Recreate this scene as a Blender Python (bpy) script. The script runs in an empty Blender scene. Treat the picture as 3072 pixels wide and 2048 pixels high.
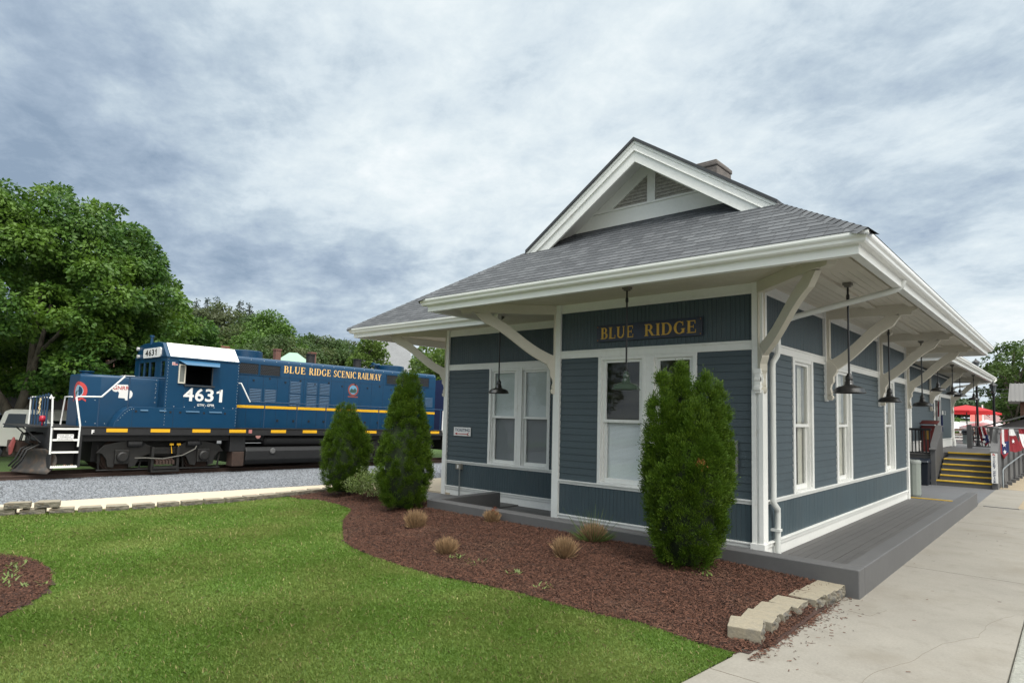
import bpy, math, random
import numpy as np
from mathutils import Vector, Matrix
from mathutils.geometry import tessellate_polygon
scn = bpy.context.scene
COL = scn.collection
random.seed(7); RNG = np.random.default_rng(7)
rad = math.radians
# ------------------------------------------------------------------ camera
CAM = Vector((3.669, -9.919, 2.125)); YAW, PIT, ROL, FPX = rad(41.782), rad(4.334), rad(1.343), 1897.43
Fv = Vector((-math.sin(YAW)*math.cos(PIT), math.cos(YAW)*math.cos(PIT), math.sin(PIT)))
Rv = Vector((math.cos(YAW), math.sin(YAW), 0)); Uv = Rv.cross(Fv)
R2 = Rv*math.cos(ROL)+Uv*math.sin(ROL); U2 = -Rv*math.sin(ROL)+Uv*math.cos(ROL)
cd = bpy.data.cameras.new('camera'); cam = bpy.data.objects.new('camera', cd); COL.objects.link(cam)
M = Matrix((R2, U2, -Fv)).transposed().to_4x4(); M.translation = CAM; cam.matrix_world = M
cd.sensor_width = 36; cd.lens = FPX/3072*36; cd.shift_y = 71.37/3072; cd.clip_end = 5000; cd.clip_start = .05
scn.camera = cam
scn.view_settings.view_transform = 'Standard'; scn.view_settings.look = 'None'
scn.view_settings.exposure = 0.22; scn.view_settings.gamma = 1
# ------------------------------------------------------------------ sky + sun
SUN_EL, SUN_AZ = rad(58), rad(118)      # azimuth measured clockwise from +Y
w = bpy.data.worlds.new('World'); scn.world = w; w.use_nodes = True
nt = w.node_tree; nt.nodes.clear(); N = nt.nodes.new; Lk = nt.links.new
def mth(nt, op, a, b=None, c=None, clamp=False):
    n = nt.nodes.new('ShaderNodeMath'); n.operation = op; n.use_clamp = clamp
    for i, x in enumerate((a, b, c)):
        if x is None: continue
        if isinstance(x, (int, float)): n.inputs[i].default_value = x
        else: nt.links.new(x, n.inputs[i])
    return n.outputs[0]
def noise(nt, vec, scale, det=6, rough=.55, dist=0, w=None):
    n = nt.nodes.new('ShaderNodeTexNoise'); n.inputs['Scale'].default_value = scale
    n.inputs['Detail'].default_value = det; n.inputs['Roughness'].default_value = rough; n.inputs['Distortion'].default_value = dist
    if vec is not None: nt.links.new(vec, n.inputs['Vector'])
    return n.outputs['Fac']
def ramp(nt, fac, stops, interp='LINEAR'):
    n = nt.nodes.new('ShaderNodeValToRGB'); n.color_ramp.interpolation = interp
    e = n.color_ramp.elements
    while len(e) < len(stops): e.new(.5)
    for k, (p, c) in zip(e, stops):
        k.position = p; k.color = (*c, 1) if len(c) == 3 else c
    nt.links.new(fac, n.inputs[0]); return n.outputs[0]
def mixc(nt, f, a, b, mode='MIX'):
    n = nt.nodes.new('ShaderNodeMix'); n.data_type = 'RGBA'; n.blend_type = mode
    for i, x in ((0, f), (6, a), (7, b)):
        if isinstance(x, (int, float)): n.inputs[i].default_value = x
        elif isinstance(x, (tuple, list)): n.inputs[i].default_value = (*x, 1) if len(x) == 3 else x
        else: nt.links.new(x, n.inputs[i])
    return n.outputs[2]
tc = N('ShaderNodeTexCoord'); sep = N('ShaderNodeSeparateXYZ'); Lk(tc.outputs['Generated'], sep.inputs[0])
zc = mth(nt, 'MAXIMUM', sep.outputs[2], 0.0)
den = mth(nt, 'ADD', zc, .22)
cmb = N('ShaderNodeCombineXYZ'); Lk(mth(nt, 'DIVIDE', sep.outputs[0], den), cmb.inputs[0]); Lk(mth(nt, 'DIVIDE', sep.outputs[1], den), cmb.inputs[1])
P = cmb.outputs[0]
mp = N('ShaderNodeMapping'); Lk(P, mp.inputs[0]); mp.inputs['Rotation'].default_value = (0, 0, rad(35)); mp.inputs['Scale'].default_value = (1, 1.12, 1); mp.inputs['Location'].default_value = (3.1, 7.7, 0)
big = noise(nt, mp.outputs[0], .55, 6, .5, .1)
med = noise(nt, mp.outputs[0], 1.9, 10, .60, .15)
fin = noise(nt, mp.outputs[0], 5.5, 10, .66, .2)
cl = mth(nt, 'ADD', mth(nt, 'MULTIPLY_ADD', big, .40, -.05), mth(nt, 'ADD', mth(nt, 'MULTIPLY', med, .48), mth(nt, 'MULTIPLY', fin, .30)))
def dotdir(px, py, lo, hi, amt):       # broad darker / lighter cloud masses, placed by their bearing in the sky
    r = Fv + R2*((px-1536)/FPX) - U2*((py-1024-71)/FPX); r.normalize()
    n = N('ShaderNodeVectorMath'); n.operation = 'DOT_PRODUCT'; Lk(tc.outputs['Generated'], n.inputs[0]); n.inputs[1].default_value = r
    m = N('ShaderNodeMapRange'); m.interpolation_type = 'SMOOTHSTEP'; Lk(n.outputs['Value'], m.inputs[0])
    m.inputs[1].default_value = lo; m.inputs[2].default_value = hi; m.inputs[4].default_value = amt
    return m.outputs[0]
for d in (dotdir(150, 600, .90, 1, -.055), dotdir(-500, 350, .86, 1, -.02), dotdir(520, 640, .985, 1, -.03), dotdir(1500, 120, .86, .99, .055), dotdir(2150, 330, .965, 1, .03),
          dotdir(2750, 330, .97, 1, -.035), dotdir(2950, 730, .99, 1, -.04), dotdir(1000, 850, .985, 1, -.055), dotdir(2300, 60, .985, 1, -.02), dotdir(2900, 950, .99, 1, .06)):
    cl = mth(nt, 'ADD', cl, d)
ccol = ramp(nt, cl, [(.34, (.25, .33, .435)), (.42, (.35, .435, .54)), (.49, (.47, .56, .64)), (.55, (.60, .685, .745)), (.62, (.70, .775, .81)), (.70, (.82, .865, .885))])
zen = mth(nt, 'MULTIPLY_ADD', mth(nt, 'POWER', mth(nt, 'MAXIMUM', mth(nt, 'SUBTRACT', zc, .61), 0.0), 1.0), 11, 1.0)   # overcast sky: bright towards the zenith
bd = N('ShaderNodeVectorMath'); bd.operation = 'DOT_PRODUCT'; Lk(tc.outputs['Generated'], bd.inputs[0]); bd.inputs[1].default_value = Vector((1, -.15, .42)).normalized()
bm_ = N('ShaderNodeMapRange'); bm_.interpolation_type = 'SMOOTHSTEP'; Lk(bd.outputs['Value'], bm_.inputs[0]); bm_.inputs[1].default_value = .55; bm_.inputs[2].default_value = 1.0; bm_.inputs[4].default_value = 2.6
zen = mth(nt, 'ADD', zen, bm_.outputs[0])      # bright sky patch added out of view to light the right-hand wall
ccol = mixc(nt, mth(nt, 'MULTIPLY', bm_.outputs[0], .3), ccol, (.72, .67, .58))  # warm tint for the light of the added patch
sky = N('ShaderNodeTexSky'); sky.sky_type = 'NISHITA'; sky.sun_disc = False; sky.sun_elevation = SUN_EL; sky.sun_rotation = SUN_AZ
b1 = N('ShaderNodeBackground'); Lk(sky.outputs[0], b1.inputs[0]); b1.inputs[1].default_value = .08
zt_ = N('ShaderNodeMapRange'); Lk(zc, zt_.inputs[0]); zt_.inputs[1].default_value = .66; zt_.inputs[2].default_value = .85
ccol = mixc(nt, zt_.outputs[0], ccol, (.66, .66, .625))      # thin bright cloud overhead is near white
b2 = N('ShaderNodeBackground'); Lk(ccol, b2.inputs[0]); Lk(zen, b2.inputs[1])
cov = N('ShaderNodeMapRange'); Lk(cl, cov.inputs[0]); cov.inputs[1].default_value = .30; cov.inputs[2].default_value = .42; cov.inputs[3].default_value = .93; cov.inputs[4].default_value = .97
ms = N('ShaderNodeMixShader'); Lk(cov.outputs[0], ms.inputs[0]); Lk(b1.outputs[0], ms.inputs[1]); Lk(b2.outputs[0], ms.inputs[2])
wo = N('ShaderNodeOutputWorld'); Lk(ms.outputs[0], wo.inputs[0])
sl = bpy.data.lights.new('sun', 'SUN'); sl.energy = 1.9; sl.angle = rad(12); sl.color = (1, .97, .92)
so = bpy.data.objects.new('sun', sl); COL.objects.link(so)
sdir = Vector((math.sin(SUN_AZ)*math.cos(SUN_EL), math.cos(SUN_AZ)*math.cos(SUN_EL), math.sin(SUN_EL)))
so.rotation_euler = sdir.to_track_quat('Z', 'Y').to_euler()
# ------------------------------------------------------------------ helpers
SC = 1.0            # station numbers are surveyed in units of 1.25 m; SC turns them into metres
class MB:
    def __init__(s, fn=None): s.v = []; s.f = []; s.m = []; s.uv = []; s.fn = fn
    def add(s, vs, fs, mi=0, uvs=None, fn=None):
        o = len(s.v); g = fn or s.fn
        for p in vs: s.v.append(tuple(g(*p)) if g else tuple(p))
        for k, f in enumerate(fs):
            s.f.append([o+i for i in f]); s.m.append(mi); s.uv.append(uvs[k] if uvs else None)
    def box(s, x0, x1, y0, y1, z0, z1, mi=0):
        s.add([(x0,y0,z0),(x1,y0,z0),(x1,y1,z0),(x0,y1,z0),(x0,y0,z1),(x1,y0,z1),(x1,y1,z1),(x0,y1,z1)],
              [(0,3,2,1),(4,5,6,7),(0,1,5,4),(1,2,6,5),(2,3,7,6),(3,0,4,7)], mi)
    def hexa(s, a, b, mi=0):            # two quads joined
        s.add(list(a)+list(b), [(0,3,2,1),(4,5,6,7),(0,1,5,4),(1,2,6,5),(2,3,7,6),(3,0,4,7)], mi)
    def bar(s, p, q, w, h, mi=0, up=(0,0,1)):
        p, q = Vector(p), Vector(q); d = (q-p).normalized(); u = Vector(up)
        if abs(d.dot(u)) > .98: u = Vector((1,0,0))
        sx = d.cross(u).normalized()*(w/2); sz = sx.cross(d).normalized()*(h/2)
        s.hexa([p-sx-sz, p+sx-sz, p+sx+sz, p-sx+sz], [q-sx-sz, q+sx-sz, q+sx+sz, q-sx+sz], mi)
    def tube(s, pts, r, n=8, mi=0, cap=True):
        pts = [Vector(p) for p in pts]; rs = r if isinstance(r, (list, tuple)) else [r]*len(pts)
        u = None; vs = []
        for i, p in enumerate(pts):
            d = (pts[min(i+1, len(pts)-1)]-pts[max(i-1, 0)]).normalized()
            if u is None: u = d.orthogonal().normalized()
            else: u = (u-d*u.dot(d)); u = u.normalized() if u.length > 1e-6 else d.orthogonal().normalized()
            b = d.cross(u)
            for k in range(n):
                a = 2*math.pi*k/n; vs.append(p+(u*math.cos(a)+b*math.sin(a))*rs[i])
        fs = [(i*n+k, i*n+(k+1) % n, (i+1)*n+(k+1) % n, (i+1)*n+k) for i in range(len(pts)-1) for k in range(n)]
        if cap: fs += [tuple(range(n))[::-1], tuple(range((len(pts)-1)*n, len(pts)*n))]
        s.add(vs, fs, mi)
    def lathe(s, prof, c=(0,0,0), n=24, mi=0, axis='z'):
        vs = []
        for r_, z in prof:
            for k in range(n):
                a = 2*math.pi*k/n; x, y = r_*math.cos(a), r_*math.sin(a)
                p = {'z': (x, y, z), 'x': (z, x, y), 'y': (x, z, y)}[axis]
                vs.append((c[0]+p[0], c[1]+p[1], c[2]+p[2]))
        m = len(prof)
        fs = [(i*n+k, i*n+(k+1) % n, (i+1)*n+(k+1) % n, (i+1)*n+k) for i in range(m-1) for k in range(n)]
        fs += [tuple(range(n))[::-1], tuple(range((m-1)*n, m*n))]
        s.add(vs, fs, mi)
    def prism(s, poly, f0, f1, mi=0):   # poly 2D, f0/f1 map (a,b)->3D for the two ends; caps triangulated
        n = len(poly); vs = [f0(*p) for p in poly]+[f1(*p) for p in poly]
        tris = tessellate_polygon([[Vector((p[0], p[1], 0)) for p in poly]])
        fs = [tuple(t) for t in tris]+[tuple(n+i for i in t[::-1]) for t in tris]
        fs += [(i, (i+1) % n, n+(i+1) % n, n+i) for i in range(n)]
        s.add(vs, fs, mi)
    def flat(s, poly, z, mi=0):
        tris = tessellate_polygon([[Vector((p[0], p[1], 0)) for p in poly]])
        fs = []
        for t in tris:
            a, b, c = [poly[i] for i in t]
            cr = (b[0]-a[0])*(c[1]-a[1])-(b[1]-a[1])*(c[0]-a[0])
            fs.append(tuple(t) if cr > 0 else tuple(t[::-1]))
        s.add([(p[0], p[1], z) for p in poly], fs, mi)
WL = {}
def wloc(o): return WL.get(o.name, Vector((0,0,0)))
def setp(o, label=None, cat=None, group=None, kind=None):
    if label: o['label'] = label
    if cat: o['category'] = cat
    if group: o['group'] = group
    if kind: o['kind'] = kind
    return o
def thing(name, loc, label, cat, group=None, kind=None, sc=None):
    o = bpy.data.objects.new(name, None); COL.objects.link(o); o.empty_display_size = .2
    o.location = Vector(loc)*(SC if sc is None else sc); WL[o.name] = o.location.copy()
    return setp(o, label, cat, group, kind)
def build(mb, name, mats, parent=None, smooth=False, bevel=0, label=None, cat=None, group=None, kind=None, fixn=True, top=False, auto=None):
    me = bpy.data.meshes.new(name)
    V = np.array([(p[0], p[1], p[2]) for p in mb.v], dtype=float)*SC
    if parent is not None: off = wloc(parent)
    else:
        mn, mx = V.min(0), V.max(0); off = Vector(((mn[0]+mx[0])/2, (mn[1]+mx[1])/2, mn[2]))
    V = V-np.array(off)
    me.from_pydata([tuple(p) for p in V], [], mb.f)
    mats = mats if isinstance(mats, (list, tuple)) else [mats]
    for m in mats: me.materials.append(m)
    me.polygons.foreach_set('material_index', mb.m)
    if any(u is not None for u in mb.uv):
        ul = me.uv_layers.new(name='UVMap')
        for p, u in zip(me.polygons, mb.uv):
            if u:
                for li, c in zip(p.loop_indices, u): ul.data[li].uv = c
    if fixn:
        import bmesh
        bm = bmesh.new(); bm.from_mesh(me); bmesh.ops.recalc_face_normals(bm, faces=bm.faces); bm.to_mesh(me); bm.free()
    if smooth:
        me.polygons.foreach_set('use_smooth', [True]*len(me.polygons))
        if auto: me.set_sharp_from_angle(angle=rad(auto))
    me.update()
    o = bpy.data.objects.new(name, me); COL.objects.link(o)
    if parent is not None: o.parent = parent; WL[o.name] = wloc(parent)
    else: o.location = off; WL[o.name] = Vector(off)
    if bevel:
        b = o.modifiers.new('bevel', 'BEVEL'); b.width = bevel; b.segments = 2; b.limit_method = 'ANGLE'; b.angle_limit = rad(40)
    return setp(o, label, cat, group, kind)
def rawmesh(name, V, loops, nper, mat, parent=None, loc=(0,0,0), smooth=False, **kw):   # numpy arrays -> mesh of uniform n-gons
    me = bpy.data.meshes.new(name); loc = Vector(loc)
    off = wloc(parent) if parent is not None else loc
    V = (V-np.array(off)).astype(np.float32)
    nf = len(loops)//nper
    me.vertices.add(len(V)); me.vertices.foreach_set('co', V.ravel())
    me.loops.add(len(loops)); me.loops.foreach_set('vertex_index', loops.astype(np.int32))
    me.polygons.add(nf); me.polygons.foreach_set('loop_start', np.arange(nf, dtype=np.int32)*nper)
    me.update(calc_edges=True); me.materials.append(mat)
    if smooth: me.polygons.foreach_set('use_smooth', [True]*nf)
    o = bpy.data.objects.new(name, me); COL.objects.link(o)
    if parent is not None: o.parent = parent; WL[o.name] = wloc(parent)
    else: o.location = off; WL[o.name] = Vector(off)
    return setp(o, kw.get('label'), kw.get('cat'), kw.get('group'), kw.get('kind'))
def copy_tree(o, parent=None):
    c = o.copy(); COL.objects.link(c); c.parent = parent
    for ch in list(o.children): copy_tree(ch, c)
    return c
def at(px, py, D):                     # point on the ray of a photo pixel, D metres away on plan
    r = Fv + R2*((px-1536)/FPX) - U2*((py-1024-71.37)/FPX)
    return CAM + r*(D/math.hypot(r.x, r.y))
def on(px, py, z):                     # where that ray meets the level z
    r = Fv + R2*((px-1536)/FPX) - U2*((py-1024-71.37)/FPX)
    return CAM + r*((z-CAM.z)/r.z)
# ------------------------------------------------------------------ materials
def mat(name, col, rough=.6, metal=0, v=(), bump=None, spec=.5, coord='Object', stretch=None, emit=None, island=0, coat=0):
    m = bpy.data.materials.new(name); m.use_nodes = True; nt = m.node_tree
    b = nt.nodes['Principled BSDF']; b.inputs['Roughness'].default_value = rough; b.inputs['Metallic'].default_value = metal
    b.inputs['Specular IOR Level'].default_value = spec; b.inputs['Coat Weight'].default_value = coat
    t = nt.nodes.new('ShaderNodeTexCoord'); vec = t.outputs[coord]
    if stretch:
        q = nt.nodes.new('ShaderNodeMapping'); q.inputs['Scale'].default_value = stretch; nt.links.new(vec, q.inputs[0]); vec = q.outputs[0]
    c = None; base = (*col, 1)
    for k in v:                        # (scale, amount) or (scale, amount, colour2, lo, hi)
        f = noise(nt, vec, k[0], 5, .6)
        if len(k) == 2:
            g = mth(nt, 'MULTIPLY_ADD', f, 2*k[1]*1.6, 1-k[1]*1.6)
            n = nt.nodes.new('ShaderNodeVectorMath'); n.operation = 'SCALE'
            if c is None: n.inputs[0].default_value = col
            else: nt.links.new(c, n.inputs[0])
            nt.links.new(g, n.inputs['Scale']); c = n.outputs[0]
        else:
            mr = nt.nodes.new('ShaderNodeMapRange'); nt.links.new(f, mr.inputs[0]); mr.inputs[1].default_value = k[3]; mr.inputs[2].default_value = k[4]; mr.inputs[4].default_value = k[1]
            c = mixc(nt, mr.outputs[0], c if c is not None else col, k[2])
    if island:
        gi = nt.nodes.new('ShaderNodeNewGeometry')
        g = mth(nt, 'MULTIPLY_ADD', gi.outputs['Random Per Island'], 2*island, 1-island)
        n = nt.nodes.new('ShaderNodeVectorMath'); n.operation = 'SCALE'
        if c is None: n.inputs[0].default_value = col
        else: nt.links.new(c, n.inputs[0])
        nt.links.new(g, n.inputs['Scale']); c = n.outputs[0]
    if c is not None: nt.links.new(c, b.inputs['Base Color'])
    else: b.inputs['Base Color'].default_value = base
    if bump:
        f = noise(nt, vec, bump[0], 6, .6); bn = nt.nodes.new('ShaderNodeBump'); bn.inputs['Strength'].default_value = bump[1]
        bn.inputs['Distance'].default_value = bump[2] if len(bump) > 2 else .01
        nt.links.new(f, bn.inputs['Height']); nt.links.new(bn.outputs[0], b.inputs['Normal'])
    if emit: b.inputs['Emission Color'].default_value = (*emit[0], 1); b.inputs['Emission Strength'].default_value = emit[1]
    return m
def leafmat(name, c1, c2, c3=None, trans=.35, patch=.5, rough=.55, spec=.3):
    m = bpy.data.materials.new(name); m.use_nodes = True; nt = m.node_tree; nt.nodes.remove(nt.nodes['Principled BSDF'])
    gi = nt.nodes.new('ShaderNodeNewGeometry'); t = nt.nodes.new('ShaderNodeTexCoord')
    c = mixc(nt, gi.outputs['Random Per Island'], c1, c2)
    if c3:
        f = noise(nt, t.outputs['Object'], patch, 3, .5)
        mr = nt.nodes.new('ShaderNodeMapRange'); nt.links.new(f, mr.inputs[0]); mr.inputs[1].default_value = .42; mr.inputs[2].default_value = .62
        c = mixc(nt, mr.outputs[0], c, c3)
    d = nt.nodes.new('ShaderNodeBsdfPrincipled'); d.inputs['Roughness'].default_value = rough; d.inputs['Specular IOR Level'].default_value = spec
    tr = nt.nodes.new('ShaderNodeBsdfTranslucent'); mx = nt.nodes.new('ShaderNodeMixShader'); mx.inputs[0].default_value = trans
    nt.links.new(c, d.inputs['Base Color']); nt.links.new(c, tr.inputs[0]); nt.links.new(d.outputs[0], mx.inputs[1]); nt.links.new(tr.outputs[0], mx.inputs[2])
    nt.links.new(mx.outputs[0], nt.nodes['Material Output'].inputs[0])
    return m
def glassmat(name, tint=(.96,.98,.98), rough=.02):
    m = bpy.data.materials.new(name); m.use_nodes = True; nt = m.node_tree; nt.nodes.remove(nt.nodes['Principled BSDF'])
    tr = nt.nodes.new('ShaderNodeBsdfTransparent'); tr.inputs[0].default_value = (*tint, 1)
    g = nt.nodes.new('ShaderNodeBsdfGlossy'); g.inputs['Roughness'].default_value = rough
    ge = nt.nodes.new('ShaderNodeNewGeometry'); dp = nt.nodes.new('ShaderNodeVectorMath'); dp.operation = 'DOT_PRODUCT'
    nt.links.new(ge.outputs['Normal'], dp.inputs[0]); nt.links.new(ge.outputs['Incoming'], dp.inputs[1])
    k = mth(nt, 'MULTIPLY_ADD', mth(nt, 'POWER', mth(nt, 'SUBTRACT', 1.0, mth(nt, 'ABSOLUTE', dp.outputs['Value'])), 5.0), .92, .06, clamp=True)
    mx = nt.nodes.new('ShaderNodeMixShader'); nt.links.new(k, mx.inputs[0]); nt.links.new(tr.outputs[0], mx.inputs[1]); nt.links.new(g.outputs[0], mx.inputs[2])
    nt.links.new(mx.outputs[0], nt.nodes['Material Output'].inputs[0]); return m
M_ = {}
M_['siding'] = mat('slate_blue_paint', (.050,.072,.083), .5, v=((.8,.12),(14,.08),(2.2,.3,(.060,.078,.085),.5,.75)), bump=(60,.12,.004), stretch=(1,1,2.2))
M_['bead'] = mat('slate_blue_beadboard', (.048,.073,.086), .5, v=((.9,.14),(9,.1),(2.6,.35,(.065,.08,.085),.5,.72)), bump=(40,.1,.004), stretch=(1,1,.35))
M_['white'] = mat('white_trim_paint', (.76,.76,.73), .5, v=((1.3,.05),(16,.05),(5,.5,(.55,.52,.45),.62,.8)), bump=(35,.12,.003))
M_['soffit'] = mat('cream_soffit_paint', (.60,.56,.47), .6, v=((1.1,.06),(12,.04)), bump=(30,.1,.003))
M_['gutter'] = mat('white_gutter_enamel', (.80,.80,.76), .3, v=((.7,.03),(3,.45,(.60,.57,.50),.6,.85)))
M_['greypaint'] = mat('grey_porch_paint', (.088,.087,.088), .55, v=((.8,.12),(11,.08)), bump=(28,.25,.004))
M_['deck'] = mat('grey_deck_paint', (.088,.085,.083), .6, v=((1.4,.16),(18,.1)), bump=(26,.2,.003))
M_['black'] = mat('black_metal', (.012,.012,.013), .38, v=((8,.15),))
M_['dark'] = mat('dark_interior', (.02,.02,.022), .9)
M_['glass'] = glassmat('window_glass')
M_['blind'] = mat('white_blind_slats', (.86,.88,.88), .6, v=((3,.05),))
M_['shade'] = mat('grey_roller_shade', (.50,.53,.52), .8, v=((2,.06),))
M_['shade2'] = mat('grey_slatted_blind', (.26,.27,.28), .7)
M_['curtain'] = mat('cream_curtain', (.55,.53,.45), .8, v=((6,.12),))
M_['blockface'] = mat('lichened_block_face', (.15,.135,.105), .95, v=((8,.25),(30,.3),(11,.7,(.055,.055,.055),.48,.6),(6,.5,(.28,.17,.07),.58,.7)), bump=(45,1,.012))
M_['concrete'] = mat('sidewalk_concrete', (.215,.20,.172), .85, v=((.35,.12),(2.3,.10),(40,.14),(130,.12),(1.1,.5,(.15,.13,.10),.5,.72),(4.5,.4,(.13,.115,.09),.55,.75)), bump=(90,.25,.003))
M_['path'] = mat('cream_path_concrete', (.50,.42,.31), .85, v=((.7,.05),(25,.05)), bump=(60,.2,.003))
M_['block'] = mat('tan_retaining_block', (.235,.205,.15), .9, v=((3,.12),(30,.2),(7,.6,(.14,.135,.12),.5,.7)), bump=(40,.7,.008))
M_['yellow'] = mat('yellow_nosing', (.62,.40,.03), .6, v=((6,.15),))
M_['signwhite'] = mat('sign_white', (.75,.74,.72), .4)
M_['ink'] = mat('sign_navy', (.02,.035,.10), .5)
M_['redink'] = mat('sign_red', (.42,.03,.03), .5)
# ================================================================== STATION (survey units of 1.25 m)
SC = 1.25
def shingle_mat():
    m = bpy.data.materials.new('asphalt_shingles'); m.use_nodes = True; nt = m.node_tree; b = nt.nodes['Principled BSDF']
    uv = nt.nodes.new('ShaderNodeTexCoord').outputs['UV']
    sp = nt.nodes.new('ShaderNodeSeparateXYZ'); nt.links.new(uv, sp.inputs[0])
    row = mth(nt, 'FLOOR', mth(nt, 'DIVIDE', sp.outputs[1], .115))
    wn = nt.nodes.new('ShaderNodeTexWhiteNoise'); wn.noise_dimensions = '1D'; nt.links.new(row, wn.inputs['W'])
    sh = mth(nt, 'ADD', mth(nt, 'DIVIDE', sp.outputs[0], .17), mth(nt, 'MULTIPLY', wn.outputs[0], 7.0))
    cell = mth(nt, 'FLOOR', sh)
    cv = nt.nodes.new('ShaderNodeCombineXYZ'); nt.links.new(cell, cv.inputs[0]); nt.links.new(row, cv.inputs[1])
    w2 = nt.nodes.new('ShaderNodeTexWhiteNoise'); w2.noise_dimensions = '2D'; nt.links.new(cv.outputs[0], w2.inputs['Vector'])
    c = ramp(nt, w2.outputs[0], [(0, (.052,.056,.062)), (.5, (.072,.077,.084)), (1, (.105,.111,.119))])
    edge = mth(nt, 'FRACT', sh); e = mth(nt, 'LESS_THAN', edge, .06)
    gr = noise(nt, uv, 160, 3, .6)
    vf = mth(nt, 'FRACT', mth(nt, 'DIVIDE', sp.outputs[1], .115)); sl_ = mth(nt, 'MULTIPLY', mth(nt, 'LESS_THAN', vf, .15), mth(nt, 'GREATER_THAN', w2.outputs[0], .42))
    c = mixc(nt, mth(nt, 'MULTIPLY', sl_, .45), c, (.018,.018,.02))  # dark lower edge paints a shadow line under some tabs
    c = mixc(nt, mth(nt, 'MULTIPLY', e, .65), c, (.02,.02,.022))
    c = mixc(nt, mth(nt, 'MULTIPLY', gr, .35), c, (.12,.126,.134))
    nt.links.new(c, b.inputs['Base Color']); b.inputs['Roughness'].default_value = .92; b.inputs['Specular IOR Level'].default_value = .25
    bn = nt.nodes.new('ShaderNodeBump'); bn.inputs['Strength'].default_value = .4; bn.inputs['Distance'].default_value = .01
    nt.links.new(mth(nt, 'ADD', mth(nt, 'MULTIPLY', w2.outputs[0], .6), mth(nt, 'MULTIPLY', gr, .25)), bn.inputs['Height']); nt.links.new(bn.outputs[0], b.inputs['Normal'])
    return m
M_['shingle'] = shingle_mat()
def clip2(poly, lo, hi):               # keep lo <= b <= hi
    for sgn, lim in ((1, lo), (-1, hi)):
        out = []
        for i in range(len(poly)):
            p, q = poly[i-1], poly[i]; a, b = sgn*(p[1]-(lim)), sgn*(q[1]-(lim))
            if (a >= 0) != (b >= 0):
                t = a/(a-b); out.append((p[0]+(q[0]-p[0])*t, p[1]+(q[1]-p[1])*t))
            if b >= 0: out.append(q)
        poly = out
        if not poly: return poly
    return poly
def shingles(mb, poly3, e, exp=.115):  # planar 3D polygon, e = horizontal eave direction
    P0 = Vector(poly3[0]); e = Vector(e).normalized(); n = None
    for i in range(1, len(poly3)-1):
        n = (Vector(poly3[i])-P0).cross(Vector(poly3[i+1])-P0)
        if n.length > 1e-6: break
    n.normalize()
    if n.z < 0: n = -n
    s = n.cross(e).normalized()
    if s.z < 0: s = -s
    pl = [((Vector(p)-P0).dot(e), (Vector(p)-P0).dot(s)) for p in poly3]
    bmin, bmax = min(p[1] for p in pl), max(p[1] for p in pl); k = 0
    while bmin+k*exp < bmax-1e-5:
        lo, hi = bmin+k*exp, min(bmin+(k+1)*exp, bmax)
        pc = clip2(pl, lo, hi); k += 1
        if len(pc) < 3: continue
        def up(p): return .003+.0045*(1-(p[1]-lo)/exp)
        vs = [P0+e*p[0]+s*p[1]+n*up(p) for p in pc]
        mb.add(vs, [tuple(range(len(vs)))], 0, [[(p[0], lo+min(p[1]-lo, exp*.98)) for p in pc]])
        al = [p[0] for p in pc if abs(p[1]-lo) < 1e-5]
        if len(al) >= 2:
            a0, a1 = min(al), max(al)
            mb.add([P0+e*a0+s*lo, P0+e*a1+s*lo, P0+e*a1+s*lo+n*.0075, P0+e*a0+s*lo+n*.0075], [(0,1,2,3)], 0, [[(a0, lo), (a1, lo), (a1, lo), (a0, lo)]])
ZT, ZB0, ZB1, ZS1, ZS0, ZR1, ZR0 = 3.42, 2.57, 2.69, .70, .64, .18, .115      # soffit, belt, sill, base trim heights
def lap(mb, a0, a1, z0, z1, ex=.1):
    z = math.floor(z0/ex)*ex
    while z < z1-1e-6:
        lo, hi = max(z, z0), min(z+ex, z1); j = random.uniform(-.0012, .0012)
        cuts = [a0]+([random.uniform(a0+.2, a1-.2)] if a1-a0 > .6 and random.random() < .4 else [])+[a1]
        for q in range(len(cuts)-1):
            b0, b1 = cuts[q]+(.0022 if q else 0), cuts[q+1]; j += random.uniform(-.0012, .0012)
            mb.add([(b0, .016+j, lo), (b1, .016+j, lo), (b1, .004, hi), (b0, .004, hi), (b0, .002, lo), (b1, .002, lo)], [(0,1,2,3), (4,5,1,0)])
        z += ex
def beads(mb, a0, a1, z0, z1, p=.062):
    n = max(1, round((a1-a0)/p)); p = (a1-a0)/n; g = .006
    for i in range(n):
        x = a0+i*p; j = random.uniform(-.001, .001)
        mb.add([(x, .0, z0), (x+g, .006+j, z0), (x+p-g, .006+j, z0), (x+p, 0, z0), (x, 0, z1), (x+g, .006+j, z1), (x+p-g, .006+j, z1), (x+p, 0, z1)], [(0,1,5,4), (1,2,6,5), (2,3,7,6)])
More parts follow.
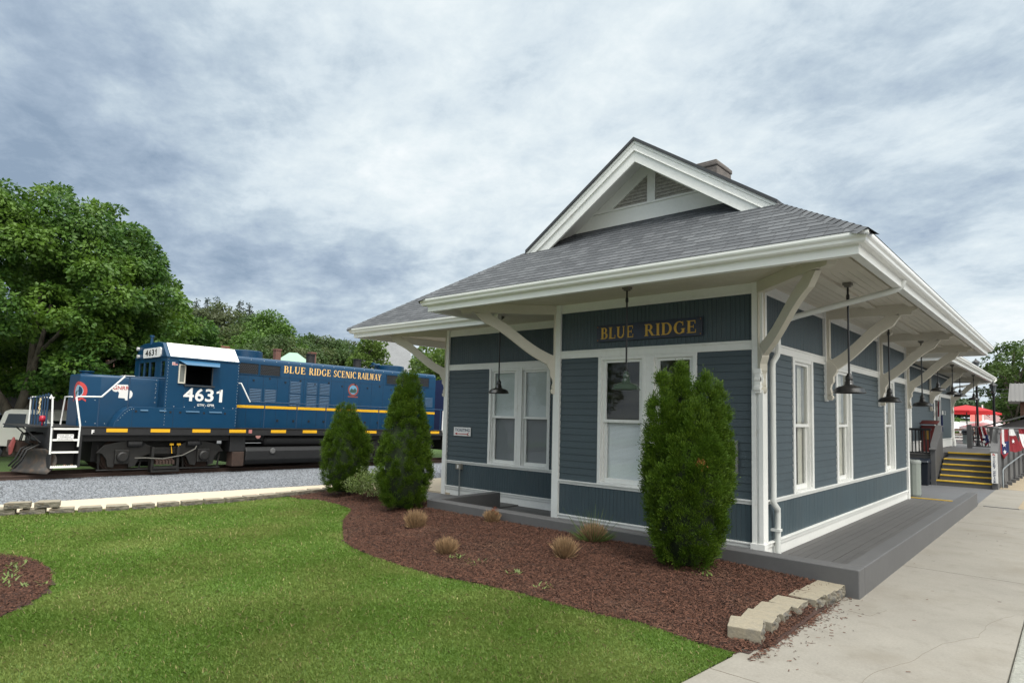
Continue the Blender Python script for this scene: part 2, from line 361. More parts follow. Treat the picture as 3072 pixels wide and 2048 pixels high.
def wallparts(fn, name, a0, a1, opens, parent, zlow=-.09, skirt=True, zsh=0):
    """siding, beadboard, trim and backing for one straight wall; opens = [(l, r, z0, z1)]"""
    ops = sorted(opens)
    x = a0; segs = []
    for l, r, z0, z1 in ops:
        if l > x+1e-4: segs.append((x, l, ZS1, ZB0))
        if z0 > ZS1+.01: segs.append((l, r, ZS1, z0))
        if z1 < ZB0-.01: segs.append((l, r, z1, ZB0))
        x = r
    if x < a1-1e-4: segs.append((x, a1, ZS1, ZB0))
    for q in segs:
        s = MB(fn); lap(s, *q); s.box(q[0], q[1], -.12, .0, q[2], q[3]); build(s, 'siding', M_['siding'], parent, fixn=False)
    for nm, z0, z1 in (('dado_beadboard', ZR1, ZS0), ('frieze_beadboard', ZB1, ZT)):
        b = MB(fn); beads(b, a0, a1, z0, z1); b.box(a0, a1, -.12, -.002, z0-.05, z1+.05); build(b, nm, M_['bead'], parent, fixn=False)
    t = MB(fn); W_ = M_['white']
    # belt course, sill course, base ledge, skirt, crown
    t.box(a0, a1, -.03, .022, ZB0, ZB1-.03); t.box(a0, a1, -.03, .034, ZB1-.03, ZB1-.006); t.box(a0, a1, -.02, .028, ZB1-.006, ZB1); build(t, 'belt_course', W_, parent, bevel=.004); t = MB(fn)
    t.box(a0, a1, -.03, .028, ZS0+.022, ZS1-.018); t.box(a0, a1, -.03, .046, ZS1-.018, ZS1)
    t.box(a0, a1, -.03, .02, ZS0, ZS0+.022); build(t, 'sill_course', W_, parent, bevel=.004); t = MB(fn)
    t.box(a0, a1, -.03, .03, ZR0, ZR1-.02); t.box(a0, a1, -.03, .048, ZR1-.02, ZR1)
    if skirt: t.box(a0, a1, -.06, .012, zlow, ZR0)
    build(t, 'base_trim', W_, parent, bevel=.004); t = MB(fn)
    t.box(a0, a1, -.02, .03, 3.285, 3.32); t.box(a0, a1, -.02, .02, 3.32, ZT); build(t, 'crown_trim', W_, parent, bevel=.004)
def window(fn, parent, l, r, z0=ZS1, z1=ZB0, sx=None, cas=.055, upper='glass', lower='blind', label=None, split=1.63):
    """double-hung window filling l..r; casing, two sashes, panes and blinds"""
    c = MB(fn); fr = .045
    c.box(l, l+cas, -.11, .028, z0, z1-.001); c.box(r-cas, r, -.11, .028, z0, z1-.001); c.box(l+cas, r-cas, -.11, .020, z1-.05, z1-.001)
    c.box(l+cas, r-cas, -.11, .036, z0, z0+.028)
    c.box(l+cas, l+cas+.02, -.11, -.004, z0+.028, z1-.05); c.box(r-cas-.02, r-cas, -.11, -.004, z0+.028, z1-.05)
    f = build(c, 'window', M_['white'], parent, bevel=.003, label=label)
    a, b = l+cas+.02, r-cas-.02; zb, zt = z0+.028, z1-.05
    s = MB(fn)
    for (u0, u1, d0, d1) in ((split-.03, zt, -.045, -.015), (zb, split+.012, -.078, -.048)):
        lowr = .06 if u0 == zb else .045
        s.box(a, a+fr, d0, d1, u0, u1); s.box(b-fr, b, d0, d1, u0, u1); s.box(a+fr, b-fr, d0, d1, u1-.04, u1); s.box(a+fr, b-fr, d0, d1, u0, u0+lowr)
    build(s, 'sash', M_['white'], f, bevel=.002)
    for q in ((-.030, split+.01, zt-.035), (-.063, zb+.055, split-.024)):
        g = MB(fn); g.add([(a+fr-.004, q[0], q[1]), (b-fr+.004, q[0], q[1]), (b-fr+.004, q[0], q[2]), (a+fr-.004, q[0], q[2])], [(0,1,2,3)]); build(g, 'pane', M_['glass'], f, fixn=False)
    k = MB(fn)
    if upper == 'shade': k.box(a+.01, b-.01, -.075, -.07, split-.02, zt); build(k, 'roller_shade', M_['shade'], f); k = MB(fn)
    if lower == 'blind':
        z = zb+.04
        while z < (split if upper != 'blind' else zt):
            k.add([(a+.012, -.088, z), (b-.012, -.088, z), (b-.012, -.100, z+.0165), (a+.012, -.100, z+.0165)], [(0,1,2,3)]); z += .0185
        for q in (a+.08, b-.08): k.box(q, q+.004, -.097, -.094, zb+.04, split)
    if k.v: build(k, 'blind', M_['blind'] if lower == 'blind' and upper != 'shade' else M_['shade2'], f, fixn=False)
    if lower == 'curtain':
        k = MB(fn); n = 14
        for i in range(n):
            x0, x1 = a+(b-a)*i/n, a+(b-a)*(i+1)/n; d0, d1 = (-.10 if i % 2 else -.118), (-.118 if i % 2 else -.10)
            if 5 <= i <= 8: continue
            k.add([(x0, d0, zb), (x1, d1, zb), (x1, d1, zt), (x0, d0, zt)], [(0,1,2,3)])
        build(k, 'curtain', M_['curtain'], f, fixn=False)
    return f
def bracket(parent, base, out, zoff=0, reach=1.25, full_post=False, lab=None, sc=1.0):
    """curved timber eave bracket standing out from a wall point"""
    bx_, by_ = base; o = Vector((out[0], out[1], 0)).normalized(); t = Vector((-o.y, o.x, 0)); H = .05
    def F(sgn): return lambda a, z: (bx_+o.x*a+t.x*H*sgn, by_+o.y*a+t.y*H*sgn, z+zoff)
    m = MB(); kx = reach/1.25
    m.prism([(.0, 3.275), (reach-.27, 3.275), (reach-.27, 3.29), (reach-.24, 3.262), (reach-.10, 3.262), (reach-.085, 3.31), (reach-.03, 3.325), (reach, 3.365), (reach, 3.42), (0, 3.42)], F(-1), F(1))
    # brace: gently S-shaped
    n = 10; top = []; bot = []
    for i in range(n+1):
        u = i/n; a = (.05+.86*u)*kx; z = 2.62+.67*u+.05*math.sin(u*math.pi*2)*-.6
        top.append((a-.02, z)); wd = .135-.028*math.sin(u*math.pi)
        bot.append((a+.095, z-wd))
    bot[-1] = (.97*kx+.05, 3.262); top[-1] = (.83*kx, 3.29)
    H = .036
    m.prism(top+bot[::-1], F(-1), F(1))
    H = .046
    m.prism([(0, 2.10), (.05, 2.08), (.075, 2.12), (.055, 2.2), (.07, 2.26), (.10, 2.30), (.10, 2.38), (.15, 2.46), (.15, 2.52), (.05, 2.64), (.05, 3.29), (0, 3.29)], F(-1), F(1))
    # round drop under the scroll
    c = (bx_+o.x*.045, by_+o.y*.045, 2.055+zoff)
    ring = []
    for k in range(12):
        a = 2*math.pi*k/12; ring.append((.045+.045*math.cos(a), 2.06+.045*math.sin(a)))
    m.prism(ring, F(-1), F(1))
    return build(m, 'bracket', M_['soffit'], parent, bevel=.004, label=lab)
def sweep(mb, path, prof, closed=False):       # path [(x,y)], prof [(outward, z)]; outward is to the right of travel
    n = len(path); rings = []
    for i, p in enumerate(path):
        p = Vector((*p, 0)); nn = []
        if i > 0 or closed: d = (p-Vector((*path[i-1], 0))).normalized(); nn.append(Vector((d.y, -d.x, 0)))
        if i < n-1 or closed: d = (Vector((*path[(i+1) % n], 0))-p).normalized(); nn.append(Vector((d.y, -d.x, 0)))
        if len(nn) == 2: m = (nn[0]+nn[1]); m = m/(m.dot(nn[0])) if m.length > 1e-6 else nn[0]
        else: m = nn[0]
        rings.append([(p.x+m.x*o, p.y+m.y*o, z) for o, z in prof])
    k = len(prof); vs = [v for r in rings for v in r]; fs = []
    for i in range(n-1+(1 if closed else 0)):
        j = (i+1) % n
        fs += [(i*k+q, j*k+q, j*k+(q+1) % k, i*k+(q+1) % k) for q in range(k)]
    if not closed: fs += [tuple(range(k))[::-1], tuple(range((n-1)*k, n*k))]
    mb.add(vs, fs)
GUT = [(-.10, 3.35), (-.045, 3.35), (-.03, 3.365), (-.025, 3.39), (-.006, 3.41), (0, 3.425), (0, 3.455), (-.012, 3.455), (-.014, 3.43), (-.09, 3.43), (-.10, 3.455)]
FAS = [(-.19, 3.262), (-.105, 3.262), (-.105, 3.34), (-.098, 3.345), (-.098, 3.44), (-.19, 3.44)]
S = thing('railway_station', (-1.6, 4, -.09), 'slate blue clapboard depot with white trim, deep bracketed eaves and grey shingle gablet roof', 'railway station')
W1, W2, D1, L1 = 3.18, 3.86, 1.184, 8.95
front = lambda a, d, z: (a, -d, z)
right = lambda a, d, z: (d, a, z)
wing = lambda a, d, z: (a, D1-d, z)
wingleft = lambda a, d, z: (-W1-W2-d, a, z)
bayleft = lambda a, d, z: (-W1-d, a, z)
rear1 = lambda a, d, z: (a, L1+d, z)
wallparts(front, 'front', -W1, 0, [(-2.40, -1.60, ZS1, ZB0), (-1.52, -.83, ZS1, ZB0), (-1.60, -1.52, ZS1, ZB0)], S)
wallparts(right, 'side', 0, L1, [(1.16, 2.05, ZS1, ZB0), (3.26, 4.20, ZS1, ZB0), (6.70, 7.66, ZS1, ZB0)], S)
wallparts(wing, 'wing', -W1-W2, -W1, [(-5.79, -5.03, ZS1, ZB0), (-5.03, -4.98, ZS1, ZB0), (-4.98, -4.24, ZS1, ZB0)], S)
wallparts(wingleft, 'wing_side', D1, 4.9, [], S)
wallparts(bayleft, 'bay_side', 0, D1, [], S)
wallparts(rear1, 'rear', -W1, 0, [], S)
def band(fn, a0, a1): m = MB(fn); m.box(a0, a1, -.11, .024, ZS1, ZB0-.001); return m
window(front, S, -2.40, -1.60, upper='glass', lower='blind', label='window with a white blind drawn over its lower sash')
build(band(front, -1.60, -1.52), 'mullion', M_['white'], S, bevel=.003)
window(front, S, -1.52, -.83, upper='glass', lower='blind', label='window half hidden behind the tall clipped evergreen')
window(wing, S, -5.79, -5.03, upper='shade', lower='blind', label='window with a grey roller shade above a slatted blind, nearer the ticketing sign')
build(band(wing, -5.03, -4.98), 'mullion', M_['white'], S, bevel=.003)
window(wing, S, -4.98, -4.24, upper='shade', lower='blind', label='window with a grey roller shade above a slatted blind, nearer the bay')
window(right, S, 1.16, 2.05, cas=.08, upper='glass', lower='curtain', label='curtained window nearest the downspout')
window(right, S, 3.26, 4.20, cas=.1, upper='glass', lower='curtain', label='middle window of the side wall')
window(right, S, 6.70, 7.66, cas=.1, upper='glass', lower='curtain', label='farthest window of the side wall')
# interior so the windows look into dark rooms
m = MB(); m.box(-W1+.15, -.15, 1.3, 1.35, -.05, 3.4); m.box(-1.0, -.95, 1.35, 8.8, -.05, 3.4); m.box(-W1-W2+.15, -W1, 2.6, 2.65, -.05, 3.4)
build(m, 'inner_wall', mat('plaster', (.25,.22,.17), .9, v=((2,.2),)), S)
m = MB(); m.box(-W1-W2+.1, -.1, .12, 8.8, -.08, -.03); build(m, 'floor_slab', M_['dark'], S)
# corner boards
def corner(name, x0, x1, y0, y1, z0=-.09, z1=ZT):
    m = MB(); m.box(x0, x1, y0, y1, z0, z1); return build(m, 'corner_post', M_['white'], S, bevel=.005)
m = MB()
m.box(-.085, .052, -.052, -.0, ZR0-.0, ZT); m.box(-.085, -.03, -.07, -.05, ZR1+.0, 2.06); m.box(.005, .06, -.078, -.05, ZR1, 2.06)
m.box(0, .052, 0, .10, ZR0, ZT); m.box(-.10, .075, -.09, .02, ZR0-.01, ZR1+.01)
m.box(-.03, .04, -.11, -.05, 2.02, 2.30); m.box(-.04, .05, -.12, -.06, 2.26, 2.32)
m.lathe([(0, -.04), (.048, -.04), (.052, 0), (.048, .04), (0, .04)], (.005, -.085, 2.08), 14, axis='x')
m.lathe([(0, -.035), (.03, -.035), (.03, .035), (0, .035)], (.005, -.095, 2.19), 12, axis='x')
build(m, 'corner_post', M_['white'], S, bevel=.003)
m = MB()
m.box(-W1-.05, -W1+.075, -.05, 0, -.09, ZT); m.box(-W1-.05, -W1, 0, .09, -.09, ZT)
build(m, 'corner_post', M_['white'], S, bevel=.003)
m = MB(); m.box(-W1-W2-.05, -W1-W2+.065, D1-.05, D1, -.09, ZT); m.box(-W1-W2-.05, -W1-W2, D1, D1+.09, -.09, ZT); build(m, 'corner_post', M_['white'], S, bevel=.003)
m = MB(); m.box(-.09, .05, L1-.03, L1+.05, -.09, ZT); m.box(0, .05, L1-.10, L1-.03, -.09, ZT); build(m, 'corner_post', M_['white'], S, bevel=.003)
# wall posts under the side brackets (frieze band)
for y in (2.70, 6.28):
    m = MB(); m.box(0, .05, y-.085, y+.085, 2.62, ZT); m.box(0, .045, y-.05, y+.05, 2.0, 2.66); build(m, 'pilaster', M_['white'], S, bevel=.003)
bracket(S, (.0, .0), (1, -1), reach=1.71, lab='large diagonal bracket under the near roof corner')
bracket(S, (.04, 2.70), (1, 0)); bracket(S, (.04, 6.28), (1, 0)); bracket(S, (.04, 8.93), (1, 0))
bracket(S, (-W1-.03, -.0), (-1, -1), reach=1.62, lab='diagonal bracket on the left corner of the front bay')
bracket(S, (-W1-W2-.03, D1), (-1, -1), reach=1.5, lab='diagonal bracket on the left corner of the recessed wing')
bracket(S, (-W1-W2-.04, 3.6), (-1, 0), reach=1.2)
# soffits
E0, E1, F0, F1 = -4.76, 1.567, -1.567, 10.10; ZE = 3.45; SL = .67
def soffit(polys, name):
    m = MB()
    for x0, x1, y0, y1, ax in polys:
        p = .09
        if ax == 'y':
            n = max(1, round((x1-x0)/p)); q = (x1-x0)/n
            for i in range(n): m.box(x0+i*q+.003, x0+(i+1)*q-.003, y0, y1, ZT, ZT+.012)
        else:
            n = max(1, round((y1-y0)/p)); q = (y1-y0)/n
            for i in range(n): m.box(x0, x1, y0+i*q+.003, y0+(i+1)*q-.003, ZT, ZT+.012)
        m.box(x0, x1, y0, y1, ZT+.008, ZT+.018)
    return build(m, name, M_['soffit'], S)
soffit([(E0+.18, E1-.18, F0+.18, 0, 'x'), (0, E1-.18, 0, F1-.18, 'y'), (E0+.18, -W1, 0, D1, 'y'), (-W1, 0, L1, F1-.18, 'x')], 'soffit')
soffit([(-8.74, E0+.18, .08, D1-.001, 'x'), (-8.74, -W1-W2, D1, 6.0, 'y')], 'soffit')
m = MB(); m.box(.62, .75, -1.35, 9.9, ZT-.035, ZT-.001); m.box(1.16, 1.24, -1.2, 9.9, ZT-.05, ZT-.001); build(m, 'soffit_beam', M_['soffit'], S, bevel=.004)
# fascia + gutters
m = MB(); sweep(m, [(E0, F0+1.3), (E0, F0), (E1, F0), (E1, F1), (E1-3, F1)], FAS); build(m, 'fascia', M_['gutter'], S)
m = MB(); sweep(m, [(E0, F0+1.38), (E0, F0), (E1, F0), (E1, F1)], GUT); build(m, 'gutter', M_['gutter'], S)
m = MB(); sweep(m, [(-8.92, 6.2), (-8.92, -.1), (E0+.25, -.1)], FAS); build(m, 'fascia', M_['gutter'], S)
m = MB(); sweep(m, [(-8.92, 6.2), (-8.92, -.1), (E0+.15, -.1)], GUT); build(m, 'gutter', M_['gutter'], S)
# roofs
RX = (E0+E1)/2; HW = (E1-E0)/2; ZR = ZE+SL*HW; GF = 1.2; yg = F0+GF; zg = ZE+SL*GF; gw = .10; tw = gw-F0
r = MB()
shingles(r, [(E0, F0, ZE), (E1, F0, ZE), (E1-tw, gw, ZE+SL*tw), (E0+tw, gw, ZE+SL*tw)], (1, 0, 0))
shingles(r, [(E1, F0, ZE), (E1, F1, ZE), (RX, F1-HW, ZR), (RX, yg, ZR), (E1-GF, yg, zg)], (0, 1, 0))
shingles(r, [(E0, F0, ZE), (E0, F1, ZE), (RX, F1-HW, ZR), (RX, yg, ZR), (E0+GF, yg, zg)], (0, 1, 0))
shingles(r, [(E0, F1, ZE), (E1, F1, ZE), (RX, F1-HW, ZR)], (1, 0, 0))
wx0, wy0, wy1 = -8.92, -.1, 6.24; wh = (wy1-wy0)/2; wz = ZE+SL*wh
shingles(r, [(wx0, wy0, ZE), (E0+.4, wy0, ZE), (E0+.4+wh, wy0+wh, wz), (wx0+wh, wy0+wh, wz)], (1, 0, 0))
shingles(r, [(wx0, wy0, ZE), (wx0, wy1, ZE), (wx0+wh, wy0+wh, wz)], (0, 1, 0))
shingles(r, [(wx0, wy1, ZE), (E0+.4, wy1, ZE), (RX, wy0+wh, wz), (wx0+wh, wy0+wh, wz)], (1, 0, 0))
# hip and ridge caps
def cap(a, b, w_=.11):
    a, b = Vector(a), Vector(b); L = (b-a).length; n = int(L/.115); d = (b-a)/n; sd = d.cross(Vector((0,0,1))).normalized()*w_
    for i in range(n):
        p, q = a+d*i, a+d*(i+1.0); u0, u1 = Vector((0,0,.022)), Vector((0,0,.013)); dn = Vector((0,0,-.02-SL*.07))
        r.add([p-sd+dn+u0, p+u0, p+sd+dn+u0, q-sd+dn+u1, q+u1, q+sd+dn+u1], [(0,1,4,3), (1,2,5,4), (0,3,5,2)], 0, [[(i*.17+.05, i*.115+.02)]*4, [(i*.17+.05, i*.115+.02)]*4, [(0, 0)]*4])
cap((E1, F0, ZE), (E1-GF, yg, zg)); cap((E0, F0, ZE), (E0+GF, yg, zg)); cap((wx0, wy0, ZE), (wx0+wh, wy0+wh, wz)); cap((RX, yg, ZR), (RX, F1-HW, ZR))
roof = build(r, 'roof', M_['shingle'], S, fixn=False)
# gablet: rake boards, gable wall, louvres
def chev(c0, c1, y0, y1, mm, ext=.0, m=None):
    m = m or MB()
    for sg in (1, -1):
        x1 = HW-GF+ext; poly = [(0, ZR-c0), (x1, ZR-SL*x1-c0), (x1, ZR-SL*x1-c1), (0, ZR-c1)]
        m.prism(poly, lambda a, z: (RX+sg*a, y0, z), lambda a, z: (RX+sg*a, y1, z))
    return m
m = chev(-.045, .0, yg-.05, yg+.4, None, .0); build(m, 'rake_shingle_edge', M_['shingle'], S)
m = chev(.0, .045, yg-.028, yg+.03, None, .01); chev(.045, .13, yg-.018, yg+.03, None, .04, m); chev(.13, .145, yg-.03, yg+.03, None, .06, m); chev(.145, .30, yg-.006, yg+.03, None, .08, m)
build(m, 'rake_board', M_['white'], S, bevel=.003)
m = chev(.05, .085, yg+.03, gw+.05, None, .25); build(m, 'rake_soffit', M_['white'], S)
m = MB(); hb = ZE+SL*tw; top = ZR-.085
def tri(m, za, zb_, y0, y1, inset):      # trapezoid band of the gable between heights, inside the roof line
    wa = (top-za)/SL-inset; wb = (top-zb_)/SL-inset
    m.prism([(-wa, za), (wa, za), (max(wb, .001), zb_), (-max(wb, .001), zb_)], lambda a, z: (RX+a, y0, z), lambda a, z: (RX+a, y1, z))
tri(m, hb-.12, 4.815, gw-.002, gw+.04, 0); m.box(RX-1.25, RX+1.25, gw-.022, gw+.0, 4.80, 4.83)
for sg in (1, -1):
    x1 = (top-4.83)/SL
    m.prism([(0, top), (x1, 4.83), (x1-.30, 4.83), (0, top-.2)], lambda a, z: (RX+sg*a, gw-.008, z), lambda a, z: (RX+sg*a, gw+.04, z))
m.box(RX-.065, RX+.065, gw-.012, gw+.04, 4.83, top-.1)
gable = build(m, 'gable_wall', M_['white'], S, bevel=.003)
m = MB(); z = 4.835
while z < top-.24:
    x1 = (top-.2-z)/SL+.02
    for a, b in ((-x1, -.06), (.06, x1)):
        if b > a: m.add([(RX+a, gw+.002, z), (RX+b, gw+.002, z), (RX+b, gw+.022, z+.05), (RX+a, gw+.022, z+.05), (RX+a, gw+.002, z-.006), (RX+b, gw+.002, z-.006)], [(0,1,2,3), (4,5,1,0)])
    z += .05
m.box(RX-1.2, RX+1.2, gw+.055, gw+.06, 4.80, 5.4) if False else None
build(m, 'louvre', mat('weathered_louvre', (.42,.40,.365), .9, v=((9,.2),(60,.4),(26,.5,(.22,.2,.18),.5,.62))), gable, fixn=False)
# chimney
m = MB(); m.box(-1.98, -1.50, 2.15, 2.75, 4.9, 6.00); m.box(-1.995, -1.485, 2.135, 2.765, 6.00, 6.08); m.box(-1.96, -1.52, 2.17, 2.73, 6.08, 6.12)
build(m, 'chimney', mat('weathered_brick_render', (.13,.115,.105), .95, v=((3,.2),(20,.25),(5,.6,(.09,.085,.08),.5,.7)), bump=(25,.7,.02)), roof, bevel=.04)
# downspout at the near corner of the side wall
m = MB()
def duct(pts, w_, h_):
    for p, q in zip(pts, pts[1:]): m.bar(p, q, w_, h_, up=(0, 1, 0) if abs(p[2]-q[2]) < .02 else (0, 0, 1))
DX = .075; yy = .42
pts = [(1.47, .50, 3.40), (1.47, .50, 3.33), (1.45, .50, 3.28), (1.40, .49, 3.245), (1.30, .49, 3.22), (.30, .45, 3.02), (.14, .44, 2.97), (DX, .43, 2.90), (DX, .42, 2.84), (DX, .42, 2.64)]
m.tube(pts, .036, 10)
m.tube([(DX, .42, 2.66), (DX, .42, 2.60), (DX+.01, .36, 2.52), (DX, .235, 2.42), (DX, .22, 2.35), (DX, .22, .72), (DX, .225, .66), (DX+.01, .33, .58), (DX, .36, .52), (DX, .36, -.07)], .037, 10)
for z in (.30,): m.box(.0, DX+.042, (.22 if z > 1 else .36)-.046, (.22 if z > 1 else .36)+.046, z, z+.03)
build(m, 'downspout', mat('downspout_enamel', (.66,.67,.64), .35, v=((2,.05),)), S, smooth=True, auto=40)
m = MB(); m.tube([(-8.80, 3.0, 3.38), (-8.75, 3.0, 3.28), (-7.2, 3.0, 3.02), (-7.1, 3.0, 2.9), (-7.1, 3.0, 0)], .045, 8); build(m, 'downspout', M_['gutter'], S, smooth=True, auto=40)
# security light under the side soffit
m = MB(); m.box(.30, .42, 5.0, 5.1, 3.34, 3.42); m.lathe([(0,-.05),(.05,-.05),(.06,.03),(0,.04)], (.28, 4.98, 3.30), 12, axis='y'); m.lathe([(0,-.05),(.05,-.05),(.06,.03),(0,.04)], (.46, 4.98, 3.30), 12, axis='y')
build(m, 'flood_light', M_['soffit'], S)
# signs and small fittings: lie against the wall but are things of their own
def rect(m, x0, x1, z0, z1, y, t=.02): m.box(x0, x1, y-t, y, z0, z1)
# ------------------------------------------------------------------ lettering
def serif_glyph(c):
    """quads of one roman capital, cap height 1; returns (width, polys)"""
    P = []; T, t, sh = .19, .07, .05
    R = lambda x0, y0, x1, y1: P.append([(x0,y0),(x1,y0),(x1,y1),(x0,y1)])
    def A(cx, cy, rx, ry, a0, a1, wx, wy, n=12):
        for i in range(n):
            q = []
            for a, k in ((a0+(a1-a0)*i/n, 0), (a0+(a1-a0)*(i+1)/n, 0), (a0+(a1-a0)*(i+1)/n, 1), (a0+(a1-a0)*i/n, 1)):
                a = rad(a); q.append((cx+(rx-wx*k)*math.cos(a), cy+(ry-wy*k)*math.sin(a)))
            P.append(q)
    def Dg(x0, y0, x1, y1, w_): P.append([(x0, y0), (x0+w_, y0), (x1+w_, y1), (x1, y1)])
    def st(x, w_=T, b=True, u=True):
        R(x, 0, x+w_, 1)
        if b: R(x-.07, 0, x, sh); R(x+w_, 0, x+w_+.07, sh)
        if u: R(x-.07, 1-sh, x, 1); R(x+w_, 1-sh, x+w_+.07, 1)
    if c == 'B': st(.08); R(.27, 1-t, .38, 1); R(.27, .5, .40, .5+t); R(.27, 0, .40, t); A(.38, .76, .25, .24, -90, 90, .17, t); A(.40, .28, .30, .28, -90, 90, .19, t); w_ = .74
    elif c == 'C': A(.46, .5, .44, .52, 48, 312, .20, t, 18); R(.70, .66, .75, 1.0); w_ = .84
    elif c == 'D': st(.08); R(.27, 1-t, .42, 1); R(.27, 0, .42, t); A(.40, .5, .44, .5, -90, 90, .20, t); w_ = .90
    elif c == 'E': st(.08); R(.27, 1-t, .66, 1); R(.27, .47, .54, .47+t); R(.27, 0, .70, t); R(.61, .74, .66, 1); R(.65, 0, .70, .28); R(.50, .38, .54, .64); w_ = .76
    elif c == 'G': A(.46, .5, .44, .52, 48, 318, .20, t, 18); R(.70, .66, .75, 1.0); R(.66, .06, .84, .42); R(.58, .42-sh, .90, .42); w_ = .94
    elif c == 'I': st(.09); w_ = .38
    elif c == 'L': st(.08); R(.27, 0, .66, t); R(.61, 0, .66, .32); w_ = .70
    elif c == 'N': st(.10, .08); R(.76, 0, .84, 1); R(.69, 1-sh, .91, 1); Dg(.62, 0, .06, 1, .24); w_ = .94
    elif c == 'R': st(.08); R(.27, 1-t, .40, 1); R(.27, .46, .42, .46+t); A(.40, .73, .27, .27, -90, 90, .18, t); Dg(.62, 0, .34, .48, .20); R(.60, 0, .90, sh); w_ = .86
    elif c == 'S': A(.34, .74, .27, .27, 40, 270, .15, .11); A(.34, .27, .29, .28, -140, 90, .16, .11); R(.54, .70, .59, .98); R(.06, .02, .11, .30); w_ = .68
    elif c == 'U': R(.08, .3, .27, 1); R(.01, 1-sh, .34, 1); R(.66, .3, .74, 1); R(.59, 1-sh, .81, 1); A(.41, .32, .33, .34, 180, 360, .14, .10); w_ = .86
    elif c == 'A': Dg(.02, 0, .38, 1, .08); Dg(.60, 0, .32, 1, .20); R(.20, .28, .62, .28+t); R(-.04, 0, .18, sh); R(.55, 0, .86, sh); w_ = .84
    elif c == 'W': Dg(.24, 0, .02, 1, .18); Dg(.26, 0, .50, 1, .08); Dg(.66, 0, .44, 1, .18); Dg(.68, 0, .96, 1, .08); R(-.03, 1-sh, .28, 1); R(.88, 1-sh, 1.1, 1); w_ = 1.12
    elif c == 'Y': R(.33, 0, .52, .46); R(.24, 0, .61, sh); Dg(.32, .42, .04, 1, .20); Dg(.44, .42, .72, 1, .08); R(-.01, 1-sh, .30, 1); R(.66, 1-sh, .88, 1); w_ = .86
    else: w_ = .36
    return w_, P
def serif_text(mb, s, fn, height, width, depth=.004, mi=0, gap=.08):
    x = 0; out = []
    for c in s:
        w_, P = serif_glyph(c); out += [[(x+p[0], p[1]) for p in q] for q in P]; x += w_+gap
    kx = width/(x-gap)
    for i, q in enumerate(out):
        q = [(p[0]*kx, p[1]*height) for p in q]; d = depth+(i % 9)*.00008
        n = len(q); vs = [fn(a, b, 0) for a, b in q]+[fn(a, b, d) for a, b in q]
        mb.add(vs, [tuple(range(n)), tuple(range(n, 2*n))]+[(k, (k+1) % n, n+(k+1) % n, n+k) for k in range(n)], mi, fn=lambda *p: p)
def sans_text(mb, s, fn, height=None, width=None, bold=0, mi=0, depth=.003, cap=None):
    cu = bpy.data.curves.new('t', 'FONT'); cu.body = s; cu.size = 1; cu.offset = bold; cu.resolution_u = 3
    ob = bpy.data.objects.new('t', cu); COL.objects.link(ob); bpy.context.view_layer.update()
    me = ob.evaluated_get(bpy.context.evaluated_depsgraph_get()).to_mesh()
    V = [v.co.copy() for v in me.vertices]; F = [tuple(p.vertices) for p in me.polygons]
    ob.to_mesh_clear(); bpy.data.objects.remove(ob); bpy.data.curves.remove(cu)
    x0, x1 = min(v.x for v in V), max(v.x for v in V); y0, y1 = min(v.y for v in V), max(v.y for v in V)
    ky = (height/(y1-y0)) if height else None; kx = (width/(x1-x0)) if width else ky
    ky = ky or kx
    mb.add([fn((v.x-x0)*kx, (v.y-y0)*ky, depth) for v in V], F, mi, fn=lambda *p: p)
# station name board
def patch_sign(): 
    return mat('worn_sign_enamel', (.012,.02,.045), .35, v=((3,.5,(.02,.018,.015),.45,.6),(14,.6,(.03,.02,.012),.62,.75)))
G_SIGN = mat('old_gilt_letter', (.60,.36,.06), .6, v=((6,.2),(30,.5,(.16,.10,.04),.6,.75)))
t = thing('name_sign', (-1.58, -.03, 2.79), 'long navy enamel name board lettered BLUE RIDGE in worn gold above the front windows', 'sign')
m = MB(); m.box(-2.42, -.742, -.045, -.024, 2.79, 3.04)
build(m, 'sign_board', patch_sign(), t, bevel=.004)
m = MB(); fn = lambda a, b, d: (-2.345+a, -.046-d, 2.832+b)
serif_text(m, 'BLUE', fn, .168, .565, .004); fn = lambda a, b, d: (-1.61+a, -.046-d, 2.832+b); serif_text(m, 'RIDGE', fn, .168, .79, .004)
build(m, 'lettering', G_SIGN, t, fixn=False)
m = MB()
for x in (-2.40, -.765):
    for z in (2.815, 3.015): m.lathe([(0,-.004),(.012,-.004),(.008,.006),(0,.008)], (x, -.046, z), 8, axis='y')
build(m, 'screw', mat('rusty_screw', (.2,.09,.03), .6), t)
# ticketing sign on the wing
yw = D1-.022
t = thing('ticketing_sign', (-6.5, yw, 1.21), 'small white TICKETING sign with a red arrow pointing left on the recessed wall', 'sign')
m = MB(); m.box(-6.765, -6.27, yw-.012, yw, 1.215, 1.39); build(m, 'sign_board', M_['signwhite'], t, bevel=.003)
m = MB(); sans_text(m, 'TICKETING', lambda a, b, d: (-6.725+a, yw-.013-d, 1.305+b), .06, .43, .012, depth=.002); build(m, 'lettering', M_['ink'], t, fixn=False)
m = MB(); m.box(-6.66, -6.37, yw-.017, yw-.013, 1.248, 1.262)
m.prism([(-6.735, 1.255), (-6.66, 1.232), (-6.66, 1.278)], lambda a, z: (a, yw-.013, z), lambda a, z: (a, yw-.018, z))
m.prism([(-6.385, 1.255), (-6.34, 1.282), (-6.31, 1.282), (-6.35, 1.255), (-6.31, 1.228), (-6.34, 1.228)], lambda a, z: (a, yw-.013, z), lambda a, z: (a, yw-.018, z))
build(m, 'arrow', M_['redink'], t, fixn=False)
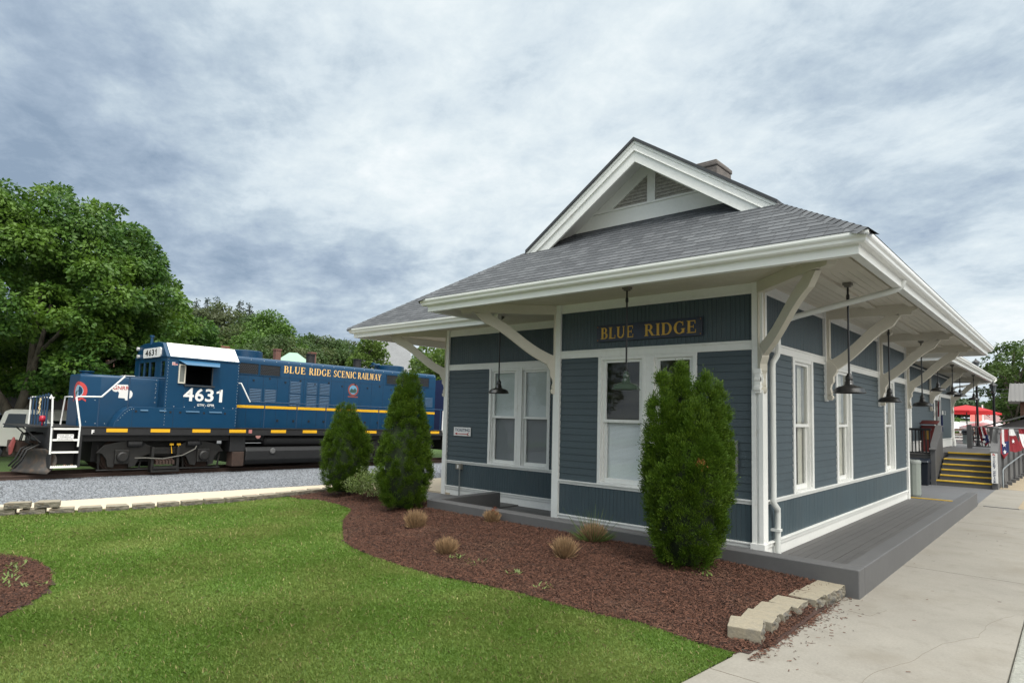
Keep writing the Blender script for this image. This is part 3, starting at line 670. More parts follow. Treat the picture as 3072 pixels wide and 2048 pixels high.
# socket box and conduit
t = thing('outlet_box', (-6.54, yw, -.05), 'grey outdoor socket box with conduit on the wing wall under the ticketing sign', 'outlet box')
m = MB(); m.box(-6.62, -6.475, yw-.07, yw, .535, .65); build(m, 'cover', mat('grey_box', (.22,.21,.18), .5), t, bevel=.008)
m = MB(); m.box(-6.565, -6.53, yw-.076, yw-.07, .56, .625); build(m, 'socket', M_['signwhite'], t)
m = MB(); m.tube([(-6.52, yw-.045, .54), (-6.52, yw-.045, -.05)], .014, 8); build(m, 'conduit', mat('conduit_grey', (.3,.32,.32), .4, .6), t)
# framed plaque
t = thing('wall_plaque', (-.34, -.03, 1.20), 'dark framed notice on the front wall peeking out right of the tall evergreen', 'plaque')
m = MB(); m.box(-.56, -.288, -.04, -.024, 1.02, 1.415); build(m, 'board', mat('plaque_face', (.03,.03,.03), .4), t)
m = MB()
for q in ((-.575, -.273, 1.40, 1.425), (-.575, -.273, 1.01, 1.035)): m.box(q[0], q[1], -.052, -.024, q[2], q[3])
for x in (-.575, -.298): m.box(x, x+.025, -.052, -.024, 1.035, 1.40)
build(m, 'frame', mat('plaque_frame', (.25,.25,.25), .4, .5), t)
m = MB(); m.lathe([(0,-.003),(.008,-.003),(.008,.003),(0,.003)], (-.34, -.043, 1.35), 8, axis='y'); build(m, 'screw', M_['signwhite'], t)
# ------------------------------------------------------------------ pendant lamps
def pendant(dr=0):
    t = thing('pendant_lamp', (0, 0, 0), 'x', 'lamp', 'barn-style pendant lamps hanging under the eaves')
    m = MB(); m.box(-.05, .05, -.05, .05, -.035, 0); m.box(-.035, .035, -.035, .035, -.055, -.035); build(m, 'ceiling_mount', mat('pendant_mount', (.16,.15,.13), .5), t, bevel=.004)
    m = MB(); m.tube([(0, 0, -.05), (0, 0, -1.17+dr)], .0125, 8); m.lathe([(.012,-.14),(.02,-.16),(.02,-.2),(.012,-.22)], (0,0,0), 10); build(m, 'stem', M_['black'], t, smooth=True, auto=40)
    m = MB()
    pr = [(.0,-1.13),(.02,-1.13),(.026,-1.15),(.042,-1.165),(.044,-1.21),(.04,-1.22),(.05,-1.235),(.055,-1.27),(.075,-1.285),(.13,-1.30),(.165,-1.325),(.18,-1.365),(.19,-1.372),(.186,-1.376),(.172,-1.37),(.155,-1.33),(.12,-1.308),(.0,-1.30)]
    pr = [(a, b+dr) for a, b in pr]
    m.lathe(pr, n=28); build(m, 'lamp_shade', M_['shadeblack'], t, smooth=True, auto=50)
    m = MB(); m.lathe([(a, b+dr) for a, b in [(0,-1.30),(.025,-1.30),(.04,-1.33),(.03,-1.36),(0,-1.368)]], n=14); build(m, 'bulb', mat('frosted_bulb', (.6,.6,.55), .3), t, smooth=True)
    return t
M_['shadeblack'] = mat('lamp_shade_enamel', (.018,.018,.018), .28, spec=.6, v=((5,.2),))
p0 = pendant(); p1 = pendant(.46)
PL = [(.85, .65, ZT, 'pendant lamp over the side walkway, nearest the near corner downspout'),
      (.52, 4.62, ZT, 'pendant lamp over the side walkway, second one back from the roof corner'),
      (.54, 7.60, ZT, 'pendant lamp over the side walkway, just before the first depot ends'),
      (-1.50, -.70, ZT, 'pendant lamp with a green-tinged shade hanging before the BLUE RIDGE name board'),
      (-4.70, .27, ZT, 'pendant lamp hanging before the recessed wing windows'),
      (.10, 12.9, 3.50, 'pendant lamp under the rear building eave, first behind the stair'),
      (.12, 15.5, 3.50, 'pendant lamp under the rear building eave, second behind the stair'),
      (.10, 17.3, 3.50, 'pendant lamp under the rear building eave, third behind the stair'),
      (.14, 20.6, 3.50, 'pendant lamp under the rear building eave, farthest one against the sky')]
for i, (x, y, z, lb) in enumerate(PL):
    o = p0 if i == 0 else p1 if i == 5 else copy_tree(p1 if i > 5 else p0)
    o.location = Vector((x, y, z))*SC; o['label'] = lb
    if i == 3:
        for ch in o.children:
            if ch.name.startswith('lamp_shade'): ch.data = ch.data.copy(); ch.data.materials[0] = mat('lamp_shade_green', (.05,.075,.055), .22, spec=.7, v=((4,.3),))
# ================================================================== REAR BUILDING (survey units)
SC = 1.25
DK = .84
RB = thing('freight_depot', (-4, 17, 0), 'second slate blue depot building behind the stairs, with its own bracketed eave', 'depot building')
XW, Y0, Y1, dz = -.736, 12.55, 21.9, .085
rw = lambda a, d, z: (XW+d, a, z); rf = lambda a, d, z: (a, Y0-d, z)
t = MB(rw)
doors = [(13.0, 13.9), (17.9, 19.3)]
def seg(fn, a0, a1, z0, z1): mb = MB(fn); lap(mb, a0, a1, z0, z1); mb.box(a0, a1, -.12, 0, z0, z1); build(mb, 'siding', M_['siding'], RB, fixn=False)
for a0, a1 in ((Y0, 13.0), (13.9, 17.9), (19.3, Y1)): seg(rw, a0, a1, DK+.3, 2.65)
seg(rf, -7, XW, .3, 2.65)
for fn, a0, a1 in ((rw, Y0, Y1), (rf, -7, XW)): b = MB(fn); beads(b, a0, a1, 2.77, 3.5); b.box(a0, a1, -.12, -.002, 2.7, 3.5); build(b, 'frieze_beadboard', M_['bead'], RB, fixn=False)
for fn, a0, a1 in ((rw, Y0, Y1), (rf, -7, XW)):
    t.fn = fn; t.box(a0, a1, -.03, .022, 2.65, 2.75); t.box(a0, a1, -.03, .038, 2.75, 2.775); t.box(a0, a1, -.03, .03, 3.38, 3.42)
    if fn is rw:
        for q0, q1 in ((a0, 13.0), (13.9, 17.9), (19.3, a1)): t.box(q0, q1, -.03, .02, DK, DK+.28); t.box(q0, q1, -.03, .04, DK+.28, DK+.31)
t.fn = rw
t.box(Y1-.10, Y1, 0, .03, 0, 3.5); t.box(Y1, Y1+.04, -.1, .03, 0, 3.5); t.box(Y0, Y0+.10, 0, .03, DK, 3.5)
build(t, 'wall_trim', M_['white'], RB, bevel=.004)
def doorset(a0, a1, open_, lab):
    t = MB(rw); t.box(a0, a0+.16, -.1, .03, DK, 2.65); t.box(a1-.16, a1, -.1, .03, DK, 2.65); t.box(a0+.16, a1-.16, -.1, .03, 2.5, 2.65)
    f = build(t, 'door_frame', M_['white'], RB, bevel=.003, label=lab)
    d = MB(rw)
    if open_: d.box(a0+.16, a1-.16, -.1, -.06, DK, 2.5)
    else:
        d.box(a0+.16, a1-.16, -.07, -.03, DK, 2.5)
    build(d, 'door', M_['black'] if open_ else M_['white'], f)
    if open_:
        g = MB(rw); g.box(a0+.25, a1-.6, -.056, -.05, DK+.2, 2.4); build(g, 'pane', M_['glass'], f)
doorset(13.0, 13.9, False, 'white boarded door bay nearest the stairs'); doorset(17.9, 19.3, True, 'dark ticket office door')
m = MB(); m.box(-7, XW-.01, Y1-.1, Y1, 0, 3.5); m.box(-7, -6.9, Y0, Y1, 0, 3.5); m.box(-7, XW-.12, Y0+.1, Y0+.15, 0, 3.5); build(m, 'back_wall', M_['bead'], RB)
def shift(prof, d): return [(o, z+d) for o, z in prof]
gx, gy0, gy1 = .62, 11.7, 23.5
m = MB(); sweep(m, [(-7, gy0), (gx, gy0), (gx, gy1), (-7, gy1)], shift(FAS, dz)); build(m, 'fascia', M_['gutter'], RB)
m = MB(); sweep(m, [(-7, gy0), (gx, gy0), (gx, gy1), (-7, gy1)], shift(GUT, dz)); build(m, 'gutter', M_['gutter'], RB)
m = MB()
for x0, x1, a, b_ in ((-7, gx-.19, gy0+.19, Y0), (XW, gx-.19, Y0, gy1-.19)): m.box(x0, x1, a, b_, 3.50, 3.52)
m.box(-7, gx-.19, Y1, gy1-.19, 3.50, 3.519)
m.box(-.3, -.18, gy0+.2, gy1-.2, 3.46, 3.499); build(m, 'soffit', M_['soffit'], RB)
r = MB(); ze = ZE+dz; h = (gx+7.6)/2; zt = ze+.55*h
shingles(r, [(gx, gy0, ze), (gx, gy1, ze), (gx-h, gy1-h, zt), (gx-h, gy0+h, zt)], (0, 1, 0))
shingles(r, [(gx-2*h, gy0, ze), (gx, gy0, ze), (gx-h, gy0+h, zt)], (1, 0, 0)); shingles(r, [(gx-2*h, gy1, ze), (gx, gy1, ze), (gx-h, gy1-h, zt)], (1, 0, 0))
build(r, 'roof', M_['shingle'], RB, fixn=False)
for y in (17.1, 21.86): bracket(RB, (XW+.02, y), (1, 0), zoff=dz, reach=1.15)
bracket(RB, (XW, Y1), (1, 1), zoff=dz, reach=1.5)
m = MB(); m.tube([(gx-.02, 23.3, 3.45), (gx-.1, 23.2, 3.36), (XW+.2, 22.0, 3.12), (XW+.06, 21.95, 3.0), (XW+.06, 21.95, 1.2), (XW+.10, 21.9, 1.0), (XW+.1, 21.9, DK)], .04, 8); build(m, 'downspout', M_['gutter'], RB, smooth=True, auto=40)
# house number and lantern-like box beside the ticket door
m = MB(); 
for i, c in enumerate(('1', '2')): sans_text(m, c, lambda a, b, d, i=i: (XW+.024+d, 19.62+i*.55+a*1.2, 2.02+b), .14, .2, .03)
build(m, 'door_number', M_['signwhite'], RB, fixn=False)
# ================================================================== metres from here
SC = 1.0
DZ = 1.05
# porch floors
def planks(name, x0, x1, y0, y1, z, along, w_, mats, parent=None, **kw):
    m = MB(); a0, a1 = (x0, x1) if along == 'y' else (y0, y1); n = max(1, round((a1-a0)/w_)); q = (a1-a0)/n
    for i in range(n):
        j = random.uniform(-.0015, .0015)
        if along == 'y': m.box(a0+i*q+.003, a0+(i+1)*q-.003, y0, y1, z-.03, z+j)
        else: m.box(x0, x1, a0+i*q+.003, a0+(i+1)*q-.003, z-.03, z+j)
    m.box(x0, x1, y0, y1, z-.06, z-.012)
    return build(m, name, mats, parent, fixn=False, **kw)
planks('walkway', .02, 1.44, -1.06, 11.46, -.02, 'y', .135, M_['deck'], kind='structure')
m = MB(); m.box(-6.2, -3.9, -1.1, 1.47, -.12, -.035); m.box(-3.9, .0, -1.1, 0, -.12, -.035); m.box(-9.7, -6.2, -1.0, 1.47, -.12, -.012); build(m, 'porch_floor', M_['deck'], kind='structure')
m = MB(); m.box(-1.4, 2.45, 11.47, 16.6, -.06, -.01); m.prism([(1.71, 10.75), (2.45, 10.75), (2.25, 11.3), (2.45, 16.0), (2.45, 11.47), (1.71, 11.47)], lambda a, b: (a, b, -.05), lambda a, b: (a, b, -.008)) if False else m.box(1.76, 2.45, 10.8, 11.47, -.06, -.01)
build(m, 'landing', mat('grey_ramp_coating', (.10,.103,.11), .7, v=((1.1,.12),(20,.08)), bump=(60,.3,.002)), kind='structure')
m = MB(); m.box(.0, 1.44, 11.46, 11.50, -.02, .004); o = build(m, 'yellow_line', M_['yellow'], kind='structure')
m = MB(); m.box(1.77, 2.50, 10.74, 10.80, -.02, .012); build(m, 'ramp_lip', M_['greypaint'], kind='structure')
# low masonry wall around the porch
t = thing('low_wall', (-2, -1.2, -.1), 'grey painted low masonry wall around the porch and side walkway', 'wall')
m = MB()
m.box(-6.24, 1.655, -1.325, -1.06, -.3, .342); build(m, 'front_wall', M_['greypaint'], t, bevel=.012)
m = MB(); m.box(1.445, 1.655, -1.06, 10.7, -.3, .341); build(m, 'side_wall', M_['greypaint'], t, bevel=.012)
m = MB(); m.box(-6.34, -6.12, -1.15, .75, -.3, .339); build(m, 'return_wall', M_['greypaint'], t, bevel=.012)
# ------------------------------------------------------------------ stair and upper deck
t = thing('entry_stair', (.72, 16.6, 0), 'grey timber steps with yellow nosings up to the ticket office deck', 'stairs')
NS = 5; RUN = .30; RI = .175
for i in range(NS):
    y = 16.5+i*RUN; z1 = RI*(i+1); L0 = -.13 if i == 0 else 0.0; R0 = 1.62 if i == 0 else 1.50
    m = MB(); m.box(L0, R0, y, 17.85 if i == NS-1 else y+RUN+.02, -.05, z1-.002); o = build(m, 'step', M_['greypaint'], t)
    n = MB(); n.box(L0+.02, R0-.02, y-.022, y+.06, z1-.045, z1+.004); build(n, 'nosing', M_['yellow'], o, bevel=.008)
m = MB(); m.box(-.02, 1.52, 17.85, 19.3, -.05, .875-.002); build(m, 'landing_deck', M_['deck'], t)
m = MB(); m.box(-.05, 1.5, 19.3, 19.36, .80, DZ-.05); build(m, 'riser', M_['greypaint'], t); m = MB(); m.box(-.05, 1.5, 19.28, 19.36, DZ-.05, DZ+.004); build(m, 'nosing', M_['yellow'], t)
def parapet(x0, x1, lab):
    m = MB()
    m.prism([(16.42, -.05), (16.42, 1.19), (16.52, 1.24), (17.9, 2.0), (18.12, 2.0), (18.12, -.05)], lambda a, z: (x0, a, z), lambda a, z: (x1, a, z))
    o = build(m, 'parapet', M_['greypaint'], t, bevel=.008, label=lab)
    n = MB(); n.prism([(16.36, 1.19), (16.36, 1.225), (16.50, 1.285), (17.88, 2.045), (18.16, 2.045), (18.16, 2.0), (17.9, 2.0), (16.52, 1.24)], lambda a, z: (x0-.03, a, z), lambda a, z: (x1+.03, a, z)); build(n, 'coping', M_['greypaint'], o, bevel=.006)
parapet(-.2, -.05, 'left stair parapet'); parapet(1.50, 1.66, 'right stair parapet')
# upper deck
m = MB(); m.box(-2.2, 1.60, 19.36, 34, DZ-.2, DZ-.02); m.box(-2.2, 1.95, 34, 44, DZ-.2, DZ-.02); m.box(-1.2, -.18, 16.5, 19.36, DZ-.2, DZ-.02); build(m, 'upper_deck', M_['deck'], kind='structure')
m = MB(); m.box(-1.6, 1.5, 19.4, 19.45, -.1, DZ-.2); build(m, 'deck_skirt', M_['dark'], kind='structure')
# left balustrade
def balustrade(name, p, q, z, h, lab, step=.105, group=None, nm='baluster', mt=None):
    p, q = Vector(p), Vector(q); L = (q-p).length; d = (q-p).normalized(); mt = mt or M_['black']
    t = thing(name, ((p+q)/2).to_tuple(), lab, 'railing', group)
    m = MB(); m.bar(p+Vector((0,0,z+h)), q+Vector((0,0,z+h)), .06, .08); build(m, 'handrail', mt, t, bevel=.004)
    m = MB(); m.bar(p+Vector((0,0,z+.08)), q+Vector((0,0,z+.08)), .045, .05); build(m, 'bottom_rail', mt, t)
    n = int(L/step)
    for i in range(n):
        c = p+d*(i+.5)*L/n; m = MB(); m.box(c.x-.018, c.x+.018, c.y-.018, c.y+.018, z+.1, z+h-.04); build(m, nm, mt, t)
    return t
balustrade('balustrade', (-1.0, 16.45, 0), (-.16, 16.45, 0), DZ-.05, .90, 'black baluster railing between the rear building and the left stair parapet')
balustrade('balustrade', (1.60, 25.6, 0), (.05, 25.6, 0), DZ, .95, 'grey railing across the deck behind the striped bunting', mt=M_['greypaint'])
m = MB()
# ramp wall: vertical boards receding beside the stair
t = thing('ramp_wall', (2.1, 24, 0), 'long grey vertical-board wall beside the stairs, hung with patriotic bunting', 'wall')
A, B = Vector((1.62, 16.9, 0)), Vector((1.98, 34.0, 0)); d = (B-A).normalized(); L = (B-A).length; nn = Vector((d.y, -d.x, 0))
m = MB(); q = .145; k = int(L/q)
for i in range(k):
    p0_, p1_ = A+d*(i*q+.004), A+d*((i+1)*q-.004); z = Vector((0,0,1))
    m.hexa([p0_, p1_, p1_+z*1.97, p0_+z*1.97], [p0_+nn*.03, p1_+nn*.03, p1_+nn*.03+z*1.97, p0_+nn*.03+z*1.97])
m.hexa([A-nn*.02, B-nn*.02, B-nn*.02+Vector((0,0,1.95)), A-nn*.02+Vector((0,0,1.95))], [A+nn*.012, B+nn*.012, B+nn*.012+Vector((0,0,1.95)), A+nn*.012+Vector((0,0,1.95))])
build(m, 'boards', M_['greypaint'], t)
m = MB(); m.bar(A+Vector((0,0,2.0)), B+Vector((0,0,2.0)), .16, .05); m.bar(A+nn*.04+Vector((0,0,1.9)), B+nn*.04+Vector((0,0,1.9)), .04, .10); build(m, 'cap_rail', M_['greypaint'], t, bevel=.005)
for i in range(9):
    c = A+d*(1.0+i*1.9)+nn*.055; m = MB(); m.box(c.x-.04, c.x+.04, c.y-.05, c.y+.05, -.05, 1.86); build(m, 'post', M_['greypaint'], t)
for i in range(7):
    c = A+d*(.55+i*1.35)+nn*.14; m = MB(); m.box(c.x-.07, c.x+.08, c.y-.07, c.y+.07, -.12, .13); build(m, 'footing', M_['greypaint'], t, bevel=.01)
m = MB(); pts = [A+nn*.12+d*.15+Vector((0,0,.02)), A+nn*.12+d*.20+Vector((0,0,.60)), A+nn*.14+d*.4+Vector((0,0,.66))]+[A+nn*.14+d*s_+Vector((0,0,.66+.035*s_)) for s_ in (2, 4, 6, 7.5)]+[A+nn*.14+d*8.2+Vector((0,0,.86)), A+nn*.14+d*10+Vector((0,0,.6))]
m.tube(pts, .024, 8)
for s_ in (1.6, 3.1, 4.6, 6.1, 7.6): m.tube([A+nn*.14+d*s_+Vector((0,0,.655+.035*s_)), A+nn*.03+d*s_+Vector((0,0,.6+.035*s_))], .014, 6)
build(m, 'pipe_handrail', mat('galvanised_pipe', (.22,.24,.25), .45, .5), t, smooth=True, auto=50)
# vertical ticket office sign on the right parapet
t = thing('ticket_office_sign', (1.58, 16.4, .2), 'tall narrow white sign lettered TICKET OFFICE vertically on the right stair parapet', 'sign')
m = MB(); m.box(1.50, 1.665, 16.365, 16.41, .20, 1.19); build(m, 'sign_board', M_['signwhite'], t, bevel=.004)
m = MB(); zz = 1.075
for c in 'TICKET OFFICE':
    if c != ' ': sans_text(m, c, lambda a, b, d_, c=c: (1.582+a-(.012 if c == 'I' else .032), 16.362-d_, zz-.055+b), .053, .022 if c == 'I' else .064, .03)
    zz -= .068 if c != ' ' else .05
build(m, 'lettering', M_['ink'], t, fixn=False)
m = MB(); m.prism([(1.545, 1.165), (1.60, 1.165), (1.58, 1.15), (1.615, 1.115), (1.60, 1.10), (1.563, 1.135), (1.545, 1.11)], lambda a, z: (a, 16.364, z), lambda a, z: (a, 16.359, z)); build(m, 'arrow', M_['redink'], t, fixn=False)
# ------------------------------------------------------------------ bunting: gathered flags with stars
M_['bred'] = mat('bunting_red', (.21,.010,.018), .8, v=((9,.2),)); M_['bwht'] = mat('bunting_white', (.70,.70,.70), .8, v=((9,.08),)); M_['bblu'] = mat('bunting_blue', (.015,.025,.10), .8, v=((9,.2),))
def star(cx, cz, r, f, m, mi):
    pl = [(cx+(r if k % 2 == 0 else r*.42)*math.sin(k*math.pi/5), cz+(r if k % 2 == 0 else r*.42)*math.cos(k*math.pi/5)) for k in range(10)]
    m.prism(pl, lambda a, z: f(a, z, .018), lambda a, z: f(a, z, .024), mi)
def bunting(s_, w0, w1, h, seed, lab, lean=0, style=0, base=None, dirv=None, nrm=None, zt=1.97):
    rs = random.Random(seed); m = MB(); base = base or A; dirv = dirv or d; nrm = nrm or nn; nr, ncol = 14, 13
    off = [rs.uniform(-.015, .02) for _ in range(ncol+1)]
    def f(a, z, o=0): 
        w_ = Vector(base)+dirv*a+nrm*(.105+o); return (w_.x, w_.y, z)
    G = []
    for i in range(nr+1):
        v = i/nr; wd = w0+(w1-w0)*math.sin(min(v*1.25, 1)*math.pi/2) if style != 1 else w0+(w1-w0)*v
        tip = 1-max(0, (v-.75)/.25)**2*.75 if style != 1 else 1
        row = []
        for j in range(ncol+1):
            u = j/ncol-.5; fold = math.sin(j*2.1+seed)*.03*(1-.35*v)+off[j]
            row.append(f(s_+u*wd*tip+lean*v, zt-h*v*(1-.10*abs(u)*2), fold))
        G.append(row)
    vs = [p for r_ in G for p in r_]; fs = []; mm = []
    for i in range(nr):
        for j in range(ncol):
            u, v = j/ncol, i/nr
            if style == 0: c = 1 if .38 < u < .55 and v < .5 else (2 if v > .42 and u > .3 and v < .85 else 0)
            elif style == 1: c = 1 if v < .28 and u > .3 else 0
            else: c = 1 if .2 < u < .62 and v > .2 else (2 if u >= .7 and v > .3 else 0)
            m.add([vs[i*(ncol+1)+j], vs[i*(ncol+1)+j+1], vs[(i+1)*(ncol+1)+j+1], vs[(i+1)*(ncol+1)+j]], [(0,1,2,3)], c)
    for k in range(2 if style != 1 else 1):
        star(s_+lean*(.5+.2*k)+rs.uniform(-.02,.02), zt-h*(.52+.24*k), .085, f, m, 1)
    return build(m, 'bunting', [M_['bred'], M_['bwht'], M_['bblu']], None, smooth=False, fixn=False, label=lab, cat='bunting', group='patriotic bunting on the ramp railings')
bd1 = (d*.75+nn*.42).normalized()
bunting(0, .40, .46, 1.02, 1, 'narrow bunting swag with stars on a blue patch, nearest the ticket office sign', dirv=bd1, base=A+d*.9)
bunting(0, .35, .85, .86, 4, 'broad red bunting swag with one big star, middle of the ramp wall', lean=.2, style=1, dirv=bd1, base=A+d*3.3)
bunting(0, .60, 1.0, 1.0, 7, 'wide bunting swag cut by the right edge of the view', lean=.5, style=2, dirv=bd1, base=A+d*7.2)
bA, bB = Vector((-.02, 25.6, 0)), Vector((1.5, 25.6, 0)); bd = (bB-bA).normalized()
m = MB(); m.box(bA.x-.09, bA.x+.09, bA.y-.09, bA.y+.09, DZ-.05, 2.10); build(m, 'railing_post', M_['greypaint'], None, bevel=.01, label='square grey post ending the bunting-draped rear deck railing', cat='post')
bunting(.45, .22, .30, .85, 9, 'slim striped bunting on the rear deck railing, left one', lean=.16, style=0, base=bA, dirv=bd, nrm=Vector((0, -1, 0)), zt=2.0)
bunting(.98, .18, .22, .70, 11, 'short striped bunting on the rear deck railing, right one', lean=.12, style=2, base=bA, dirv=bd, nrm=Vector((0, -1, 0)), zt=2.0)
# ------------------------------------------------------------------ bins, podium, table
t = thing('trash_can', (-.02, 12.0, -.01), 'pale green-grey ribbed round trash can standing at the end of the side walkway', 'trash can')
m = MB(); n = 14; vs = []; r0 = .225
pr = [(0, 0), (r0-.02, 0), (r0, .04), (r0, 1.0), (r0+.008, 1.02), (r0+.008, 1.06), (r0-.03, 1.09)]
m.lathe([(0, .0), (r0-.02, 0), (r0, .04), (r0+.005, .95), (0, .95)], (-.02, 12.0, -.01), n); build(m, 'bin_body', mat('pale_green_grey_enamel', (.21,.235,.21), .5, v=((3,.08),(20,.05))), t)
m = MB(); m.lathe([(r0-.06, .96), (r0+.012, .95), (r0+.015, 1.01), (r0-.02, 1.05), (r0-.08, 1.05), (r0-.10, .99)], (-.02, 12.0, -.01), 28); build(m, 'rim', mat('bin_rim', (.23,.25,.23), .5), t, smooth=True, auto=50)
m = MB(); m.lathe([(0, .93), (r0-.06, .93), (r0-.06, .97), (0, .97)], (-.02, 12.0, -.01), 20); build(m, 'liner', M_['dark'], t)
t = thing('wheeled_bin', (-.55, 16.1, -.01), 'dark blue-black wheeled bin parked under the black baluster railing', 'bin')
m = MB(); m.hexa([(-.90,15.95,.0),(-.22,15.95,.0),(-.22,16.4,.0),(-.90,16.4,.0)], [(-.95,15.85,.76),(-.18,15.85,.76),(-.18,16.42,.76),(-.95,16.42,.76)]); build(m, 'bin_body', mat('navy_plastic', (.006,.010,.018), .5), t, bevel=.02)
m = MB(); m.hexa([(-.97,15.8,.77),(-.16,15.8,.77),(-.16,16.42,.77),(-.97,16.42,.77)], [(-.93,15.84,.84),(-.2,15.84,.84),(-.2,16.4,.9),(-.93,16.4,.9)]); build(m, 'lid', mat('navy_plastic_lid', (.008,.012,.02), .4), t, bevel=.015)
for x in (-.85, -.27):
    m = MB(); m.lathe([(0,-.03),(.1,-.03),(.1,.03),(0,.03)], (x, 16.3, .1), 14, axis='x'); build(m, 'wheel', M_['black'], t)
# red wooden lectern cabinet behind the balustrade
pc = on(2790, 1352, DZ)
t = thing('red_cabinet', (pc.x, pc.y, DZ), 'dark red wooden suggestion-box cabinet with a sloped lid beside the ticket office door', 'cabinet')
x0, y0_ = pc.x, pc.y; RW = mat('oxblood_paint', (.10,.012,.010), .5, v=((4,.2),)); sx_ = .24
m = MB(); m.box(x0-sx_, x0+sx_, y0_-.22, y0_+.22, DZ-.02, DZ+.98); build(m, 'cabinet_body', RW, t, bevel=.01)
m = MB(); m.hexa([(x0-sx_-.06,y0_-.3,DZ+1.03),(x0+sx_+.06,y0_-.3,DZ+1.03),(x0+sx_+.06,y0_+.3,DZ+1.14),(x0-sx_-.06,y0_+.3,DZ+1.14)], [(x0-sx_-.06,y0_-.3,DZ+1.07),(x0+sx_+.06,y0_-.3,DZ+1.07),(x0+sx_+.06,y0_+.3,DZ+1.18),(x0-sx_-.06,y0_+.3,DZ+1.18)]); build(m, 'lid', RW, t, bevel=.005)
m = MB(); m.box(x0-.12, x0+.05, y0_-.235, y0_-.222, DZ+.45, DZ+.8); build(m, 'notice', mat('ochre_notice', (.25,.14,.02), .6), t)
m = MB(); m.box(x0+.12, x0+.16, y0_-.24, y0_-.222, DZ+.5, DZ+.55); build(m, 'latch', M_['signwhite'], t)
# folded flag on a wall staff by the ticket office door
pf = Vector((XW*1.25+.25, 22.2, 0))
t = thing('wall_flag', (pf.x, pf.y, 1.9), 'furled red, white and blue flag on a short staff beside the ticket office door', 'flag')
m = MB(); m.tube([(pf.x-.22, pf.y, 2.3), (pf.x+.02, pf.y, 3.3)], .014, 6); build(m, 'staff', M_['soffit'], t)
m = MB()
for i, (mi, z0, z1) in enumerate(((0, 2.4, 3.05), (1, 2.0, 3.1), (2, 1.75, 2.45))):
    for j in range(3):
        xx = pf.x-.04+i*.05+j*.012-.03; m.prism([(0, z0), (.05, z0+.04), (.045, z1), (.01, z1+.03)], lambda a, z: (xx+a, pf.y-.03+j*.02, z), lambda a, z: (xx+a, pf.y-.02+j*.02, z), mi)
build(m, 'cloth', [M_['bred'], M_['bwht'], M_['bblu']], t, fixn=False)
# galvanised bin with black bag
pb = on(2904, 1330, DZ); 
t = thing('galvanised_bin', (pb.x, pb.y, DZ), 'galvanised metal bin with a black liner bag folded over its rim', 'trash can')
m = MB(); m.lathe([(0,0),(.22,0),(.235,.03),(.225,.06),(.245,.74),(.255,.76),(0,.76)], (pb.x, pb.y, DZ-.02), 22)
build(m, 'bin_body', mat('galvanised_steel', (.17,.19,.185), .5, .4, v=((3,.25),)), t, smooth=True, auto=40)
m = MB(); m.lathe([(0,.78),(.21,.80),(.28,.74),(.29,.64),(.25,.52),(.27,.56),(.26,.80),(0,.82)], (pb.x, pb.y, DZ-.02), 16); build(m, 'liner_bag', mat('black_bag', (.006,.006,.007), .25), t, smooth=True)
# ================================================================== GROUND AND PLANTING (metres)
def gravelmat():
    m = bpy.data.materials.new('grey_ballast'); m.use_nodes = True; nt = m.node_tree; b = nt.nodes['Principled BSDF']
    t = nt.nodes.new('ShaderNodeTexCoord'); v = nt.nodes.new('ShaderNodeTexVoronoi'); v.inputs['Scale'].default_value = 22; nt.links.new(t.outputs['Object'], v.inputs['Vector'])
    sp = nt.nodes.new('ShaderNodeSeparateColor'); nt.links.new(v.outputs['Color'], sp.inputs[0])
    c = ramp(nt, sp.outputs[0], [(0, (.06,.066,.074)), (.6, (.125,.135,.148)), (1, (.26,.27,.28))])
    f = noise(nt, t.outputs['Object'], .5, 4, .6); c = mixc(nt, mth(nt, 'MULTIPLY', f, .35), c, (.15,.152,.152))
    nt.links.new(c, b.inputs['Base Color']); b.inputs['Roughness'].default_value = .85
    bn = nt.nodes.new('ShaderNodeBump'); bn.inputs['Strength'].default_value = 1; bn.inputs['Distance'].default_value = .03; bn.invert = True
    nt.links.new(v.outputs['Distance'], bn.inputs['Height']); nt.links.new(bn.outputs[0], b.inputs['Normal']); return m
def rail_z(y): return -.03-.012*min(max(y, -14), 13)
def ground_h(x, y):
    if x > 3.2: return -.14
    if -27 < x < -12.6: return -.75
    return -.05
M_['asphalt'] = mat('asphalt', (.085,.087,.09), .9, v=((.25,.1),(3,.12),(60,.3)), bump=(90,.5,.006))
M_['turf'] = mat('turf_base', (.075,.135,.025), .9, v=((.8,.25),(9,.3)), bump=(40,.8,.02))
# one sheet to the horizon: a step at the kerb, a trough for the trackbed, gentle far hills to the left
m = MB(); xs = [-900,-500,-300,-200,-140,-100,-70,-50,-27,-26.9,-12.65,-12.6,3.1,3.11,30,100,300,900]; ys = [-400,-100,-40,-20,0,20,40,60,80,110,150,200,300,450,900]
def gh(x, y):
    h = ground_h(x, y) if x not in (-27, -12.6, 3.1) else -.05
    return h
vs = [(x, y, gh(x, y)) for y in ys for x in xs]; n = len(xs)
m.add(vs, [(j*n+i, j*n+i+1, (j+1)*n+i+1, (j+1)*n+i) for j in range(len(ys)-1) for i in range(n-1)])
build(m, 'ground', M_['asphalt'], kind='structure', fixn=False)
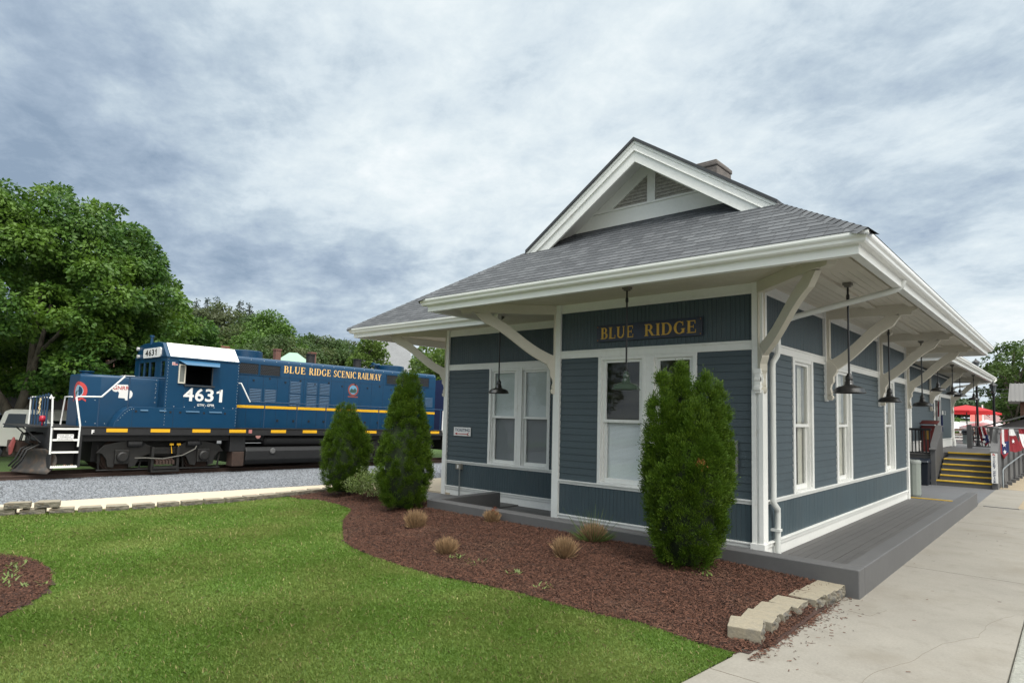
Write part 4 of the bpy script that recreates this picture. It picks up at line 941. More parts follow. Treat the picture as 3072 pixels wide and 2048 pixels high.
# lawn (slab), mulch beds, path, gravel
ME = [(-11.6,-1.95),(-10.45,-2.0),(-9.94,-2.0),(-9.56,-1.75),(-8.65,-1.8),(-7.9,-1.98),(-7.5,-2.3),(-6.95,-2.8),(-6.3,-3.25),(-5.775,-3.59),(-5.2,-3.95),(-4.647,-4.15),(-4.03,-4.27),(-3.3,-4.315),(-2.5,-4.295),(-1.86,-4.17),(-1.2,-4.13),(-.72,-4.15),(-.256,-4.13),(.278,-4.02),(.55,-4.06),(.93,-4.14),(1.27,-4.13)]
LAWN = [(-11.4,-16),(-11.35,-7.5),(-10.95,-5.2),(-10.75,-3.4),(-10.85,-2.0)]+ME[2:]+[(1.29,-4.2),(1.22,-5.1),(1.15,-9),(1.1,-16)]
PATCH = [(-7.9,-9.6),(-7.8,-8.3),(-7.445,-7.945),(-7.0,-7.74),(-6.6,-7.68),(-6.08,-7.69),(-5.7,-7.74),(-5.39,-7.81),(-4.92,-7.96),(-4.6,-8.17),(-4.24,-8.47),(-4.0,-8.9),(-4.3,-9.7)]
m = MB(); m.flat(LAWN, .0); build(m, 'lawn_base', M_['turf'], kind='structure', fixn=False)
def inpoly(X, Y, poly):
    r = np.zeros(len(X), bool); j = len(poly)-1
    for i in range(len(poly)):
        (xi, yi), (xj, yj) = poly[i], poly[j]
        r ^= ((yi > Y) != (yj > Y)) & (X < (xj-xi)*(Y-yi)/(yj-yi+1e-12)+xi); j = i
    return r
mex = np.array([p[0] for p in ME]); mey = np.array([p[1] for p in ME])
def mulch_h(x, y):
    e = np.interp(x, mex, mey); u = np.clip((y-e)/2.2, 0, 1)
    h = .010+.16*u*u*(3-2*u)
    return h*np.clip((x+11.4)/2.0, .3, 1)*(1-.35*np.clip((x+.2)/1.5, 0, 1))*np.clip((1.50-x)/.16, .06, 1)
BED = ME[1:]+[(1.44,-3.8),(1.44,-1.32),(-6.34,-1.32),(-6.34,-.70),(-9.2,-.30),(-10.5,.25),(-10.75,-.6),(-10.95,-1.9)]
M_['mulch'] = mat('bark_mulch_soil', (.050,.024,.017), .95, v=((1.2,.2),(30,.5)), bump=(45,1,.03))
# mulch bed as a fine grid following the mound
def grid_bed(name, poly, hf, step, mt):
    m = MB(); x0, x1 = min(p[0] for p in poly), max(p[0] for p in poly); y0, y1 = min(p[1] for p in poly), max(p[1] for p in poly)
    nx, ny = int((x1-x0)/step)+2, int((y1-y0)/step)+2
    X, Y = np.meshgrid(x0+np.arange(nx)*step, y0+np.arange(ny)*step); Z = hf(X, Y)+RNG.normal(0, .006, X.shape)
    C = inpoly((X[:-1, :-1]+step/2).ravel(), (Y[:-1, :-1]+step/2).ravel(), poly).reshape(ny-1, nx-1)
    idx = {}
    for j in range(ny-1):
        for i in range(nx-1):
            if C[j, i]:
                f = []
                for a, b in ((j, i), (j, i+1), (j+1, i+1), (j+1, i)):
                    if (a, b) not in idx: idx[(a, b)] = len(m.v); m.v.append((X[a, b], Y[a, b], Z[a, b]))
                    f.append(idx[(a, b)])
                m.f.append(f); m.m.append(0); m.uv.append(None)
    return build(m, name, mt, kind='structure', smooth=True, fixn=False)
grid_bed('mulch_bed', BED, mulch_h, .09, M_['mulch'])
grid_bed('mulch_bed', PATCH, lambda x, y: .02+0*x, .12, M_['mulch'])
def scatter(poly, dens, hf, maxd=None):
    x0, x1 = min(p[0] for p in poly), max(p[0] for p in poly); y0, y1 = min(p[1] for p in poly), max(p[1] for p in poly)
    n = int((x1-x0)*(y1-y0)*dens); X = RNG.uniform(x0, x1, n); Y = RNG.uniform(y0, y1, n); k = inpoly(X, Y, poly)
    return X[k], Y[k]
def inview(X, Y, pad=.06):
    dx, dy = X-CAM.x, Y-CAM.y; a = np.arctan2(-dx, dy)-YAW      # bearing left of the optical axis
    return (a < math.atan(1536/FPX)+pad) & (a > -math.atan(1536/FPX)-pad) & (dx*-math.sin(YAW)+dy*math.cos(YAW) > 2.5)
def chips(name, X, Y, Z, mt, l=(.014,.06), w_=(.004,.012), tilt=.35, **kw):
    n = len(X); a = RNG.uniform(0, math.pi*2, n); L = RNG.uniform(*l, n)/2; Wd = RNG.uniform(*w_, n)/2; ti = RNG.normal(0, tilt, n); T = Wd*.7
    d = np.stack([np.cos(a)*np.cos(ti), np.sin(a)*np.cos(ti), np.sin(ti)], 1); s = np.stack([-np.sin(a), np.cos(a), RNG.normal(0, .3, n)], 1); u = np.cross(d, s)
    c = np.stack([X, Y, Z], 1)
    V = np.stack([c-d*L[:, None]-s*Wd[:, None]*.6, c+d*L[:, None]*.9-s*Wd[:, None], c+d*L[:, None]+s*Wd[:, None]*.5, c-d*L[:, None]*.9+s*Wd[:, None],
                  c-d*L[:, None]*.9+u*T[:, None], c+d*L[:, None]*.9+u*T[:, None]], 1)
    F = np.array([[0,1,5,4],[3,4,5,2]]); loops = (np.arange(n)[:, None, None]*6+F[None]).reshape(-1)
    return rawmesh(name, V.reshape(-1, 3), loops, 4, mt, **kw)
M_['chip'] = mat('shredded_bark', (.074,.034,.022), .85, island=.85, v=((1.1,.2),(.9,.5,(.105,.060,.040),.52,.68)), spec=.25)
X, Y = scatter(BED, 5600, None); k = inview(X, Y); X, Y = X[k], Y[k]
D_ = np.hypot(X-CAM.x, Y-CAM.y); k = RNG.random(len(X)) < np.clip(8.5/D_, .3, 1)**1.3; X, Y = X[k], Y[k]
chips('bark_mulch', X, Y, mulch_h(X, Y)+RNG.uniform(.0, .028, len(X)), M_['chip'], label='reddish brown shredded bark spread over the planting bed before the depot', cat='mulch', kind='stuff')
X, Y = scatter(PATCH, 4500, None); k = inview(X, Y); X, Y = X[k], Y[k]
chips('bark_mulch', X, Y, .02+RNG.uniform(0, .03, len(X)), M_['chip'], label='round patch of dark bark mulch in the lawn at the left edge', cat='mulch', kind='stuff')
# loose chips spilled on the sidewalk beside the edging blocks
n = 2600; u = RNG.random(n); X = 1.42+.04*(u > .5)+np.abs(RNG.normal(0, 1, n))*np.where(RNG.random(n) < .8, .05, .17); Y = -4.2+2.85*u; k = RNG.random(n) < (.25+.75*np.exp(-((Y+2.9)/.9)**2)); X, Y = X[k], Y[k]
X = np.concatenate([X, RNG.uniform(1.3, 3.0, 60)]); Y = np.concatenate([Y, RNG.uniform(-6, 8, 60)])
k = RNG.random(len(X)) < .55; X, Y = X[k], Y[k]
chips('spilled_bark', X, Y, .006+0*X, M_['chip'], tilt=.08, l=(.012,.05), label='loose bark bits spilled on the sidewalk beside the edging blocks', cat='bark bits', kind='stuff')
# grass blades
G_ = leafmat('grass_blades', (.135,.240,.036), (.188,.300,.056), (.245,.315,.080), trans=.35, patch=.75, rough=.6)
def grass(name, poly, near, h=(.014,.044), mt=None, excl=None, cap_=1, hz=0, **kw):
    X, Y = scatter(poly, near, None); k = inview(X, Y); X, Y = X[k], Y[k]
    if excl is not None: k = ~inpoly(X, Y, excl); X, Y = X[k], Y[k]
    D_ = np.hypot(X-CAM.x, Y-CAM.y); k = RNG.random(len(X)) < np.clip(cap_*5.0/D_, .05, 1)**1.15; X, Y, D_ = X[k], Y[k], D_[k]
    n = len(X); a = RNG.uniform(0, 2*math.pi, n); H = RNG.uniform(*h, n)*(1+.25*np.sin(X*2.1)*np.sin(Y*1.7)); lean = RNG.uniform(.2, 1.1, n)
    wd = RNG.uniform(.0010, .0020, n)*np.clip(D_/4.5, 1, 2.6); b = a+math.pi/2
    c = np.stack([X, Y, np.zeros(n)+hz], 1); s = np.stack([np.cos(b), np.sin(b), np.zeros(n)], 1)*wd[:, None]
    dm = np.stack([np.cos(a)*lean*.35, np.sin(a)*lean*.35, np.ones(n)*.6], 1)*H[:, None]; dt = np.stack([np.cos(a)*lean, np.sin(a)*lean, np.ones(n)*(1-.2*lean)], 1)*H[:, None]
    V = np.stack([c-s, c+s, c+dm+s*.8, c+dt, c+dm-s*.8], 1).reshape(-1, 3)
    loops = (np.arange(n)[:, None]*5+np.arange(5)[None]).reshape(-1)
    print(name, n); return rawmesh(name, V, loops, 5, mt or G_, **kw)
grass('lawn_grass', LAWN, 13500, excl=PATCH, label='short mown green lawn in front of the depot', cat='grass', kind='stuff')
grass('dry_grass', LAWN, 300, excl=PATCH, h=(.025,.055), mt=mat('dry_blades', (.34,.29,.13), .8, island=.3), label='sparse straw-coloured strands among the green lawn blades', cat='dry grass', kind='stuff')
# path, sidewalk
PA = [(-13.6,-14),(-12.74,-7.07),(-12.5,-4.4),(-12.05,-.84),(-11.75,1.2),(-11.5,3.5),(-11.4,14)]; PB = [(-7.6,14),(-7.6,1.8),(-8.6,1.45),(-10.4,1.4),(-10.75,-.6),(-10.75,-2.6),(-10.65,-3.4),(-10.75,-5.0),(-11.1,-6.3),(-11.5,-7.3),(-12.0,-14)]
m = MB(); m.prism(PA+PB, lambda a, b: (a, b, -.12), lambda a, b: (a, b, .03)); build(m, 'path', M_['path'], kind='structure')
m = MB()
SW = [(1.1,-16),(1.15,-9),(1.2,-5.1),(1.27,-4.3),(1.22,-4.0),(1.25,-1.32),(1.64,-1.32),(1.6,16.9),(2.3,34),(3.16,34),(3.16,-16)]
m.prism(SW, lambda a, b: (a, b, -.2), lambda a, b: (a, b, .0)); sw = build(m, 'sidewalk', M_['concrete'], kind='structure')
m = MB(); m.prism([(2.46,10.9),(3.16,10.9),(3.16,34),(2.3,34),(1.62,17.2),(1.62,16.7),(2.46,16.7)], lambda a, b: (a, b, -.02), lambda a, b: (a, b, .004)); build(m, 'gravel_strip', mat('pea_gravel_concrete', (.27,.22,.15), .95, v=((2,.15),(60,.5)), bump=(70,1,.006)), kind='structure')
m = MB(); m.box(3.165, 3.33, -16, 60, -.2, -.012); build(m, 'kerb', mat('worn_kerb', (.25,.25,.22), .9, v=((3,.2),(30,.3)), bump=(30,1,.02)), kind='structure', bevel=.02)
m = MB(); 
for y in (-8.2, -4.6, 1.2, 7.0, 10.72): m.box(1.66 if y > -1 else 1.25, 3.16, y-.0035, y+.0035, -.01, .0015)
build(m, 'sidewalk_joint', mat('joint_dirt', (.12,.10,.075), .95), kind='structure')
# crack lines in the sidewalk
m = MB()
for pts in ([(2.05,-4.9),(2.25,-4.3),(2.3,-3.7),(2.5,-3.1),(2.62,-2.4),(2.85,-1.9),(2.9,-1.2),(3.1,-.6)], [(1.66,-1.9),(1.9,-1.95),(2.0,-1.5)]):
    q = []
    for a, b in zip(pts, pts[1:]):
        for k in range(6): u = k/6; q.append((a[0]+(b[0]-a[0])*u+random.uniform(-.012,.012), a[1]+(b[1]-a[1])*u))
    for a, b in zip(q, q[1:]): m.bar((a[0], a[1], .0), (b[0], b[1], .0), .0028, .003)
build(m, 'sidewalk_crack', mat('crack_dirt', (.16,.14,.11), .95), kind='structure')
# gravel between path and rails
m = MB(); ysg = list(np.linspace(-40, 60, 41)); rows = []
for y in ysg:
    xp = np.interp(y, [-14,-7.07,-4.4,-.84,3.5,14], [-13.6,-12.74,-12.5,-12.05,-11.5,-11.4]); z = rail_z(y)
    rows.append([(xp+.02, y, -.005), (-14.6, y, -.02+.35*(z-.06)), (-16.4, y, .6*(z-.07)), (-17.9, y, z-.10), (-18.75, y, z-.125), (-21.0, y, z-.125), (-21.8, y, z-.2)])
vs = [p for r_ in rows for p in r_]; n = 7
m.add(vs, [(j*n+i, (j+1)*n+i, (j+1)*n+i+1, j*n+i+1) for j in range(len(ysg)-1) for i in range(n-1)])
m.f = [f[::-1] for f in m.f]
GRV = gravelmat(); build(m, 'gravel', GRV, kind='structure', fixn=False)
def ballast_h(X, Y):
    Z = -.03-.012*np.clip(Y, -14, 13); out = np.empty_like(X)
    for i in range(len(X)):
        y = Y[i]; xp = np.interp(y, [-14,-7.07,-4.4,-.84,3.5,14], [-13.6,-12.74,-12.5,-12.05,-11.5,-11.4]); z = Z[i]
        out[i] = np.interp(-X[i], [-xp, 14.6, 16.4, 17.9, 18.75, 21.0, 21.8], [-.005, -.02+.35*(z-.06), .6*(z-.07), z-.10, z-.125, z-.125, z-.2])
    return out
n = 85000; X = RNG.uniform(-18.7, -11.6, n); Y = RNG.uniform(-9.5, 14, n); k = inview(X, Y, .02) & (X < np.interp(Y, [-14,-7.07,-4.4,-.84,3.5,14], [-13.6,-12.74,-12.5,-12.05,-11.5,-11.4])-.03); X, Y = X[k], Y[k]
Z = ballast_h(X, Y); n = len(X); r_ = RNG.uniform(.016, .038, n)
B0 = np.array([[1,0,0],[-.5,.87,0],[-.5,-.87,0],[0,0,.9],[.3,.2,-.5]]); a = RNG.uniform(0, 6.28, n); ca, sa = np.cos(a), np.sin(a)
V = np.stack([np.stack([(b[0]*ca-b[1]*sa)*RNG.uniform(.7,1.3,n), (b[0]*sa+b[1]*ca), np.full(n, b[2])*RNG.uniform(.5,1,n)], 1)*r_[:, None] for b in B0], 1)+np.stack([X, Y, Z], 1)[:, None]
F = np.array([[0,1,3],[1,2,3],[2,0,3]]); rawmesh('ballast_stones', V.reshape(-1,3), (np.arange(n)[:, None, None]*5+F[None]).reshape(-1), 3, mat('ballast_stone', (.135,.145,.160), .8, island=.6), label='loose grey crushed stone between the cream path and the rails', cat='gravel', kind='stuff')
# verge beyond the rails
m = MB(); rows = []
for y in ysg: z = rail_z(y); rows.append([(-21.7, y, z-.17), (-23, y, z*.6-.06), (-25.5, y, -.02), (-27.4, y, .0)])
vs = [p for r_ in rows for p in r_]
m.add(vs, [(j*4+i+1, (j+1)*4+i+1, (j+1)*4+i, j*4+i) for j in range(len(ysg)-1) for i in range(3)]); build(m, 'grass_verge', mat('verge_turf', (.045,.085,.015), .9, v=((.6,.2),(12,.3)), bump=(25,1,.04)), kind='structure', fixn=False)  # turf colour darkened to stand for the maple's shade
# edging blocks by the sidewalk (rough faced), each a thing
def rough_block(name, c, ang, lx, ly, h, lab, group, seed, zb=0, rgh=1.0):
    import bmesh
    rs = random.Random(seed); bm = bmesh.new(); bmesh.ops.create_cube(bm, size=1)
    bmesh.ops.subdivide_edges(bm, edges=bm.edges, cuts=5, use_grid_fill=True)
    for v in bm.verts:
        x, y, z = v.co; front = x > .49
        if front: v.co.x += (rs.uniform(-.10, .07) if abs(z) < .45 and abs(y) < .45 else rs.uniform(-.06, 0))*rgh
        v.co.y *= .86+.14*(x+.5)
        v.co.x += rs.uniform(-.006, .006); v.co.z += rs.uniform(-.012, .012)
    for v in bm.verts: v.co = Vector((v.co.x*lx, v.co.y*ly, (v.co.z+.5)*h))
    me = bpy.data.meshes.new(name); bm.to_mesh(me); bm.free(); me.materials.append(M_['block']); me.materials.append(M_['blockface'])
    for p_ in me.polygons:
        if p_.normal.x > .5: p_.material_index = 1
    o = bpy.data.objects.new(name, me); COL.objects.link(o); o.location = (*c, zb); o.rotation_euler = (rs.uniform(-.02,.02), rs.uniform(-.03,.03), ang)
    b = o.modifiers.new('bevel', 'BEVEL'); b.width = .008; b.segments = 2; b.limit_method = 'ANGLE'
    return setp(o, lab, 'edging block', group)
bl = [(1.19,-3.62,.30),(1.20,-3.27,.16),(1.20,-2.91,.10),(1.23,-2.55,.05),(1.30,-2.12,.02),(1.325,-1.80,.0),(1.34,-1.49,-.02)]
ordn = ['nearest the camera and tilted, at the tip of the mulch bed', 'second from the lawn tip', 'third from the lawn tip', 'fourth from the lawn tip, before the gap step', 'fifth from the lawn tip, stepped toward the sidewalk', 'sixth from the lawn tip', 'last one, touching the corner of the grey low wall']
for i, (x, y, a) in enumerate(bl): rough_block('edging_block', (x, y), a, .32, .385 if i < 4 else .345, .145, 'tan edging block, '+ordn[i], 'edging blocks beside the sidewalk', i)
ln = [(-12.05,-8.55),(-11.85,-8.1),(-11.68,-7.68),(-11.5,-7.25),(-11.32,-6.82),(-11.14,-6.40),(-11.0,-5.98),(-10.9,-5.55),(-10.82,-5.1),(-10.75,-4.65),(-10.7,-4.2),(-10.66,-3.75),(-10.64,-3.3),(-10.66,-2.87),(-10.7,-2.44),(-10.76,-2.0),(-10.82,-1.56),(-10.86,-1.12),(-10.86,-.68),(-10.82,-.24)]
names = ['first','second','third','fourth','fifth','sixth','seventh','eighth','ninth','tenth','eleventh','twelfth','thirteenth','fourteenth','fifteenth','sixteenth','seventeenth','eighteenth','nineteenth','twentieth']
for i, (x, y) in enumerate(ln):
    nx_ = ln[min(i+1, len(ln)-1)]; pv = ln[max(i-1, 0)]; a = math.atan2(nx_[1]-pv[1], nx_[0]-pv[0])-math.pi/2
    rough_block('edging_block', (x+.12, y), a, .28, .40, .11+.03*(i < 4), names[i]+' block from the left edging the cream path', 'edging blocks along the cream path', 40+i, 0, .25)
for i, (x, y) in enumerate([(-11.36,-7.05),(-11.2,-6.62)]): rough_block('edging_block', (x+.10, y), -.4, .28, .40, .11, 'tan block stacked on top of the path edging at far left, '+('left' if i == 0 else 'right')+' of the two', 'stacked edging blocks', 80+i, .135, .25)
# ------------------------------------------------------------------ arborvitae and shrubs
def fronds(C, Dv, L, Wd, roll=None):
    n = len(C); Dv = Dv/np.linalg.norm(Dv, axis=1)[:, None]; r_ = RNG.normal(size=(n, 3)); S_ = np.cross(Dv, r_); S_ /= np.linalg.norm(S_, axis=1)[:, None]+1e-9
    L = L[:, None]; Wd = Wd[:, None]
    V = np.stack([C, C+Dv*L*.5+S_*Wd, C+Dv*L, C+Dv*L*.5-S_*Wd], 1).reshape(-1, 3)
    return V, (np.arange(n)[:, None]*4+np.arange(4)[None]).reshape(-1)
AV = leafmat('arborvitae_foliage', (.022,.054,.003), (.098,.165,.010), (.052,.105,.006), trans=.18, patch=3.5, rough=.6)
DK_ = mat('shading_core_dark', (.012,.022,.006), .95)
def arborvitae(x, y, z, leaders, lab, n, seed=0):
    global RNG
    RNG = np.random.default_rng(seed); t = thing('arborvitae', (x, y, z), lab, 'evergreen shrub', 'clipped evergreens in the mulch bed')
    Cs, Ds, Ls, Ws = [], [], [], []; core = MB()
    A_ = sum(max(p[1] for p in pr)*(pr[-1][0]-pr[0][0]) for _, _, pr in leaders)
    for lx, ly, pr in leaders:
        hz = np.array([p[0] for p in pr]); hr = np.array([p[1] for p in pr]); k = int(n*(hr.max()*(hz[-1]-hz[0]))/A_)
        zz = RNG.uniform(hz[0], hz[-1], k*3); rr = np.interp(zz, hz, hr); zz = zz[RNG.random(k*3) < rr/hr.max()+.1][:k]; rr = np.interp(zz, hz, hr)
        th = RNG.uniform(0, 2*math.pi, len(zz)); lump = 1+.05*np.sin(th*5+zz*7+seed)+.05*np.sin(th*9-zz*11)+.03*np.sin(zz*23+th*3)
        lump += .05*np.sin(th*15+zz*29)*np.sin(zz*37+th*4)
        K = max(60, len(zz)//110); K = min(K, len(zz)); cz_, cth, cR = zz[:K], th[:K], (rr*lump)[:K]      # tufts: every spray springs from a tuft centre
        j = RNG.integers(0, K, len(zz)); fan = RNG.normal(0, 1, (len(zz), 3)); fr_ = np.stack([np.cos(cth), np.sin(cth), np.zeros(K)], 1)
        ctr = np.stack([x+lx+cR*.88*np.cos(cth), y+ly+cR*.88*np.sin(cth), z+cz_], 1)
        hv = np.clip((cz_-hz[0])/(hz[-1]-hz[0]), 0, 1)
        axis = fr_*(.75-.35*hv)[:, None]+np.array([0, 0, 1])*(.55+.8*hv)[:, None]+RNG.normal(0, .22, (K, 3)); axis /= np.linalg.norm(axis, axis=1)[:, None]
        o = axis[j]+fan*.30; along = RNG.beta(1.2, 1.7, len(zz))*RNG.uniform(.05, .10, K)[j]
        c = ctr[j]+axis[j]*along[:, None]+fan*(.022+.12*along[:, None])
        Cs.append(c); Ds.append(o); Ls.append(RNG.uniform(.020, .050, len(zz))); Ws.append(RNG.uniform(.0036, .0070, len(zz)))
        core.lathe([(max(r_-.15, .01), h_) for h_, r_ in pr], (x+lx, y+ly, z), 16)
    V, lo = fronds(np.concatenate(Cs), np.concatenate(Ds), np.concatenate(Ls), np.concatenate(Ws))
    rawmesh('foliage', V, lo, 4, AV, parent=t)
    build(core, 'shading_core', DK_, t, smooth=True)  # dark solid core added inside the foliage to block light
    m = MB(); m.tube([(x, y, z-.1), (x+.01, y, z+.35)], .05, 8)
    for k in range(5): a = k*1.26; m.tube([(x, y, z), (x+.12*math.cos(a), y+.12*math.sin(a), z+.3)], .018, 6)
    if seed == 3:
        r2 = np.random.default_rng(1); q = Vector((x, y, z))-Vector((Fv.x, Fv.y, 0))*.50+Rv*.03; c = np.array([q.x, q.y, z+1.42])+r2.normal(0, .035, (160, 3)); V, lo = fronds(c, r2.normal(0, .6, (160, 3))+np.array([0, 0, 1]), r2.uniform(.03, .06, 160), r2.uniform(.003, .006, 160)); rawmesh('dead_sprig', V, lo, 4, mat('rusty_sprig', (.30,.11,.03), .8, island=.4), parent=t)
    build(m, 'trunk', mat('arborvitae_bark', (.12,.07,.045), .9), t)
a_ = Rv
def P2(px, lat, dep=0): return (a_.x*lat-a_.y*dep, a_.y*lat+a_.x*dep)
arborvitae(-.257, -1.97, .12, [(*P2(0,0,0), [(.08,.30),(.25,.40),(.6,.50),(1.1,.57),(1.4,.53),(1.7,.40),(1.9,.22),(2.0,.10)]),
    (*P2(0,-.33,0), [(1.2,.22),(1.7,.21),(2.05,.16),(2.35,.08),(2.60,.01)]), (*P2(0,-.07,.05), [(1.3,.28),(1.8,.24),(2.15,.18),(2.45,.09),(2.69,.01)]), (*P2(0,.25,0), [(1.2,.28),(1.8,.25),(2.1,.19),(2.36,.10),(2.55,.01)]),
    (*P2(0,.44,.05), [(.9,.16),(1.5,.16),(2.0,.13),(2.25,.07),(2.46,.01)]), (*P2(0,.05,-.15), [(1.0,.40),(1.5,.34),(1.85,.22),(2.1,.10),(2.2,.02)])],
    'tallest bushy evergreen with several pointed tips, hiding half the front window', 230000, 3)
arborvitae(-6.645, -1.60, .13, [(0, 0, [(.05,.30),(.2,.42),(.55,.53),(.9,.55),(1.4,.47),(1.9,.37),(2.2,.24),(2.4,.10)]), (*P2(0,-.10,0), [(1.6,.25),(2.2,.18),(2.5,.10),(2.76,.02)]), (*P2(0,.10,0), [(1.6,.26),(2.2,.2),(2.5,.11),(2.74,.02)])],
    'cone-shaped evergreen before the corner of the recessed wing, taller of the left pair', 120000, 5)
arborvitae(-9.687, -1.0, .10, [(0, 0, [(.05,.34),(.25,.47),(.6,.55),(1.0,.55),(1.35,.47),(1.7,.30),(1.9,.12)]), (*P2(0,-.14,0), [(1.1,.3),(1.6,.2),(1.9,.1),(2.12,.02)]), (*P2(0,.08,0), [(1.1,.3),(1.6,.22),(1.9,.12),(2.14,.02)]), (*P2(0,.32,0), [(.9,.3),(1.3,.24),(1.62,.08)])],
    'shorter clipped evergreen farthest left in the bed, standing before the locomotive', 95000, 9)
# loose azalea-like shrub between the two left evergreens
SHM = leafmat('shrub_leaves', (.09,.15,.03), (.20,.26,.07), (.15,.19,.07), trans=.35, patch=3)
def bush(x, y, z, rx, rz, n, lab, seed, leaf=.04, mt=None, name='azalea_shrub', cat='shrub'):
    rs = np.random.default_rng(seed); t = thing(name, (x, y, z), lab, cat)
    th = rs.uniform(0, 6.283, n); ph = np.arccos(rs.uniform(-.25, 1, n)); r_ = rs.beta(4, 1.6, n)*(1+.16*np.sin(th*4+seed)+.12*np.sin(ph*6+th*3))
    c = np.stack([x+rx*r_*np.sin(ph)*np.cos(th), y+rx*r_*np.sin(ph)*np.sin(th), z+rz*.35+rz*.75*r_*np.cos(ph)], 1); c[:, 2] = np.maximum(c[:, 2], z+.04)
    o = rs.normal(0, .7, (n, 3)); o[:, 2] += .5
    V, lo = fronds(c, o, rs.uniform(.6, 1.3, n)*leaf, rs.uniform(.25, .4, n)*leaf); rawmesh('foliage', V, lo, 4, mt or SHM, parent=t)
    m = MB()
    for k in range(9): a = k*.7; m.tube([(x, y, z-.03), (x+rx*.4*math.cos(a), y+rx*.4*math.sin(a), z+rz*.5), (x+rx*.75*math.cos(a+.2), y+rx*.75*math.sin(a+.2), z+rz*.85)], [.012, .008, .004], 5)
    build(m, 'branches', mat('twig_brown', (.10,.06,.04), .9), t); return t
bush(-8.55, -.95, .12, .62, .60, 5200, 'low loose shrub with yellow-green leaves between the two left evergreens', 4)
# cut-back ornamental grass clumps
ST = mat('dry_straw', (.26,.165,.085), .85, island=.45); GT = leafmat('green_strands', (.07,.12,.03), (.14,.19,.06), trans=.3)
def tuft(x, y, r, h, lab, seed, green=0, wisps=0, red=0):
    rs = np.random.default_rng(seed); z = float(mulch_h(np.array([x]), np.array([y]))[0]); t = thing('grass_clump', (x, y, z), lab, 'ornamental grass', 'cut-back grass clumps in the mulch')
    def strands(n, r0, h0, spread, w_, nm, mt, zc=0):
        th = rs.uniform(0, 6.283, n); q = np.sqrt(rs.random(n)); b = np.stack([x+r0*.55*q*np.cos(th), y+r0*.55*q*np.sin(th), np.full(n, z+zc)], 1)
        o = np.stack([np.cos(th)*q*spread, np.sin(th)*q*spread, np.ones(n)*(1-.35*q**2)], 1)+rs.normal(0, .13, (n, 3)); o *= (h0*rs.uniform(.75, 1.05, n))[:, None]
        s_ = np.cross(o, rs.normal(size=(n, 3))); s_ /= np.linalg.norm(s_, axis=1)[:, None]; s_ *= w_
        V = np.stack([b-s_, b+s_, b+o*.6+s_, b+o+s_*.4, b+o-s_*.4, b+o*.6-s_], 1).reshape(-1, 3)
        rawmesh(nm, V, (np.arange(n)[:, None]*6+np.arange(6)[None]).reshape(-1), 6, mt, parent=t)
    strands(1700, r, h, .38, .0026, 'straw', ST)
    strands(120, r*1.3, h*.28, 1.4, .003, 'fallen_straw', ST)
    if green: strands(260, r*1.1, h*.8, 1.5, .003, 'green_blades', GT)
    if wisps: strands(46, r, h*2.1, .75, .0028, 'long_wisps', GT)
    if red:
        m = MB(); rs2 = random.Random(3)
        for k in range(9):
            cx, cy, cz = x+rs2.uniform(-.02,.16), y+rs2.uniform(-.05,.05), z+h+rs2.uniform(-.06,.06)
            for j in range(3):
                a = rs2.uniform(0, 6.28); dx, dy = .035*math.cos(a), .035*math.sin(a)
                m.add([(cx, cy, cz), (cx+dx+.01, cy+dy, cz+.02), (cx+dx*1.5, cy+dy*1.5, cz+rs2.uniform(-.02,.05)), (cx+dx-.012, cy+dy+.02, cz)], [(0,1,2,3)])
        build(m, 'dried_leaves', mat('rust_leaves', (.40,.13,.06), .8, island=.3), t, fixn=False)
tuft(-4.968, -2.669, .19, .27, 'round straw-coloured grass clump nearest the cone evergreen', 1)
tuft(-3.289, -3.474, .16, .21, 'small ragged straw clump closest to the lawn', 2)
tuft(-4.253, -1.496, .15, .20, 'straw clump with orange-red dry leaves by the low wall', 3, red=1)
tuft(-1.758, -2.65, .14, .26, 'upright straw clump standing left of the tallest evergreen', 4)
tuft(-2.014, -1.568, .20, .27, 'biggest grass clump with green blades and long wisps by the low wall', 5, green=1, wisps=1)
# weeds dotted in the bed
m = MB(); rs = random.Random(5)
for (wx, wy) in [(-2.6,-3.6),(-2.9,-3.55),(-1.9,-3.6),(-1.2,-3.75),(.1,-2.2),(-6.3,-8.0),(-6.0,-8.1),(-5.7,-8.15),(-6.6,-7.95),(-5.3,-8.0),(-5.5,-8.3)]:
    wz = float(mulch_h(np.array([wx]), np.array([wy]))[0]) if wy > -6 else .03
    for k in range(16):
        a = rs.uniform(0, 6.28); L = rs.uniform(.03, .09); b0 = Vector((wx+rs.uniform(-.12,.12), wy+rs.uniform(-.12,.12), wz+.01)); o = Vector((math.cos(a)*L, math.sin(a)*L, L*.6)); s_ = Vector((-math.sin(a), math.cos(a), 0))*.012
        m.add([b0, b0+o*.5+s_, b0+o, b0+o*.5-s_], [(0,1,2,3)])
build(m, 'weeds', SHM, None, fixn=False, label='small green weeds sprouting through the mulch', cat='weeds', kind='stuff')
